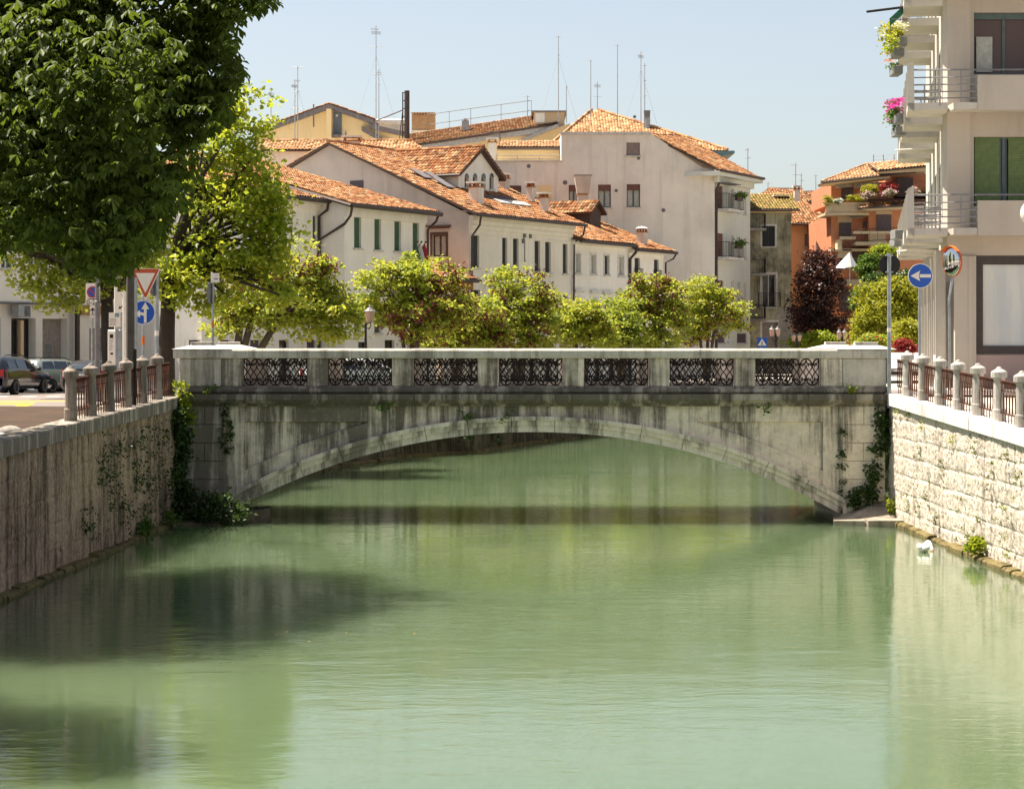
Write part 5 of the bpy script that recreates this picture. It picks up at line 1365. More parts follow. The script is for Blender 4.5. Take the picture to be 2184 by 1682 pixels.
h6b = thing('orange_house', 'taller orange house behind with a long red roof ridge and a slim chimney', 'house', (X_(1690,172), 176, GZ))
mb = MB(); mb.box(X_(1600,172), X_(1780,172), 172, 182, GZ, Z_(428,172)); mb.build('wall', M['orange_wall'], h6b)
tile_roof(h6b, [px(1590,440,171), px(1720,440,171), (X_(1712,176), 176, Z_(408,176)), (X_(1640,176), 176, Z_(402,176))])
tile_roof(h6b, [px(1702,431,170.4), px(1790,429,170.4), (X_(1790,175), 175, Z_(405,175)), (X_(1714,175), 175, Z_(409,175))])
gutter(h6b, [px(1702,432.5,170.3), px(1790,430,170.3)], .10)
o = (X_(1745,172), X_(1757,172), Z_(456,172), Z_(438,172)); window(h6b, Fr(0,172,1,0), o, 'glass', .04, frame='brown_frame', sill=False)
pt = px(1699.5, 425, 170); chimney(h6b, pt, .45, .45, pt.z-1.2, Z_(397, 170), f6, 'grey_wall')
Y7 = 148; f7 = Fr(0, Y7, 1, 0)
def d7(x, y): return (1725.9+x*.14181, 326.35+y*.14181)
def b7(mb, x0, y0, x1, y1, dy0, dy1):
    (u0, v0), (u1, v1) = d7(x0, y0), d7(x1, y1); Y = Y7+dy0
    mb.box(X_(u0,Y), X_(u1,Y), Y, Y7+dy1, Z_(v1,Y), Z_(v0,Y))
def p7(x, y, dy): u, v = d7(x, y); return px(u, v, Y7+dy)
h7 = thing('terraced_house', 'orange brick house with stepped planted terraces and pale tile roofs behind the yellow-green tree', 'house', (X_(1860,Y7), Y7+4, GZ))
mb = MB(); b7(mb, 330, 440, 2200, 760, 2.2, 12); b7(mb, 1240, 300, 2200, 445, 2.6, 12); b7(mb, 330, 930, 895, 3000, 0, 12); b7(mb, 893, 860, 2200, 3000, -.9, 12); mb.build('wall', M['brick_orange'], h7)
for a_ in ((430,930,640,1050,-.05,1), (1000,870,1245,925,-.96,0), (425,1300,500,1450,-1.2,0), (430,1470,640,1570,-1.2,0), (895,1190,1160,1345,-1.5,-1.4)):
    mb = MB(); b7(mb, *a_); mb.build('painted_panel', M['beige_wall'], h7)
for (x0, y0, x1, y1, dy) in ((450,1045,630,1258,0),(805,1030,890,1180,0),(1012,925,1232,1180,-.9),(480,515,660,720,2.2),(1310,370,1560,600,2.2),(440,1570,560,1760,0),(650,1480,890,1760,0),(1010,1400,1250,1640,-.9),(450,2040,620,2380,0),(640,2040,760,2300,0)):
    (u0, v0), (u1, v1) = d7(x0, y0), d7(x1, y1); Y = Y7+dy
    window(h7, Fr(0, Y, 1, 0), (X_(u0,Y), X_(u1,Y), Z_(v1,Y), Z_(v0,Y)), 'roller', .02, shutter='violet_shutter', frame='brown_frame', frac=.97 if x0 != 805 else .5, sill=False)
A_, B_, D_ = p7(190,440,-.4), p7(1600,282,-1.2), p7(880,172,5.5); tile_roof(h7, [A_, B_, D_+(B_-A_)*.62, D_], 'tile_pale', ridge=[(A_, D_)])
mb = MB(); mb.prism([p7(200,443,-.25), p7(1210,332,-1.05), p7(1210,380,-1.05), p7(220,475,-.25)], (0, 2.5, 0)); mb.build('eaves', M['beige_wall'], h7)
mb = MB(); mb.prism([p7(1050,272,-1.3), p7(1800,200,-1.3), p7(1800,270,-1.3), p7(1080,310,-1.3)], (0, 3, 0)); mb.build('eaves', M['beige_wall'], h7)
A_, B_ = p7(1045,266,-1.5), p7(1800,192,-1.5); tile_roof(h7, [A_, B_, B_+Vector((0,4.5,.85)), A_+Vector((0,4.5,.85))], 'tile_pale')
gutter(h7, [p7(190,444,-.4), p7(1215,330,-1.2)], .08)
mb = MB(); b7(mb, 215, 745, 895, 770, -1.4, -1.0); b7(mb, 245, 770, 890, 905, -1.3, -1.2); b7(mb, 240, 900, 900, 935, -1.5, 2.3); mb.build('terrace_parapet', M['beige_wall'], h7)
mb = MB(); b7(mb, 880, 690, 2200, 755, -.6, 2.2); b7(mb, 1320, 570, 2200, 660, .8, 2.2); mb.build('terrace_trough', M['dark_wood'], h7)
tile_roof(h7, [p7(730,835,-2.2), p7(2200,750,-2.2), p7(2200,690,-.7), p7(830,760,-.7)], 'tile')
mb = MB(); mb.prism([p7(735,838,-2.2), p7(2200,755,-2.2), p7(2200,800,-2.2), p7(900,866,-2.2)], (0, 1.4, 0)); mb.build('lower_eaves', M['beige_wall'], h7); gutter(h7, [p7(725,832,-2.3), p7(2200,748,-2.3)], .08)
for (x0, x1) in ((385, 645), (672, 1042)):
    mb = MB(); mb.prism([p7(x0,462,1.0), p7(x1,452-(x1-x0)*.06,1.0), p7(x1,520-(x1-x0)*.05,.7), p7(x0,530,.7)], (0, .06, 0)); mb.build('awning', M['awning'], h7)
mb = MB(); mb.prism([p7(605,930,-.1), p7(890,910,-.1), p7(890,945,-1.0), p7(785,975,-1.0), p7(620,985,-1.0)], (0, .1, .05)); mb.build('awning', M['awning'], h7)
for a_ in ((655,1175,1400,1215,-2.0,-1.9), (700,1335,1400,1385,-2.1,0), (500,1440,895,1470,-1.4,0), (325,1450,645,1475,-1.4,0), (460,1255,700,1300,-1.4,-1.2)):
    mb = MB(); b7(mb, *a_); mb.build('balcony', M['beige_wall'], h7)
railing(h7, [p7(500,1440,-1.3), p7(895,1440,-1.3)], 1.0, .1, .015, 'dark_wood'); railing(h7, [p7(660,1340,-2.0), p7(1400,1300,-2.0)], .85, .5, .015, 'dark_wood')
for a_ in ((330,1900,1200,1990,-1.4,0), (330,2480,1000,2560,-1.4,0)):
    mb = MB(); b7(mb, *a_); mb.build('balcony', M['beige_wall'], h7)
railing(h7, [p7(330,2480,-1.3), p7(800,2480,-1.3)], 1.0, .1, .015, 'rust')
# ================================================================== the apartment block on the right
Y8 = 66.0; f8 = Fr(0, Y8, 1, 0)
x8 = lambda u, Y=Y8: X_(u, Y)
z8 = lambda v, Y=Y8: Z_(v, Y)
h8 = thing('apartment_block', 'beige concrete apartment block with stacked railed balconies and green roller shutters', 'apartment block', (x8(2150), 72, 3.1))
xc = x8(2019); xe = x8(2184)+9; ztop = 24.0; G8 = 3.1; L8 = 23.0
fl8 = Fr(xc+.165*L8, Y8+.986*L8, -.165, -.986)       # street side, seen almost edge on; s runs towards the camera
ops = [(x8(2077), x8(2210), z8(159), z8(27)), (x8(2077), x8(2210), z8(440), z8(292)), (x8(2081), x8(2320), z8(755), z8(546)), (x8(2290), x8(2420), z8(440), z8(292)), (x8(2290), x8(2420), z8(159), z8(27))]
mb = MB(); facade_mb(mb, f8, x8(2068), xe, z8(757), ztop, ops, .28); mb.build('front_wall', M['block_wall'], h8)
mb = MB(); mb.box(x8(2068), xe, Y8-.06, Y8+.3, G8, z8(803)); mb.box(x8(2068), xe, Y8-.055, Y8+.3, z8(803)+.012, z8(757)-.003); mb.build('stone_base', M['pink_stone'], h8)
mb = MB(); mb.box(xc, x8(2068)-.003, Y8-.12, Y8+.6, z8(545), ztop); mb.build('corner_pillar', M['block_wall'], h8)
mb = MB(); mb.box(x8(2034), x8(2079), Y8-.20, Y8-.01, G8, z8(546)); mb.box(x8(2062), x8(2072), Y8-.22, Y8-.201, G8, z8(548)); mb.build('street_pier', M['block_wall'], h8)
mb = MB(); mb.box(x8(2024), xe, Y8-.10, Y8-.004, z8(545)+.003, z8(500)); mb.build('fascia_band', M['block_wall'], h8)
bays = [(L8-2.9-k*4.3, L8-1.0-k*4.3, zf, zf+2.5) for k in range(5) for zf in (8.15, 12.0, 15.85)]
gl = [(L8-2.6-k*2.1, L8-1.1-k*2.1, G8+.5, z8(600)) for k in range(9)]
mb = MB(); facade_mb(mb, fl8, 0, L8-.6, G8, ztop, bays+gl, .25); mb.poly([fl8.pt(0,0,G8), fl8.pt(0,-14,G8), fl8.pt(0,-14,ztop), fl8.pt(0,0,ztop)]); mb.build('side_wall', M['block_light'], h8)
for o in bays: window(h8, fl8, o, 'roller', .25, shutter='green_shutter', frame='white_frame', frac=.5, sill=False)
for o in gl: window(h8, fl8, o, 'glass', .25, frame='rail_grey', sill=False, mull=0, name='shop_window')
mb = MB()
for k in range(10): mb.fbox(fl8, L8-1.0-k*2.1, L8-.75-k*2.1, .01, .32, G8, z8(600)+1.0)
mb.build('side_fin', M['block_light'], h8)
mb = MB(); mb.bbox(x8(1990,68), x8(2030,68), 67.6, 68.0, G8, z8(757,68), .03); mb.build('low_wall', M['white_paint'], h8)
for i, o in enumerate(ops):
    if i in (0, 4):
        w = window(h8, f8, o, 'roller', .28, shutter='green_frame', frame='green_frame', frac=.10, sill=False)
        [c_.data.materials.__setitem__(0, M['glass8']) for c_ in w.children if c_.name.startswith('pane')]
        mb = MB(); mb.fbox(f8, o[0]+.12, o[0]+.62, -.20, -.19, o[2]+.1, o[2]+1.2); mb.build('curtain', M['curtain'], w)
    elif i == 2:
        w = window(h8, f8, (o[0]+.005, o[1]-.005, o[2]+.005, o[3]-.005), 'curtain', .2, frame='shop_frame', sill=False, name='shop_window')
        mb = MB(); fw = .22
        mb.fbox(f8, o[0], o[0]+fw, -.12, .035, o[2], o[3]); mb.fbox(f8, o[0]+fw, o[1], -.12, .03, o[3]-.27, o[3]); mb.fbox(f8, o[0]+fw, o[1], -.12, .03, o[2], o[2]+.26); mb.build('frame', M['shop_frame'], w)
        mb = MB(); mb.fbox(f8, o[0]+fw, o[1], -.10, -.05, o[2]+.26, o[3]-.27); mb.build('reflection_pane', M['shop_reflection'], w)
    else:
        w = window(h8, f8, o, 'glass', .28, frame='green_frame', sill=False, mull=1)
        mb = MB(); m = (o[0]+o[1])/2 + .0; n = int((o[3]-o[2])/.075)
        for a, b in ((o[0]+.06, m-.14), (m+.14, o[1]-.06)):
            mb.fbox(f8, a, b, -.20, -.165, o[2]+.01, o[3]-.01)
            for k in range(n): mb.fbox(f8, a, b, -.165, -.140, o[2]+.015+k*.075, o[2]+.065+k*.075)
        mb.build('shutter', M['green_shutter8'], w)
# balconies
def fin(mb, fr, s, q, z, w=.16, d=.22, h=1.25):
    P = fr.pt
    mb.prism([P(s-w/2, q-d*.5, z-.30), P(s-w/2, q+d*.5, z-.06), P(s-w/2, q+d*.55, z+h-.1), P(s-w/2, q+d*.2, z+h), P(s-w/2, q-d*.4, z+h)], (fr.d[0]*w, fr.d[1]*w, 0))
LEV = (8.14, 11.98, 15.84)
for li, z in enumerate(LEV):
    for k in range(5):
        if k == 0:
            a, b = L8-1.0, L8+1.2
            mb = MB(); mb.fbox(fl8, a, b, -.9 if False else .005, 1.22, z-.22, z)
            mb.box(xc-.02, xe, Y8-1.22, Y8-.13, z-.20, z-.003)
            bal = mb.build('balcony', M['block_light'], h8)
            for s_ in (b-.08, a+.08): mb = MB(); fin(mb, fl8, s_, 1.12, z); mb.build('end_fin', M['block_light'], bal)
            mb = MB(); mb.box(x8(2085,64.8), xe, Y8-1.25, Y8-1.13, z-.24, z+.83); mb.build('solid_parapet', M['block_wall'], bal)
            mb = MB(); x0 = fl8.pt(b, 1.15, 0)
            for r_ in (.14, .34, .56, .78, 1.02):
                mb.tube([fl8.pt(a+.1,1.12,z+r_), fl8.pt(b-.05,1.12,z+r_), (x8(2085,64.8)+(9 if r_ > 1 else 0), Y8-1.19, z+r_)], .022 if r_ < 1 else .03, 5)
            for xx in (x8(2005,64.8), x8(2050,64.8)): mb.tube([(xx, Y8-1.19, z-.1), (xx, Y8-1.19, z+1.0)], .02, 5)
            mb.build('railing', M['rail_grey'], bal)
        else:
            b = L8-2.9-(k-1)*4.3; a = b-2.3; zz = z
            mb = MB(); mb.fbox(fl8, a, b, .005, 1.2, zz-.26, zz); mb.fbox(fl8, a, b, 1.201, 1.26, zz-.26, zz+.12)
            bal = mb.build('balcony', M['block_light'], h8)
            for s_ in (b-.08, a+.08): mb = MB(); fin(mb, fl8, s_, 1.12, zz); mb.build('end_fin', M['block_light'], bal)
            mb = MB()
            for r_ in (.2, .42, .64, .86, 1.04): mb.tube([fl8.pt(a+.1,.05,zz+r_), fl8.pt(a+.1,1.14,zz+r_), fl8.pt(b-.1,1.14,zz+r_), fl8.pt(b-.1,.05,zz+r_)], .02, 4)
            mb.tube([fl8.pt(b-.1,.6,zz), fl8.pt(b-.1,.6,zz+1.04)], .02, 4); mb.build('railing', M['rail_grey'], bal)
# planters, flowers and awnings on the balconies
def planter(label, u, v, Y, w, fm, gm, n, spread, size, trail=0, boxh=.3, group='planters on the apartment block balconies'):
    c = px(u, v, Y)
    t = thing('planter', label, 'planter', c, group)
    mb = MB(); mb.bbox(c.x-w/2, c.x+w/2, c.y-.45, c.y+.45, c.z-boxh/2, c.z+boxh/2, .02); mb.build('box', M['box_grey'], t)
    if gm: 
        C = np.array([[c.x+rnd.uniform(-w*.7, w*.5)-trail*.5, c.y+rnd.uniform(-.45,.45), c.z+boxh*.6+rnd.uniform(-.1,.35)*(1+trail)] for k in range(n)])
        leaf_cloud('foliage', C, 40, spread, size, M[gm], t, tone=(.1,.9))
    if fm:
        C = np.array([[c.x+rnd.uniform(-w*.75, w*.5)-trail*.5, c.y+rnd.uniform(-.5,.5), c.z+boxh*.6+rnd.uniform(.1,.5)] for k in range(n)])
        leaf_cloud('blossom', C, 40, spread*.8, size*.8, M[fm], t, tone=(.1,1), droop=-.3)
    return t
planter('grey planter overflowing with bright pink flowers, upper of the two pink ones', 1919, 254, 70, .34, 'pink_flower', 'leaf_mid', 9, .10, .10, .25)
planter('grey planter with pink flowers hanging below the larger pink one', 1916, 282, 72, .32, 'pink_flower', 'leaf_mid', 6, .09, .10, .25)
planter('grey planter with bright green trailing plant below the white-flowered bush', 1913, 114, 71, .34, None, 'leaf_lime', 7, .11, .10, .3)
planter('grey planter with a few orange flowers, third level of the balconies', 1911, 152, 73, .32, 'orange_flower', 'leaf_mid', 3, .09, .09, .1)
planter('tall bush of white and yellow blossom spilling over the top balcony', 1921, 92, 73, .3, 'white_flower', 'leaf_gold', 16, .17, .12, .3, group=None)
planter('empty grey planter box at the lowest balcony, upper of two', 1913, 501, 72, .30, None, None, 0, 0, 0, boxh=.32)
planter('empty grey planter box at the lowest balcony, lower of two', 1911, 519, 74, .30, None, None, 0, 0, 0, boxh=.24)
t = thing('awning', 'folded green cloth awning on a black pole sticking out from the top balcony', 'awning', px(1915, 40, 70))
mb = MB(); mb.add([px(1929,10,70), px(1929,28,70.6), px(1897,58,70.4), px(1897,40,69.8), px(1899,74,70.2)], [(0,1,2,3), (3,2,4)]); mb.build('cloth', M['green_cloth'], t)
mb = MB(); mb.tube([px(1849,25.5,69.5), px(1925,16,70)], .045, 6); mb.build('pole', M['black'], t)
mb = MB(); mb.tube([px(1898,40,70), px(1935,43,70)], .02, 5); mb.tube([px(1898,58,70.3), px(1912,62,70.3)], .015, 5); mb.build('arm', M['rail_grey'], t)
for k, (u0, v0, u1, v1, Y, lab) in enumerate(((1909,320,1990,316,71,'thin white laundry pole across the second level balconies'), (1912,536,1935,534,70,'short white rod below the lowest balcony'))):
    t = thing('laundry_pole', lab, 'pole', px(u0, v0, Y)); mb = MB(); mb.tube([px(u0,v0,Y), px(u1,v1,Y)], .025, 5); mb.build('rod', M['white_paint'], t)
mb = MB()
t = thing('air_conditioner', 'white air conditioner barrel under the lowest side balconies', 'air conditioner', px(1990, 560, 74))
mb = MB(); mb.lathe(px(1985, 563, 74), [(.05,-.4),(.24,-.38),(.26,0),(.24,.38),(.05,.4)], 12, axis=(.3,.95,0)); mb.build('housing', M['block_light'], t)

# ================================================================== shops behind the parked cars
fs = Fr(-22.5, 93, .5, .866)
def rz2(l): return [fs.rect(a*.24255, b*.24255, 502.1+t*.24255, 502.1+d*.24255) for a, b, t, d in l]
sA, sB = fs.hit(-150, 640)[0], fs.hit(168, 640)[0]
zs = fs.hit(60, 647)[1]
hs = thing('shop_house', 'white building with shop openings and an air conditioner behind the parked cars', 'house', fs.pt((sA+sB)/2, -4, 2.2))
og = rz2(((0,60,720,1300),(150,365,725,1300),(425,645,727,1300))); ou = rz2(((10,125,165,290),(250,380,165,290),(490,600,165,290)))
og = [(a, b, 2.4, d) for a, b, c, d in og]
mb = MB(); facade_mb(mb, fs, sA, sB, 2.2, zs-.02, og, .5, -.35); mb.build('ground_floor_wall', M['white_wall'], hs)
mb = MB(); facade_mb(mb, fs, sA, sB, zs, 12.5, ou, .2); mb.fbox(fs, sA, sB, -.9, -.002, zs-.02, zs+.1); body(mb, fs, sA, sB, 0, -10, 2.2, 12.5); mb.build('wall', M['white_wall'], hs)
for o in ou: window(hs, fs, o, 'glass', .2)
for k, o in enumerate(og):
    if k == 2:
        mb = MB(); mb.fbox(fs, o[0]+.01, o[1]-.01, -.83, -.75, o[2], o[3]-.01); dd = mb.build('door', M['recess'], hs)
        mb = MB(); m = (o[0]+o[1])/2; mb.fbox(fs, m-.18, m+.18, -.75, -.72, o[2]+1.1, o[2]+2.1); mb.build('door_window', M['box_grey'], dd)
    else:
        w = window(hs, fs, o, 'glass', .5, -.35, frame='shop_frame', sill=False, name='shop_window')
        mb = MB(); mb.fbox(fs, o[1]-.75, o[1]-.55, -.70, -.55, o[2], o[3]-.1); mb.build('wooden_post', M['orange_wall'], w)
mb = MB(); a = rz2(((470,760,548,606),))[0]
mb.fbox(fs, a[0], sB, .02, .10, a[2], a[3])
for k in range(30): mb.fbox(fs, a[0]+k*(sB-a[0])/30, a[0]+(k+.45)*(sB-a[0])/30, .10, .13, a[2]+.03, a[3]-.03)
mb.build('balcony_grille', M['grey_metal'], hs)
gutter(hs, [fs.pt(sA,.10,zs+.0), fs.pt(sB,.10,zs+.0)], .06, 'fascia'); downpipe(hs, [fs.pt(sB-.15,.05,zs-.1), fs.pt(sB-.15,.05,2.2)], .12)
ac = thing('air_conditioner', 'grey outdoor air conditioner unit fixed above the shop openings', 'air conditioner', fs.pt(fs.hit(42, 664)[0], .3, fs.hit(42, 664)[1]))
a = fs.rect(29, 55, 650, 677); mb = MB(); mb.fbox(fs, a[0], a[1], -.1, .30, a[2], a[3]); mb.build('casing', M['galv'], ac)
mb = MB(); mb.fbox(fs, (a[0]*.5+a[1]*.5), a[1]-.06, .301, .32, a[2]+.06, a[3]-.06); mb.lathe(fs.pt(a[0]*.27+a[1]*.73, .32, (a[2]+a[3])/2), [(.01,.03),(.12,.02),(.14,.0)], 12, axis=(fs.n[0],fs.n[1],0)); mb.build('grille', M['fascia'], ac)
sC = fs.hit(470, 640)[0]
hs2 = thing('shop_house', 'white shop building with an ochre fascia behind the road signs and dark tree trunk', 'house', fs.pt((sB+sC)/2, -4, 2.2))
og = rz2(((800,945,815,1300),(1060,1160,880,1300),(1270,1330,880,1300),(1485,1580,830,1300),(1625,1805,826,1300))); og = [(a, b, 2.2, d) for a, b, c, d in og]
mb = MB(); facade_mb(mb, fs, sB+.02, sC, 2.2, 11, og, .4, -.1); body(mb, fs, sB+.02, sC, -.1, -9, 2.2, 11); mb.build('wall', M['white_wall'], hs2)
for k, o in enumerate(og): window(hs2, fs, o, 'glass' if k % 2 else 'shut', .4, -.1, frame='shop_frame', shutter='recess', sill=False, name='shop_window')
a = fs.rect(168, 222, 651, 671); mb = MB(); mb.fbox(fs, sB+.05, a[1], -.05, .12, a[2], a[3]); mb.build('shop_fascia', M['ochre'], hs2)

# ================================================================== cars
def car(label, mat, loc, head, L=4.5, Wd=1.74, Hh=1.46, kind='estate', rails=True, glass='car_glass'):
    root = thing('parked_car', label, 'car', loc, 'parked cars')
    hw = Wd/2
    if kind == 'estate':
        top = [(-2.24,.62,.72,.60),(-2.2,.95,.98,.74),(-2.02,1.0,Hh-.12,.66),(-1.8,1.0,Hh-.02,.64),(-1.0,.98,Hh,.66),(.0,.95,Hh-.02,.66),(.45,.93,Hh-.10,.64),(1.2,.90,.98,.72),(1.9,.78,.82,.74),(2.2,.62,.66,.66),(2.26,.45,.5,.55)]
    else:
        top = [(-2.0,.62,.75,.60),(-1.96,.92,.95,.72),(-1.62,.96,Hh-.16,.62),(-1.35,.96,Hh-.04,.62),(-.7,.94,Hh,.64),(.1,.92,Hh-.03,.64),(.5,.90,Hh-.12,.62),(1.2,.86,.92,.70),(1.75,.74,.78,.70),(1.98,.58,.62,.62),(2.02,.42,.48,.5)]
    mb = MB(); vs = []; n = 12
    for i, (x, zb_, zt, wt) in enumerate(top):
        e = .86 if i in (0, len(top)-1) else 1.0
        w = hw*e
        half = [(w*.86,.20),(w*.97,.32),(w,.55 if zb_ > .6 else zb_*.8),(w*.97,zb_),(wt*(1 if zt-zb_ > .1 else 1.08),max(zt-.05, zb_+.005)),(wt*.78,zt)]
        vs += [(x, y, z) for y, z in half] + [(x, -y, z) for y, z in reversed(half)]
    fs_ = [tuple(range(n-1,-1,-1)), tuple(range((len(top)-1)*n, len(top)*n))]
    for i in range(len(top)-1):
        for j in range(n): fs_.append((i*n+j, (i+1)*n+j, (i+1)*n+(j+1)%n, i*n+(j+1)%n))
    c, s = head[0], head[1]; l_ = math.hypot(c, s); c, s = c/l_, s/l_
    T = lambda p: (loc[0]+p[0]*c-p[1]*s, loc[1]+p[0]*s+p[1]*c, loc[2]+p[2])
    mb.add([T(p) for p in vs], fs_); b = mb.build('body', M[mat], root, True)
    def side(x, f, sg, off=.012):
        for (a, q) in zip(top, top[1:]):
            if a[0] <= x <= q[0]:
                t = (x-a[0])/(q[0]-a[0]); zb_, zt, wt = [a[k]+(q[k]-a[k])*t for k in (1,2,3)]
                y0, y1, z0, z1 = hw*.97, wt, zb_, max(zt-.05, zb_+.005)
                return (x, sg*(y0+(y1-y0)*f+off), z0+(z1-z0)*f+off*.6)
    xs = [(-1.88,-1.1),(-1.02,-.18),(-.10,.78)] if kind == 'estate' else [(-1.2,-.25),(-.17,.72)]
    for sg in (1, -1):
        for (a, q) in xs:
            mb = MB(); f1a = .9; lim = lambda x: .9
            mb.poly([T(side(a,.08,sg)), T(side(q,.08,sg)), T(side(q-(.12 if q > .7 else 0),.5 if q > .7 else .9,sg)), T(side(q-(.28 if q > .7 else 0),.9,sg)), T(side(a+(.14 if a < -1.5 else 0),.9,sg))])
            mb.build('side_window', M['car_glass'], root)
        for wx in ((-1.32, 1.36) if kind == 'estate' else (-1.22, 1.24)):
            mb = MB(); ax = (-s*sg, c*sg, 0); p = T((wx, sg*(hw-.10), .31))
            mb.lathe(p, [(.20,.135),(.27,.14),(.31,.12),(.31,-.06),(.2,-.06)], 20, axis=ax); ty = mb.build('wheel', M['rubber'], root)
            mb = MB(); mb.lathe(p, [(.01,.12),(.06,.125),(.07,.10),(.17,.11),(.195,.142),(.205,.142),(.205,.10)], 10, axis=ax); mb.build('rim', M['alloy'], ty)
        mb = MB(); mb.ell(T((.62, sg*(hw+.10), .98)), (.10,.10,.07), 8, 6); mb.tube([T((.62,sg*(hw-.05),.93)), T((.62,sg*(hw+.08),.96))], .03, 5); mb.build('wing_mirror', M['black'], root)
        xr = top[1][0]
        mb = MB(); mb.add([T((xr-.035,sg*hw*.60,.62)), T((xr-.035,sg*hw*.9,.62)), T((xr+.14,sg*(hw+.004),.64)), T((xr+.14,sg*(hw+.0),.97)), T((xr-.02,sg*hw*.88,.99)), T((xr-.02,sg*hw*.62,.98))], [(0,1,4,5),(1,2,3,4)]); mb.build('tail_light', M['tail_red'], root)
    mb = MB(); r0, r1 = top[1], top[2]
    mb.poly([T((r0[0]+.03,-.58,1.02)), T((r0[0]+.03,.58,1.02)), T((r1[0]-.02,.54,r1[2]-.02)), T((r1[0]-.02,-.54,r1[2]-.02))]); mb.build('rear_window', M['car_glass'], root)
    mb = MB(); r0, r1 = top[7], top[6]
    mb.poly([T((r0[0]-.03,-.62,r0[2]+.03)), T((r0[0]-.03,.62,r0[2]+.03)), T((r1[0]+.03,.56,r1[2]-.01)), T((r1[0]+.03,-.56,r1[2]-.01))]); mb.build('windscreen', M['car_glass'], root)
    mb = MB(); mb.box(0,0,0,0,0,0) if False else None
    if rails:
        for sg in (1, -1):
            mb = MB(); mb.tube([T((-1.75,sg*.58,Hh-.02)), T((-1.6,sg*.58,Hh+.06)), T((-.2,sg*.58,Hh+.06)), T((.25,sg*.58,Hh-.04))], .018, 5); mb.build('roof_rail', M['black'], root)
    return root
car('dark blue estate car with a red tail light, cut off by the picture edge', 'car_dark', (-19.35, 81.3, gL(81.3)+.015), (.18,.98))
car('silver-green estate car with roof rails parked ahead of the dark blue car', 'car_silver', (-19.13, 88.5, gL(88.5)+.015), (.42,.91), Hh=1.42)
car('black hatchback seen from behind through the rusty railing', 'car_black', (-17.0, 86.5, gL(86.5)+.015), (.12,.99), kind='hatch', Hh=1.36, rails=False)
car('white car glimpsed through the iron panels behind the bridge', 'car_white', (-5.6, 76.5, gL(76.5)+.015), (.75,.66), kind='hatch', Hh=1.4, rails=False)

# ================================================================== road signs and poles
def disc(mb, c, r, n, th=.012, k=36, r0=0.0):
    n = Vector(n).normalized()
    if r0 <= 0: mb.lathe(c, [(r,-th/2),(r,th/2)], k, axis=n)
    else: mb.lathe(c, [(r0,-th/2),(r,-th/2),(r,th/2),(r0,th/2),(r0,-th/2)], k, axis=n)
def flat(mb, pts, y, th=.004):
    mb.prism([(p[0], y, p[1]) for p in pts], (0, -th, 0))
def text(parent, s, c, size, mat, rz=0.0, name='lettering', sx=1.0):
    cu = bpy.data.curves.new(name, 'FONT'); cu.body = s; cu.size = size; cu.align_x = 'CENTER'; cu.align_y = 'CENTER'; cu.extrude = .002
    tmp = bpy.data.objects.new(name, cu); col.objects.link(tmp)
    me = bpy.data.meshes.new_from_object(tmp.evaluated_get(bpy.context.evaluated_depsgraph_get())); bpy.data.objects.remove(tmp); bpy.data.curves.remove(cu)
    me.materials.clear(); me.materials.append(M[mat]); o = bpy.data.objects.new(name, me); col.objects.link(o); o.parent = parent
    g = ORIG(parent); o.location = (c[0]-g[0], c[1]-g[1], c[2]-g[2]); o.rotation_euler = (R(90), 0, rz); o.scale = (sx, 1, 1); return o
def pole(parent, u, vt, Y, g, r=.032, mat='galv', name='pole', taper=1.0):
    mb = MB(); x = X_(u, Y); mb.tube([(x, Y, g-.05), (x, Y, Z_(vt, Y))], [r, r*taper], 10); return mb.build(name, M[mat], parent)
# give way + straight or left
Y = 57.0; g = gL(Y); k = Y/F
st = thing('road_sign', 'red and white give way triangle above a round blue sign with straight and left arrows', 'road sign', (X_(305.5,Y), Y, g))
pole(st, 305.5, 572, Y, g, .038)
def tri(cx, cz, w, h, r=.02):
    return [(cx-w/2, cz), (cx+w/2, cz), (cx+w/2+.0, cz-.03), (cx+.02, cz-h), (cx-.02, cz-h), (cx-w/2, cz-.03)]
tx, tz = X_(311, Y), Z_(573, Y); tw_, th_ = 62*k, 65*k
mb = MB(); flat(mb, tri(tx, tz, tw_, th_), Y-.05, .02); tp = mb.build('triangle_plate', M['sign_white'], st)
mb = MB(); flat(mb, tri(tx, tz-.012, tw_-.06, th_-.06), Y-.0705, .003); mb.build('red_border', M['sign_red'], tp)
mb = MB(); flat(mb, [(tx-tw_*.335, tz-.12), (tx+tw_*.335, tz-.12), (tx, tz-th_*.80)], Y-.074, .003); mb.build('white_field', M['sign_white'], tp)
cx_, cz_ = X_(306, Y), Z_(666.5, Y); r_ = 25.5*k
mb = MB(); disc(mb, (cx_, Y-.06, cz_), r_, (0,-1,0), .02); dp = mb.build('round_plate', M['sign_white'], st)
mb = MB(); disc(mb, (cx_, Y-.071, cz_), r_*.95, (0,-1,0), .006); mb.build('blue_field', M['sign_blue'], dp)
mb = MB(); q = r_
def ap(pts, dy=0): flat(mb, [(cx_+a*q, cz_+b*q) for a, b in pts], Y-.076-dy, .003)
ap([(.08,-.86),(.30,-.86),(.30,.30),(.08,.30)]); ap([(-.14,.28),(.52,.28),(.19,.86)], .0035)
ap([(.08,-.30),(.08,-.04),(-.05,.02),(-.26,.02),(-.26,-.20),(-.10,-.20),(.0,-.26)], .0005); ap([(-.24,.20),(-.24,-.42),(-.82,-.12)], .004)
mb.build('arrow', M['sign_white'], dp)
mb = MB(); x = X_(305.5,Y); mb.lathe((x, Y, Z_(735,Y)), [(.041,0),(.041,.22)], 10); mb.build('orange_band', M['orange'], st)
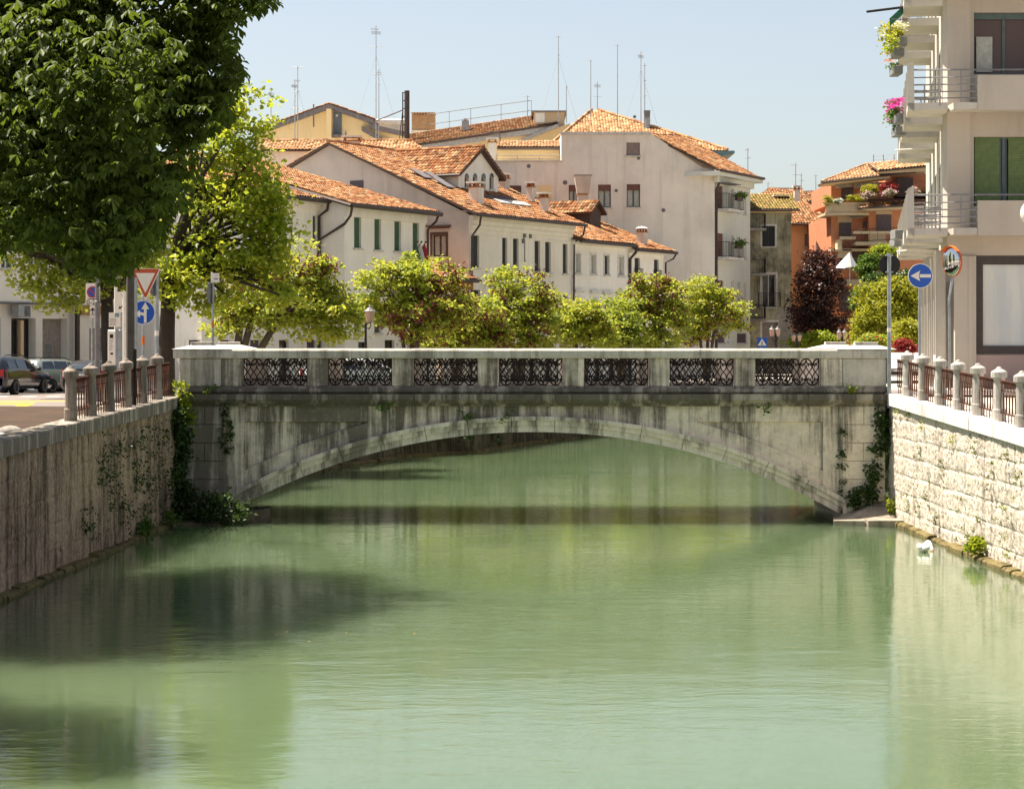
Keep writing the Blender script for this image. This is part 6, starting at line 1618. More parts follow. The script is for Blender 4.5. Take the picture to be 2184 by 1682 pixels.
# no parking plates
Y = 62.0; g = gL(Y); k = Y/F
np_ = thing('road_sign', 'white no parking plate with red and blue disc and an up arrow plate below', 'road sign', (X_(197,Y), Y, g))
pole(np_, 196.5, 606, Y, g, .035)
a, b = X_(183.5,Y), X_(214,Y)
mb = MB(); mb.box(a, b, Y-.06, Y-.04, Z_(650,Y), Z_(604,Y)); pl = mb.build('plate', M['sign_white'], np_)
cc = (X_(198.5,Y), Y-.062, Z_(623,Y)); 
mb = MB(); disc(mb, cc, 11*k, (0,-1,0), .004); mb.build('blue_disc', M['sign_blue'], pl)
mb = MB(); disc(mb, (cc[0], cc[1]-.002, cc[2]), 12.3*k, (0,-1,0), .006, 36, 9.4*k)
e = 8*k; w = 1.3*k; flat(mb, [(cc[0]-e-w, cc[2]+e-w), (cc[0]-e+w, cc[2]+e+w), (cc[0]+e+w, cc[2]-e+w), (cc[0]+e-w, cc[2]-e-w)], Y-.066, .003); mb.build('red_ring', M['sign_red2'], pl)
text(pl, '0-24', (X_(198.5,Y), Y-.064, Z_(645,Y)), .20, 'black')
mb = MB(); flat(mb, [(X_(189,Y), Z_(638.5,Y)), (X_(192,Y), Z_(636,Y)), (X_(195,Y), Z_(637,Y)), (X_(206,Y), Z_(636,Y)), (X_(208,Y), Z_(638.5,Y))], Y-.061); flat(mb, [(X_(189,Y), Z_(634,Y)), (X_(208,Y), Z_(634,Y)), (X_(208,Y), Z_(633.3,Y)), (X_(189,Y), Z_(633.3,Y))], Y-.061); mb.build('tow_symbol', M['black'], pl)
mb = MB(); mb.box(X_(192.5,Y), X_(204.5,Y), Y-.055, Y-.04, Z_(677,Y), Z_(651.5,Y)); p2_ = mb.build('arrow_plate', M['sign_white'], np_)
ux, uz = X_(198.5,Y), Z_(662,Y); mb = MB(); flat(mb, [(ux-.014,uz-.10),(ux+.014,uz-.10),(ux+.014,uz+.05),(ux-.014,uz+.05)], Y-.056); flat(mb, [(ux-.075,uz-.0),(ux,uz+.085),(ux+.075,uz-.0),(ux+.055,uz-.025),(ux,uz+.035),(ux-.055,uz-.025)], Y-.0605); mb.build('arrow', M['black'], p2_)
mb = MB(); mb.box(X_(193.5,Y), X_(203.5,Y), Y-.058, Y-.056, Z_(675,Y), Z_(667.5,Y)); mb.build('lower_label', M['curtain'], p2_)
# lamp column and bare poles
Y = 61.0; g = gL(Y)
lp = thing('lamp_post', 'thick dull grey lamp column with a flared base beside the no parking plates', 'lamp post', (X_(206.5,Y), Y, g))
mb = MB(); x = X_(207.5,Y); mb.lathe((x, Y, g-.1), [(.18,0),(.17,.4),(.12,.75),(.085,.9),(.085,.95),(.075,1.0),(.075,2.9),(.085,2.92),(.085,3.0),(.065,3.02),(.055,7.5)], 12); mb.build('column', M['grey_metal'], lp)
Y = 50.5; g = ZL(Y)-.05
wp = thing('utility_pole', 'thick brown weathered pole rising from the quay through the chestnut leaves', 'pole', (X_(274,Y)-.05, Y, g))
mb = MB(); x = X_(274,Y); mb.tube([(x, Y+.25, g-.2), (x, Y+.25, 10)], [.105, .09], 12); mb.build('shaft', M['brown_pole'], wp)
mb = MB(); mb.tube([(x+.13, Y+.2, g), (x+.13, Y+.2, g+1.4)], .03, 6); mb.build('cable_pipe', M['black'], wp)
Y = 63; g = gL(Y); wq = thing('bare_pole', 'slim pale pink painted pole just behind the thick brown pole', 'pole', (X_(265.5,Y), Y, g)); pole(wq, 265.5, 625, Y, g, .055, 'sign_white')
Y = 54.9; g = 3.2; wr = thing('bare_pole', 'plain grey steel pole standing in front of the round blue arrow sign', 'pole', (X_(289,Y), Y+1.6, g)); pole(wr, 289.5, 592, Y+1.6, g-.2, .046, 'galv')
Y = 59; g = gL(Y); ws = thing('road_sign', 'grey steel pole with a round sign turned edge-on, right of the give way triangle', 'road sign', (X_(334.5,Y), Y, g)); pole(ws, 334.5, 573, Y, g, .055, 'galv')
mb = MB(); disc(mb, (X_(328,Y), Y-.02, Z_(607,Y)), .33, (-.97,.22,0), .02); mb.build('plate', M['grey_metal'], ws)
mb = MB(); mb.lathe((X_(334.5,Y), Y, Z_(716,Y)), [(.058,0),(.058,.14)], 10); mb.build('white_band', M['sign_white'], ws)
# timetable, arrow plate and parking meter
Y = 60; g = gL(Y); k = Y/F
pm = thing('parking_meter', 'tall pale grey parking meter with a white front panel and information board above', 'parking meter', (X_(243,Y), Y, g))
mb = MB(); mb.bbox(X_(229.5,Y), X_(258,Y), Y-.02, Y+.28, g, Z_(703,Y), .02); bx = mb.build('cabinet', M['galv'], pm)
mb = MB(); mb.bbox(X_(231,Y), X_(247,Y), Y-.05, Y-.021, g+.1, Z_(706,Y), .008); fp_ = mb.build('front_panel', M['sign_white'], bx)
mb = MB(); mb.box(X_(235,Y), X_(242,Y), Y-.056, Y-.0505, Z_(721,Y), Z_(713,Y)); mb.box(X_(236,Y), X_(242,Y), Y-.056, Y-.0505, Z_(756,Y), Z_(752,Y)); mb.build('screen', M['black'], fp_)
mb = MB()
for j in range(6): mb.box(X_(234,Y), X_(242-(j%3),Y), Y-.054, Y-.0505, Z_(726+j*4,Y), Z_(725+j*4,Y))
mb.build('small_print', M['fascia'], fp_)
mb = MB(); mb.box(X_(233,Y), X_(257.5,Y), Y-.06, Y-.03, Z_(697,Y), Z_(666.5,Y)); ib = mb.build('information_board', M['sign_white'], pm)
mb = MB(); mb.box(X_(246,Y), X_(255,Y), Y-.066, Y-.061, Z_(676,Y), Z_(668,Y)); mb.build('green_emblem', M['teal'], ib)
mb = MB()
for j in range(6): mb.box(X_(235,Y), X_(248,Y), Y-.064, Y-.061, Z_(680+j*2.6,Y), Z_(679.3+j*2.6,Y))
mb.build('small_print', M['fascia'], ib)
mb = MB(); mb.tube([(X_(247,Y), Y+.0, Z_(703,Y)), (X_(247,Y), Y, Z_(690,Y))], .03, 6); mb.build('stem', M['galv'], pm)
Y = 64; g = gL(Y)
aw_ = thing('road_sign', 'white plate with a waste bin symbol and a small diagonal arrow on a pinkish pole', 'road sign', (X_(247,Y), Y, g)); pole(aw_, 247, 612, Y, g, .045, 'sign_white')
mb = MB(); mb.box(X_(249,Y), X_(270,Y), Y-.03, Y-.01, Z_(666,Y), Z_(622,Y)); pl = mb.build('plate', M['sign_white'], aw_)
mb = MB(); flat(mb, [(X_(260,Y), Z_(627,Y)), (X_(270,Y), Z_(627,Y)), (X_(268.5,Y), Z_(640,Y)), (X_(262,Y), Z_(640,Y))], Y-.031)
def P_(u, v): return (X_(u,Y), Z_(v,Y))
flat(mb, [P_(263,649.5), P_(264,651), P_(257,658), P_(256,656.5)], Y-.031); flat(mb, [P_(253.5,659), P_(255,652.5), P_(260,657.5)], Y-.0355); mb.build('arrow', M['black'], pl)
# street name plate
Y = 70; g = gL(Y)
nm = thing('street_name_sign', 'white street name plate on a grey pole with a round sign turned edge-on', 'street sign', (X_(454,Y), Y, g)); pole(nm, 454, 583, Y, g, .04, 'galv')
mb = MB(); mb.box(X_(450,Y), X_(455,Y), Y-.06, Y-.035, Z_(603,Y), Z_(581,Y)); mb.box(X_(455,Y), X_(468,Y), Y-.05, Y-.03, Z_(602.5,Y), Z_(582.5,Y)); pl = mb.build('plate', M['sign_white'], nm)
mb = MB(); mb.box(X_(457,Y), X_(466,Y), Y-.054, Y-.0505, Z_(596,Y), Z_(593.5,Y)); mb.box(X_(460,Y), X_(464,Y), Y-.054, Y-.0505, Z_(588,Y), Z_(587,Y)); mb.build('faded_lettering', M['fascia'], pl)
mb = MB(); disc(mb, (X_(449.5,Y), Y-.05, Z_(625,Y)), .36, (-.97,.2,0), .02); mb.build('round_plate', M['grey_metal'], nm)
mb = MB(); mb.lathe((X_(454,Y), Y, Z_(698,Y)), [(.044,0),(.044,.18)], 10); mb.build('orange_band', M['orange'], nm)
# right bank signs
Y = 58; g = gR(Y); k = Y/F
ba = thing('road_sign', 'round blue sign with a white arrow pointing left, beside the apartment block', 'road sign', (X_(1961.5,Y), Y, g)); pole(ba, 1961.5, 575, Y, g, .04)
c = (X_(1962,Y), Y-.06, Z_(588.5,Y)); r_ = 26.5*k
mb = MB(); disc(mb, c, r_, (0,-1,0), .02); pl = mb.build('plate', M['sign_white'], ba)
mb = MB(); disc(mb, (c[0], Y-.071, c[2]), r_*.94, (0,-1,0), .006); mb.build('blue_field', M['sign_blue'], pl)
mb = MB(); flat(mb, [(c[0]-r_*.06,c[2]-r_*.13),(c[0]+r_*.84,c[2]-r_*.13),(c[0]+r_*.84,c[2]+r_*.13),(c[0]-r_*.06,c[2]+r_*.13)], Y-.075); flat(mb, [(c[0]-r_*.80,c[2]),(c[0]-r_*.02,c[2]-r_*.42),(c[0]-r_*.12,c[2]-r_*.13),(c[0]-r_*.12,c[2]+r_*.13),(c[0]-r_*.02,c[2]+r_*.42)], Y-.0795); mb.build('arrow', M['sign_white'], pl)
Y = 55.6; g = 3.25
bk = thing('road_sign', 'dark back of a round sign on a tall grey pole at the bridge end', 'road sign', (X_(1896.5,Y)+.06, Y-.9, g-.1))
x = X_(1896.5,Y-.9); mb = MB(); mb.tube([(x, Y-.9, g-.3), (x, Y-.9, Z_(540,Y-.9))], .052, 10); mb.build('pole', M['galv'], bk)
mb = MB(); disc(mb, (X_(1897,Y-.8), Y-.81, Z_(565,Y-.8)), 22.5*Y/F, (0,-1,0), .02); pl = mb.build('plate', M['black'], bk)
for v_ in (549, 584): mb = MB(); mb.box(x-.09, x+.09, Y-.97, Y-.82, Z_(v_,Y), Z_(v_-3,Y)); mb.build('clamp', M['galv'], pl)
mb = MB(); mb.lathe((x, Y-.9, Z_(708,Y)), [(.055,0),(.055,.1)], 10); mb.build('white_band', M['sign_white'], bk)
# traffic mirror
Y = 63.5; g = gR(Y)
tm_ = thing('traffic_mirror', 'round convex traffic mirror with an orange rim on a thin pole by the block corner', 'traffic mirror', (X_(2027,Y), Y, g))
c = Vector(px(2030, 558, Y)); ax = Vector((-.91,-.41,-.05)); r_ = 31.5*Y/F
mb = MB(); mb.tube([(X_(2028,Y), Y+.12, g), (X_(2026,Y), Y+.12, Z_(640,Y)), (c.x+.10, Y+.2, c.z-.2), (c.x+.1, Y+.15, c.z)], .04, 8); mb.build('pole', M['galv'], tm_)
mb = MB(); mb.lathe(c, [(r_*math.sin(t), .10*math.cos(t*1.0)-.0) for t in np.linspace(1.5, .02, 9)], 32, axis=ax); mb.build('mirror', M['mirror'], tm_, True)
mb = MB(); mb.lathe(c, [(r_*.98,.015),(r_*1.035,.015),(r_*1.035,-.05),(r_*.5,-.12),(.05,-.13)], 32, axis=ax); mb.build('rim', M['rim_orange'], tm_)
mb = MB(); aa = ax.orthogonal().normalized(); e1 = ax.cross(Vector((0,0,1))).normalized(); e2 = e1.cross(ax).normalized(); vs = []
for j in range(9):
    t = -.9+1.8*j/8
    for d in (.0, .12): vs.append(c + (e1*math.sin(t) + e2*math.cos(t))*r_*1.09 + ax*d)
mb.add(vs, [(2*j, 2*j+1, 2*j+3, 2*j+2) for j in range(8)]); mb.build('visor', M['orange'], tm_)
# globe lamp, right edge
Y = 57; g = gR(Y)
gb = thing('globe_lamp', 'white glass globe street lamp at the right picture edge', 'lamp post', (X_(2203,Y), Y, g))
mb = MB(); mb.tube([(X_(2203,Y), Y, g), (X_(2203,Y), Y, Z_(487,Y))], [.07, .05], 10); mb.build('column', M['black'], gb)
mb = MB(); mb.ell(px(2203, 455, Y), (.34,.34,.36), 20, 12); mb.build('globe', M['globe'], gb, True)
# pedestrian crossing sign
Y = 124; cs = thing('road_sign', 'square blue pedestrian crossing sign with a white triangle just above the bridge parapet', 'road sign', (X_(1625,Y), Y, 2.3)); pole(cs, 1625, 722, Y, 2.3, .05)
mb = MB(); mb.box(X_(1614,Y), X_(1636,Y), Y-.08, Y-.06, Z_(741,Y), Z_(720,Y)); pl = mb.build('plate', M['sign_blue'], cs)
mb = MB(); flat(mb, [(X_(1615.5,Y), Z_(737,Y)), (X_(1634.5,Y), Z_(737,Y)), (X_(1625,Y), Z_(722,Y))], Y-.081, .004); mb.build('white_triangle', M['sign_white'], pl)
mb = MB(); xx = X_(1625,Y)
def pf(pts): flat(mb, [(xx+a*.0275, Z_(737,Y)+b*.0275) for a, b in pts], Y-.0855, .004)
pf([(-.9,8.5),(.9,8.5),(.9,10.2),(-.9,10.2)]); pf([(-1.1,4.5),(1.1,4.5),(1.0,8.2),(-1.0,8.2)]); pf([(-1.0,4.4),(.1,4.4),(-1.4,1.6),(-2.3,1.6)]); pf([(.0,4.3),(1.0,4.3),(2.4,1.6),(1.5,1.6)])
for j in range(5): pf([(-6.5+j*2.7,.5),(-5.2+j*2.7,.5),(-5.0+j*2.6,1.3),(-6.0+j*2.6,1.3)])
mb.build('walking_figure', M['black'], pl)
# lanterns
def lantern(mbm, mbg, c, w, h):
    mbm.lathe(c, [(w*.30,-.02),(w*.32,.0)], 8); mbg.lathe(c, [(w*.28,.0),(w*.46,h*.66)], 8)
    mbm.lathe((c[0],c[1],c[2]+h*.66), [(w*.52,0),(w*.54,h*.03),(w*.36,h*.12),(w*.26,h*.22),(w*.10,h*.27),(w*.06,h*.33),(w*.10,h*.36),(.01,h*.42)], 10)
def lamp(label, u0, u1, vt, vb, Y, up, group='old style street lanterns'):
    g = 2.2; t = thing('street_lamp', label, 'street lamp', (X_(up,Y), Y, g), group)
    a, b = MB(), MB(); w = (u1-u0)*Y/F/(2.05 if abs(u1-u0) < 40 else 1); h = (vb-vt)*Y/F/1.08
    cs_ = [(u0+u1)/2 - (u1-u0)*.25, (u0+u1)/2 + (u1-u0)*.25]
    for u in cs_: lantern(a, b, (X_(u,Y), Y, Z_(vb,Y)), w, h)
    c = MB(); x = X_(up,Y); zt_ = Z_(vb,Y)
    c.lathe((x, Y, g-.05), [(.14,0),(.12,.8),(.07,.95),(.06,zt_-g-.1),(.09,zt_-g),(.03,zt_-g+.25),(.01,zt_-g+.4)], 10)
    for u in cs_: c.tube([(x, Y, zt_-.25), ((x+X_(u,Y))/2, Y, zt_-.32), (X_(u,Y), Y, zt_-.05)], .03, 6)
    c.build('column', M['iron'], t); a.build('lantern_hood', M['grey_metal'], t); b.build('lantern_glass', M['lamp_glass'], t)
lamp('twin lantern street lamp in front of the old mouldy house doorway', 1640, 1665, 694, 717, 128, 1655)
lamp('small twin lantern street lamp in front of the bright green hedge', 1686, 1711, 708, 727, 138, 1700)
lamp('twin lantern street lamp above the right pedestal caps of the bridge', 1784, 1807, 700, 723, 132, 1796)
Y = 82; g = gL(Y); t = thing('street_lamp', 'single lantern street lamp on a wall-type bracket between the leafy trees', 'street lamp', (X_(780,Y), Y, g), 'old style street lanterns')
a, b, c = MB(), MB(), MB(); lantern(a, b, (X_(789,Y), Y, Z_(687,Y)), .46, .62); x = X_(780,Y); c.tube([(x, Y, g-.05), (x, Y, Z_(690,Y))], [.06, .045], 10); c.tube([(x, Y, Z_(700,Y)), (x-.12, Y, Z_(694,Y)), (x+.02, Y, Z_(690,Y)), (X_(789,Y), Y, Z_(687,Y))], .025, 6); c.tube([(x, Y, Z_(698,Y)), (X_(787,Y), Y, Z_(702,Y)), (X_(791,Y), Y, Z_(695,Y)), (X_(789,Y), Y, Z_(687,Y))], .02, 6)
c.build('column', M['iron'], t); a.build('lantern_hood', M['grey_metal'], t); b.build('lantern_glass', M['lamp_glass'], t)
# white garden parasol
Y = 141; t = thing('parasol', 'white garden parasol opened on the lower terrace of the orange brick house', 'parasol', px(1806, 600, Y))
mb = MB(); ap_ = px(1812, 538, Y); rim = [px(1783, 571, Y-1.2), px(1800, 572, Y-1.6), px(1816, 569, Y-1.0), px(1828, 566, Y), px(1822, 560, Y+1.2), px(1800, 560, Y+1.4), px(1786, 566, Y+.4)]
mb.add([ap_]+rim, [(0, i+1, (i+1) % 7+1) for i in range(7)]); mb.build('canopy', M['white_paint'], t); mb = MB(); mb.tube([ap_, px(1812, 610, Y)], .04); mb.build('pole', M['galv'], t)
# swan
sw = px(1971, 1175, 47.2); sx, sy = sw.x, EYE*F/450
t_ = thing('swan', 'white swan floating by the sunlit wall with its neck bent down to the water', 'swan', (sx, sy, 0))
me = bpy.data.meshes.new('body')
pts = [(-.02,.10,.05,.10,.10), (-.05,-.06,.065,.135,.13), (-.06,-.20,.07,.10,.09), (-.06,-.32,.10,.035,.03), (.03,.22,.07,.08,.09), (.07,.27,.14,.042,.042), (.10,.24,.20,.036,.036), (.135,.16,.19,.034,.034), (.155,.10,.12,.032,.032), (.165,.06,.05,.036,.036), (.16,.0,.015,.022,.018)]
me.from_pydata([p[:3] for p in pts], [(0,1),(1,2),(2,3),(0,4),(4,5),(5,6),(6,7),(7,8),(8,9),(9,10)], [])
me.materials.append(M['feather']); o = bpy.data.objects.new('body', me); col.objects.link(o); o.parent = t_
o.modifiers.new('skin', 'SKIN').use_smooth_shade = True
for d, p in zip(me.skin_vertices[0].data, pts): d.radius = (p[3], p[4]); d.use_root = False
me.skin_vertices[0].data[0].use_root = True
m_ = o.modifiers.new('sub', 'SUBSURF'); m_.levels = 2; m_.render_levels = 2
for sg in (1, -1):
    mb = MB(); mb.ell((sx-.05+sg*.085, sy-.08, .115), (.05,.20,.07), 12, 8); mb.build('folded_wing', M['feather'], t_, True)
mb = MB(); mb.tube([(sx+.162, sy+.02, .03), (sx+.16, sy-.05, .005)], [.018, .008], 6); mb.build('bill', M['bill'], t_)
# floating leaves on the water
mb = MB()
for k in range(14):
    u, v = rnd.choice([(rnd.uniform(0, 420), rnd.uniform(1370, 1470)), (rnd.uniform(450, 900), rnd.uniform(1340, 1380)), (rnd.uniform(380, 700), rnd.uniform(1110, 1240))])
    Y = EYE*F/(v-HY); x = X_(u, Y); a = rnd.uniform(0, 6.3); s_ = rnd.uniform(.008, .022)
    mb.add([(x+s_*2*math.cos(a), Y+s_*2*math.sin(a), .006), (x-s_*.8*math.sin(a), Y+s_*.8*math.cos(a), .010), (x-s_*2*math.cos(a), Y-s_*2*math.sin(a), .006), (x+s_*.8*math.sin(a), Y-s_*.8*math.cos(a), .012)], [(0,1,2,3)])
o = mb.build('floating_leaves', M['yellow_line']); tag(o, 'tiny yellow leaves scattered on the green water surface', 'leaves', None, 'stuff')

# ================================================================== aerials on the roofs
def aerial(label, u, vt, vb, Y, bars, stay=False, r=.032):
    t = thing('roof_aerial', label, 'aerial', px(u, vb, Y), 'television aerials on the roofs'); k = Y/F
    mb = MB(); mb.tube([px(u, vb, Y), px(u, vt, Y)], [r*1.2, r*.8], 6); mb.build('mast', M['ant'], t)
    for (v, w, kind) in bars:
        mb = MB(); c = px(u, v, Y)
        if kind == 'y':      # comb of short rods on a boom
            mb.tube([c-Vector((w*k,0,0)), c+Vector((w*k*.5,.3,0))], .022, 4)
            for j in range(6): p = c + Vector((-w*k+j*w*k*.27, .05*j, 0)); mb.tube([p-Vector((.05,.3,.12)), p+Vector((.05,.3,.12))], .012, 4)
        elif kind == 'd':    # grid dipole
            for j in range(4): mb.tube([c+Vector((-w*k,-.1,.06*j)), c+Vector((w*k,.1,.06*j))], .012, 4)
            mb.tube([c+Vector((0,0,-.1)), c+Vector((0,0,.4))], .02, 4)
        else: mb.tube([c-Vector((w*k,0,0)), c+Vector((w*k,0,0))], .020, 4)
        mb.build('antenna', M['ant'] if kind != 'd' else M['grey_metal'], t)
    if stay:
        mb = MB()
        for sx_ in (-1, 1): mb.tube([px(u, vt+(vb-vt)*.25, Y), px(u+sx_*(vb-vt)*.22, vb, Y)], .008, 3)
        mb.build('stay_wire', M['ant'], t)
    return t
aerial('tall double aerial mast with three cross bars rising left of the dark flue', 802, 55, 310, 150, [(62,10,'y'),(73,10,'d'),(100,16,'b'),(158,9,'b')], True)
aerial('slimmer aerial mast tight beside the tall one left of the flue', 808, 155, 310, 150.5, [(160,4,'d'),(181,7,'b')])
aerial('aerial with a wide top bar and two lower bars over the yellow gable', 635, 142, 335, 148, [(143.5,13,'b'),(172,8,'y'),(196,7,'b'),(232,9,'b')], True)
aerial('shorter aerial with a rusty comb beside the wide-barred one', 629, 178, 320, 149, [(183,7,'y'),(187,7,'d'),(231,9,'b')])
aerial('small aerial with a dish-like grid against the sky beside the tall green tree', 578, 202, 270, 155, [(204,7,'d'),(222,9,'b')])
aerial('thin tall aerial over the hipped roof, beside the stair hut', 1191, 77, 262, 155, [(79,6,'b'),(118,4,'b')], True)
aerial('short thin mast just right of the stair hut aerial', 1208, 182, 262, 157, [(186,4,'b')])
aerial('thin mast with one small bar above the hip roof apex', 1260, 128, 262, 158, [(130,5,'b')])
aerial('short aerial with a square grid above the hip roof apex', 1274, 180, 240, 160, [(186,7,'d'),(206,9,'b')])
aerial('very thin bare mast between the apex aerials and the steel flue', 1317, 95, 270, 156, [(97,5,'b')])
aerial('aerial with a comb and grid head beside the steel flue', 1367, 110, 265, 156, [(118,7,'y'),(124,6,'d')], True)
aerial('second mast with side arms immediately right of the comb-headed aerial', 1375, 135, 262, 156.5, [(140,5,'b'),(172,4,'b'),(205,4,'b')])
aerial('low T-shaped aerial over the yellow roof railings', 1125, 204, 280, 158, [(206,9,'b')])
aerial('aerial with two bars rising behind the right end of the tall house', 1595, 316, 385, 165, [(319,6,'y'),(337,6,'b')])
aerial('aerial with a long comb above the slim chimney of the orange houses', 1697, 348, 410, 172, [(352,10,'y'),(373,6,'b')])
aerial('smaller aerial right of the long-combed one over the orange roofs', 1709, 370, 425, 173, [(373,5,'y'),(385,5,'b')])
aerial('faint low aerial left of the slim chimney over the orange roof', 1638, 388, 412, 176, [(391,8,'b')])
aerial('thin T-shaped mast between the orange roof and the terraced house', 1740, 373, 425, 174, [(375,5,'b')])
t = thing('steel_flue', 'galvanised flue with a square cowl on the hipped pale roof', 'flue', px(1380, 290, 156)); mb = MB(); mb.lathe(px(1380, 290, 156), [(.24,0),(.24,Z_(252,156)-Z_(290,156))], 12); mb.build('pipe', M['galv'], t)
mb = MB(); c = px(1380, 252, 156); mb.prism([(c.x-.20,156-.2,c.z), (c.x+.20,156-.2,c.z), (c.x+.24,156-.2,c.z+.55), (c.x-.24,156-.2,c.z+.55)], (0,.4,0)); mb.build('cowl', M['grey_metal'], t)
t = thing('roof_railing', 'thin roof rail on posts along the pale ridge of the terraced house', 'railing', px(1880, 348, 153)); mb = MB()
for u in (1863, 1884, 1907): mb.tube([px(u, 352, 153), px(u, 330, 153)], .035, 5)
mb.tube([px(1863,334,153), px(1935,327,153)], .012, 4); mb.tube([px(1863,342,153), px(1935,337,153)], .012, 4); mb.build('rail', M['ant'], t)
# ================================================================== trees and plants
def tree(label, cat, base, fork, blobs, ncl, per, spread, size, mat, r0, bark='bark2', seed=1, flat=.5, tone=(0,.75), pods=0, droop=.2, nl=10, lean=(0,0,0), stems=None, name='tree', inner=.4, group=None, pod_seed=3):
    t = thing(name, label, cat, base, group)
    C = clusters(blobs, ncl, seed, inner)
    leaf_cloud('crown', C, per, spread, size, M[mat], t, flat=flat, tone=tone, droop=droop)
    if pods:
        pc = C[np.argsort(lump(unit(C-C.mean(axis=0)), pod_seed+seed) + rng.normal(size=len(C))*.35)[:max(4, int(len(C)*.28))]]
        leaf_cloud('pod_clumps', pc, pods*3, spread*.85, size*1.2, M['pod'], t, flat=.8, droop=.9, tone=(0,1), tmpl=POD, updir=0)
    limbs('trunk', base, fork, C, r0, M[bark], t, nl, lean, stems)
    return t
# the chestnut over the left wall: palmate leaves hang in big tufts
YC = 20.0; kc = YC/31
ch = thing('chestnut_tree', 'huge dark chestnut tree with drooping palmate leaves overhanging the left canal wall', 'tree', (-11.2, 20.5, 2.7))
cb = [blob(150,110,330,300,YC,1.9), blob(70,380,290,190,YC,1.9), blob(390,70,125,150,YC+.4,1.4), blob(285,430,125,140,YC-.4,1.2), blob(215,530,85,65,YC-.8,.8), blob(440,190,80,110,YC+.4,.9), blob(30,470,120,75,YC-.8,.9), blob(-150,300,260,330,YC,2.2), blob(250,-60,330,120,YC,1.6), blob(390,290,85,110,YC,.9), blob(180,200,300,260,YC-1.2,.8), blob(120,420,240,130,YC-1.2,.6)]
B_ = clusters(cb, 400, 3, .25)                     # boughs, each carrying a spray of tufts with darker gaps between
B_ = np.concatenate([B_, clusters([blob(500,-12,85,30,YC,.4), blob(575,0,22,14,YC,.2), blob(500,120,38,45,YC,.4), blob(468,240,30,38,YC,.3), blob(265,590,30,22,YC-.8,.2), blob(130,545,80,25,YC-1,.4), blob(520,60,25,30,YC,.3), blob(480,180,30,30,YC,.3)], 34, 5, .1)])
nt = rng.integers(18, 38, len(B_)); bi = np.repeat(np.arange(len(B_)), nt)
sp = .14 + .14*rng.random(len(B_))
g3 = rng.normal(size=(len(bi), 3))*np.array([1.0, 1.0, .62])
C = B_[bi] + g3*sp[bi][:, None]
C[:, 2] -= .25*np.linalg.norm(g3[:, :2], axis=1)*sp[bi]           # sprays arch over and hang at their tips
bt = rng.random(len(B_))[bi]
# pruned to the outline of the real crown
uu = CX + C[:, 0]*F/C[:, 1]; vv = HY - (C[:, 2]-EYE)*F/C[:, 1]
ru = np.interp(vv, [-200, 0, 12, 40, 70, 110, 150, 190, 250, 290, 330, 420, 470, 520, 560, 600], [640, 590, 560, 500, 500, 512, 528, 492, 492, 440, 415, 400, 378, 345, 300, 262]) + rng.normal(0, 6, len(C))
rv = np.interp(uu, [-200, 0, 30, 80, 120, 160, 200, 240, 280, 330, 380], [560, 530, 520, 510, 530, 560, 585, 590, 570, 520, 480]) + rng.normal(0, 8, len(C))
kp = (uu < ru) & (vv < rv); C = C[kp]; bt = bt[kp]
# each tuft: six leaflets spread round the stalk and hanging down
n = len(C); az = rng.uniform(0, 6.283, n); tilt = rng.uniform(-.7, .7, (n, 2)); tn = .6*bt + .4*rng.random(n)
Ps, Ds, Ns, Ss, Ts = [], [], [], [], []
for k in range(6):
    a = az + (k-2.5)*.85 + rng.normal(0, .1, n); dr = -1.15 + 1.1*rng.random(n) - .10*abs(k-2.5)
    d = np.stack([np.cos(a), np.sin(a), dr], -1); d[:, 0] += tilt[:, 0]; d[:, 1] += tilt[:, 1]
    Ps.append(C); Ds.append(d); Ns.append(np.stack([np.cos(a)*.7, np.sin(a)*.7, np.ones(n)], -1)); Ss.append(.118*(1-.10*abs(k-2.5))*(.55+.8*rng.random(n))); Ts.append(np.clip(tn*.7+.3*rng.random(n), 0, 1))
leafmesh('crown', np.concatenate(Ps), np.concatenate(Ds), np.concatenate(Ns), np.concatenate(Ss), np.concatenate(Ts), LEAFLET, M['leaf_dark'], ch)
limbs('trunk', (-11.2, 20.5, 2.7), (-10.6, 20.5, 5.6), C[C[:, 0] < -5.0], .42, M['bark'], ch, 14)
c2 = [(-12, 38.5, 9.3, 4.8, 4.6, 2.4), (-9.4, 36.5, 8.6, 2.6, 2.8, 1.6), (-9.4, 42.5, 9.3, 3.0, 3.4, 1.9), (-8.4, 40, 9.8, 2.4, 3.4, 1.7), (-11.5, 34.5, 8.6, 3, 2.2, 1.6)]
tree('second dark chestnut standing behind the first one, almost hidden by its leaves', 'tree', (-14.6, 39, 2.8), (-14.2, 39, 6.2), c2, 620, 40, .36, .27, 'leaf_dark', .4, 'bark', 71, .6, (0,.9), nl=12, name='chestnut_tree')
tree('third chestnut on the verge beyond the picture edge, shading the water at lower left', 'tree', (-14.2, 27, 2.65), (-13.8, 27, 6.2), [(-12.2, 26.6, 9.3, 4.4, 2.8, 2.6), (-10.2, 25.6, 8.8, 2.4, 2.0, 1.8)], 380, 36, .36, .27, 'leaf_dark', .4, 'bark', 73, .6, (0,.9), nl=10, name='chestnut_tree')
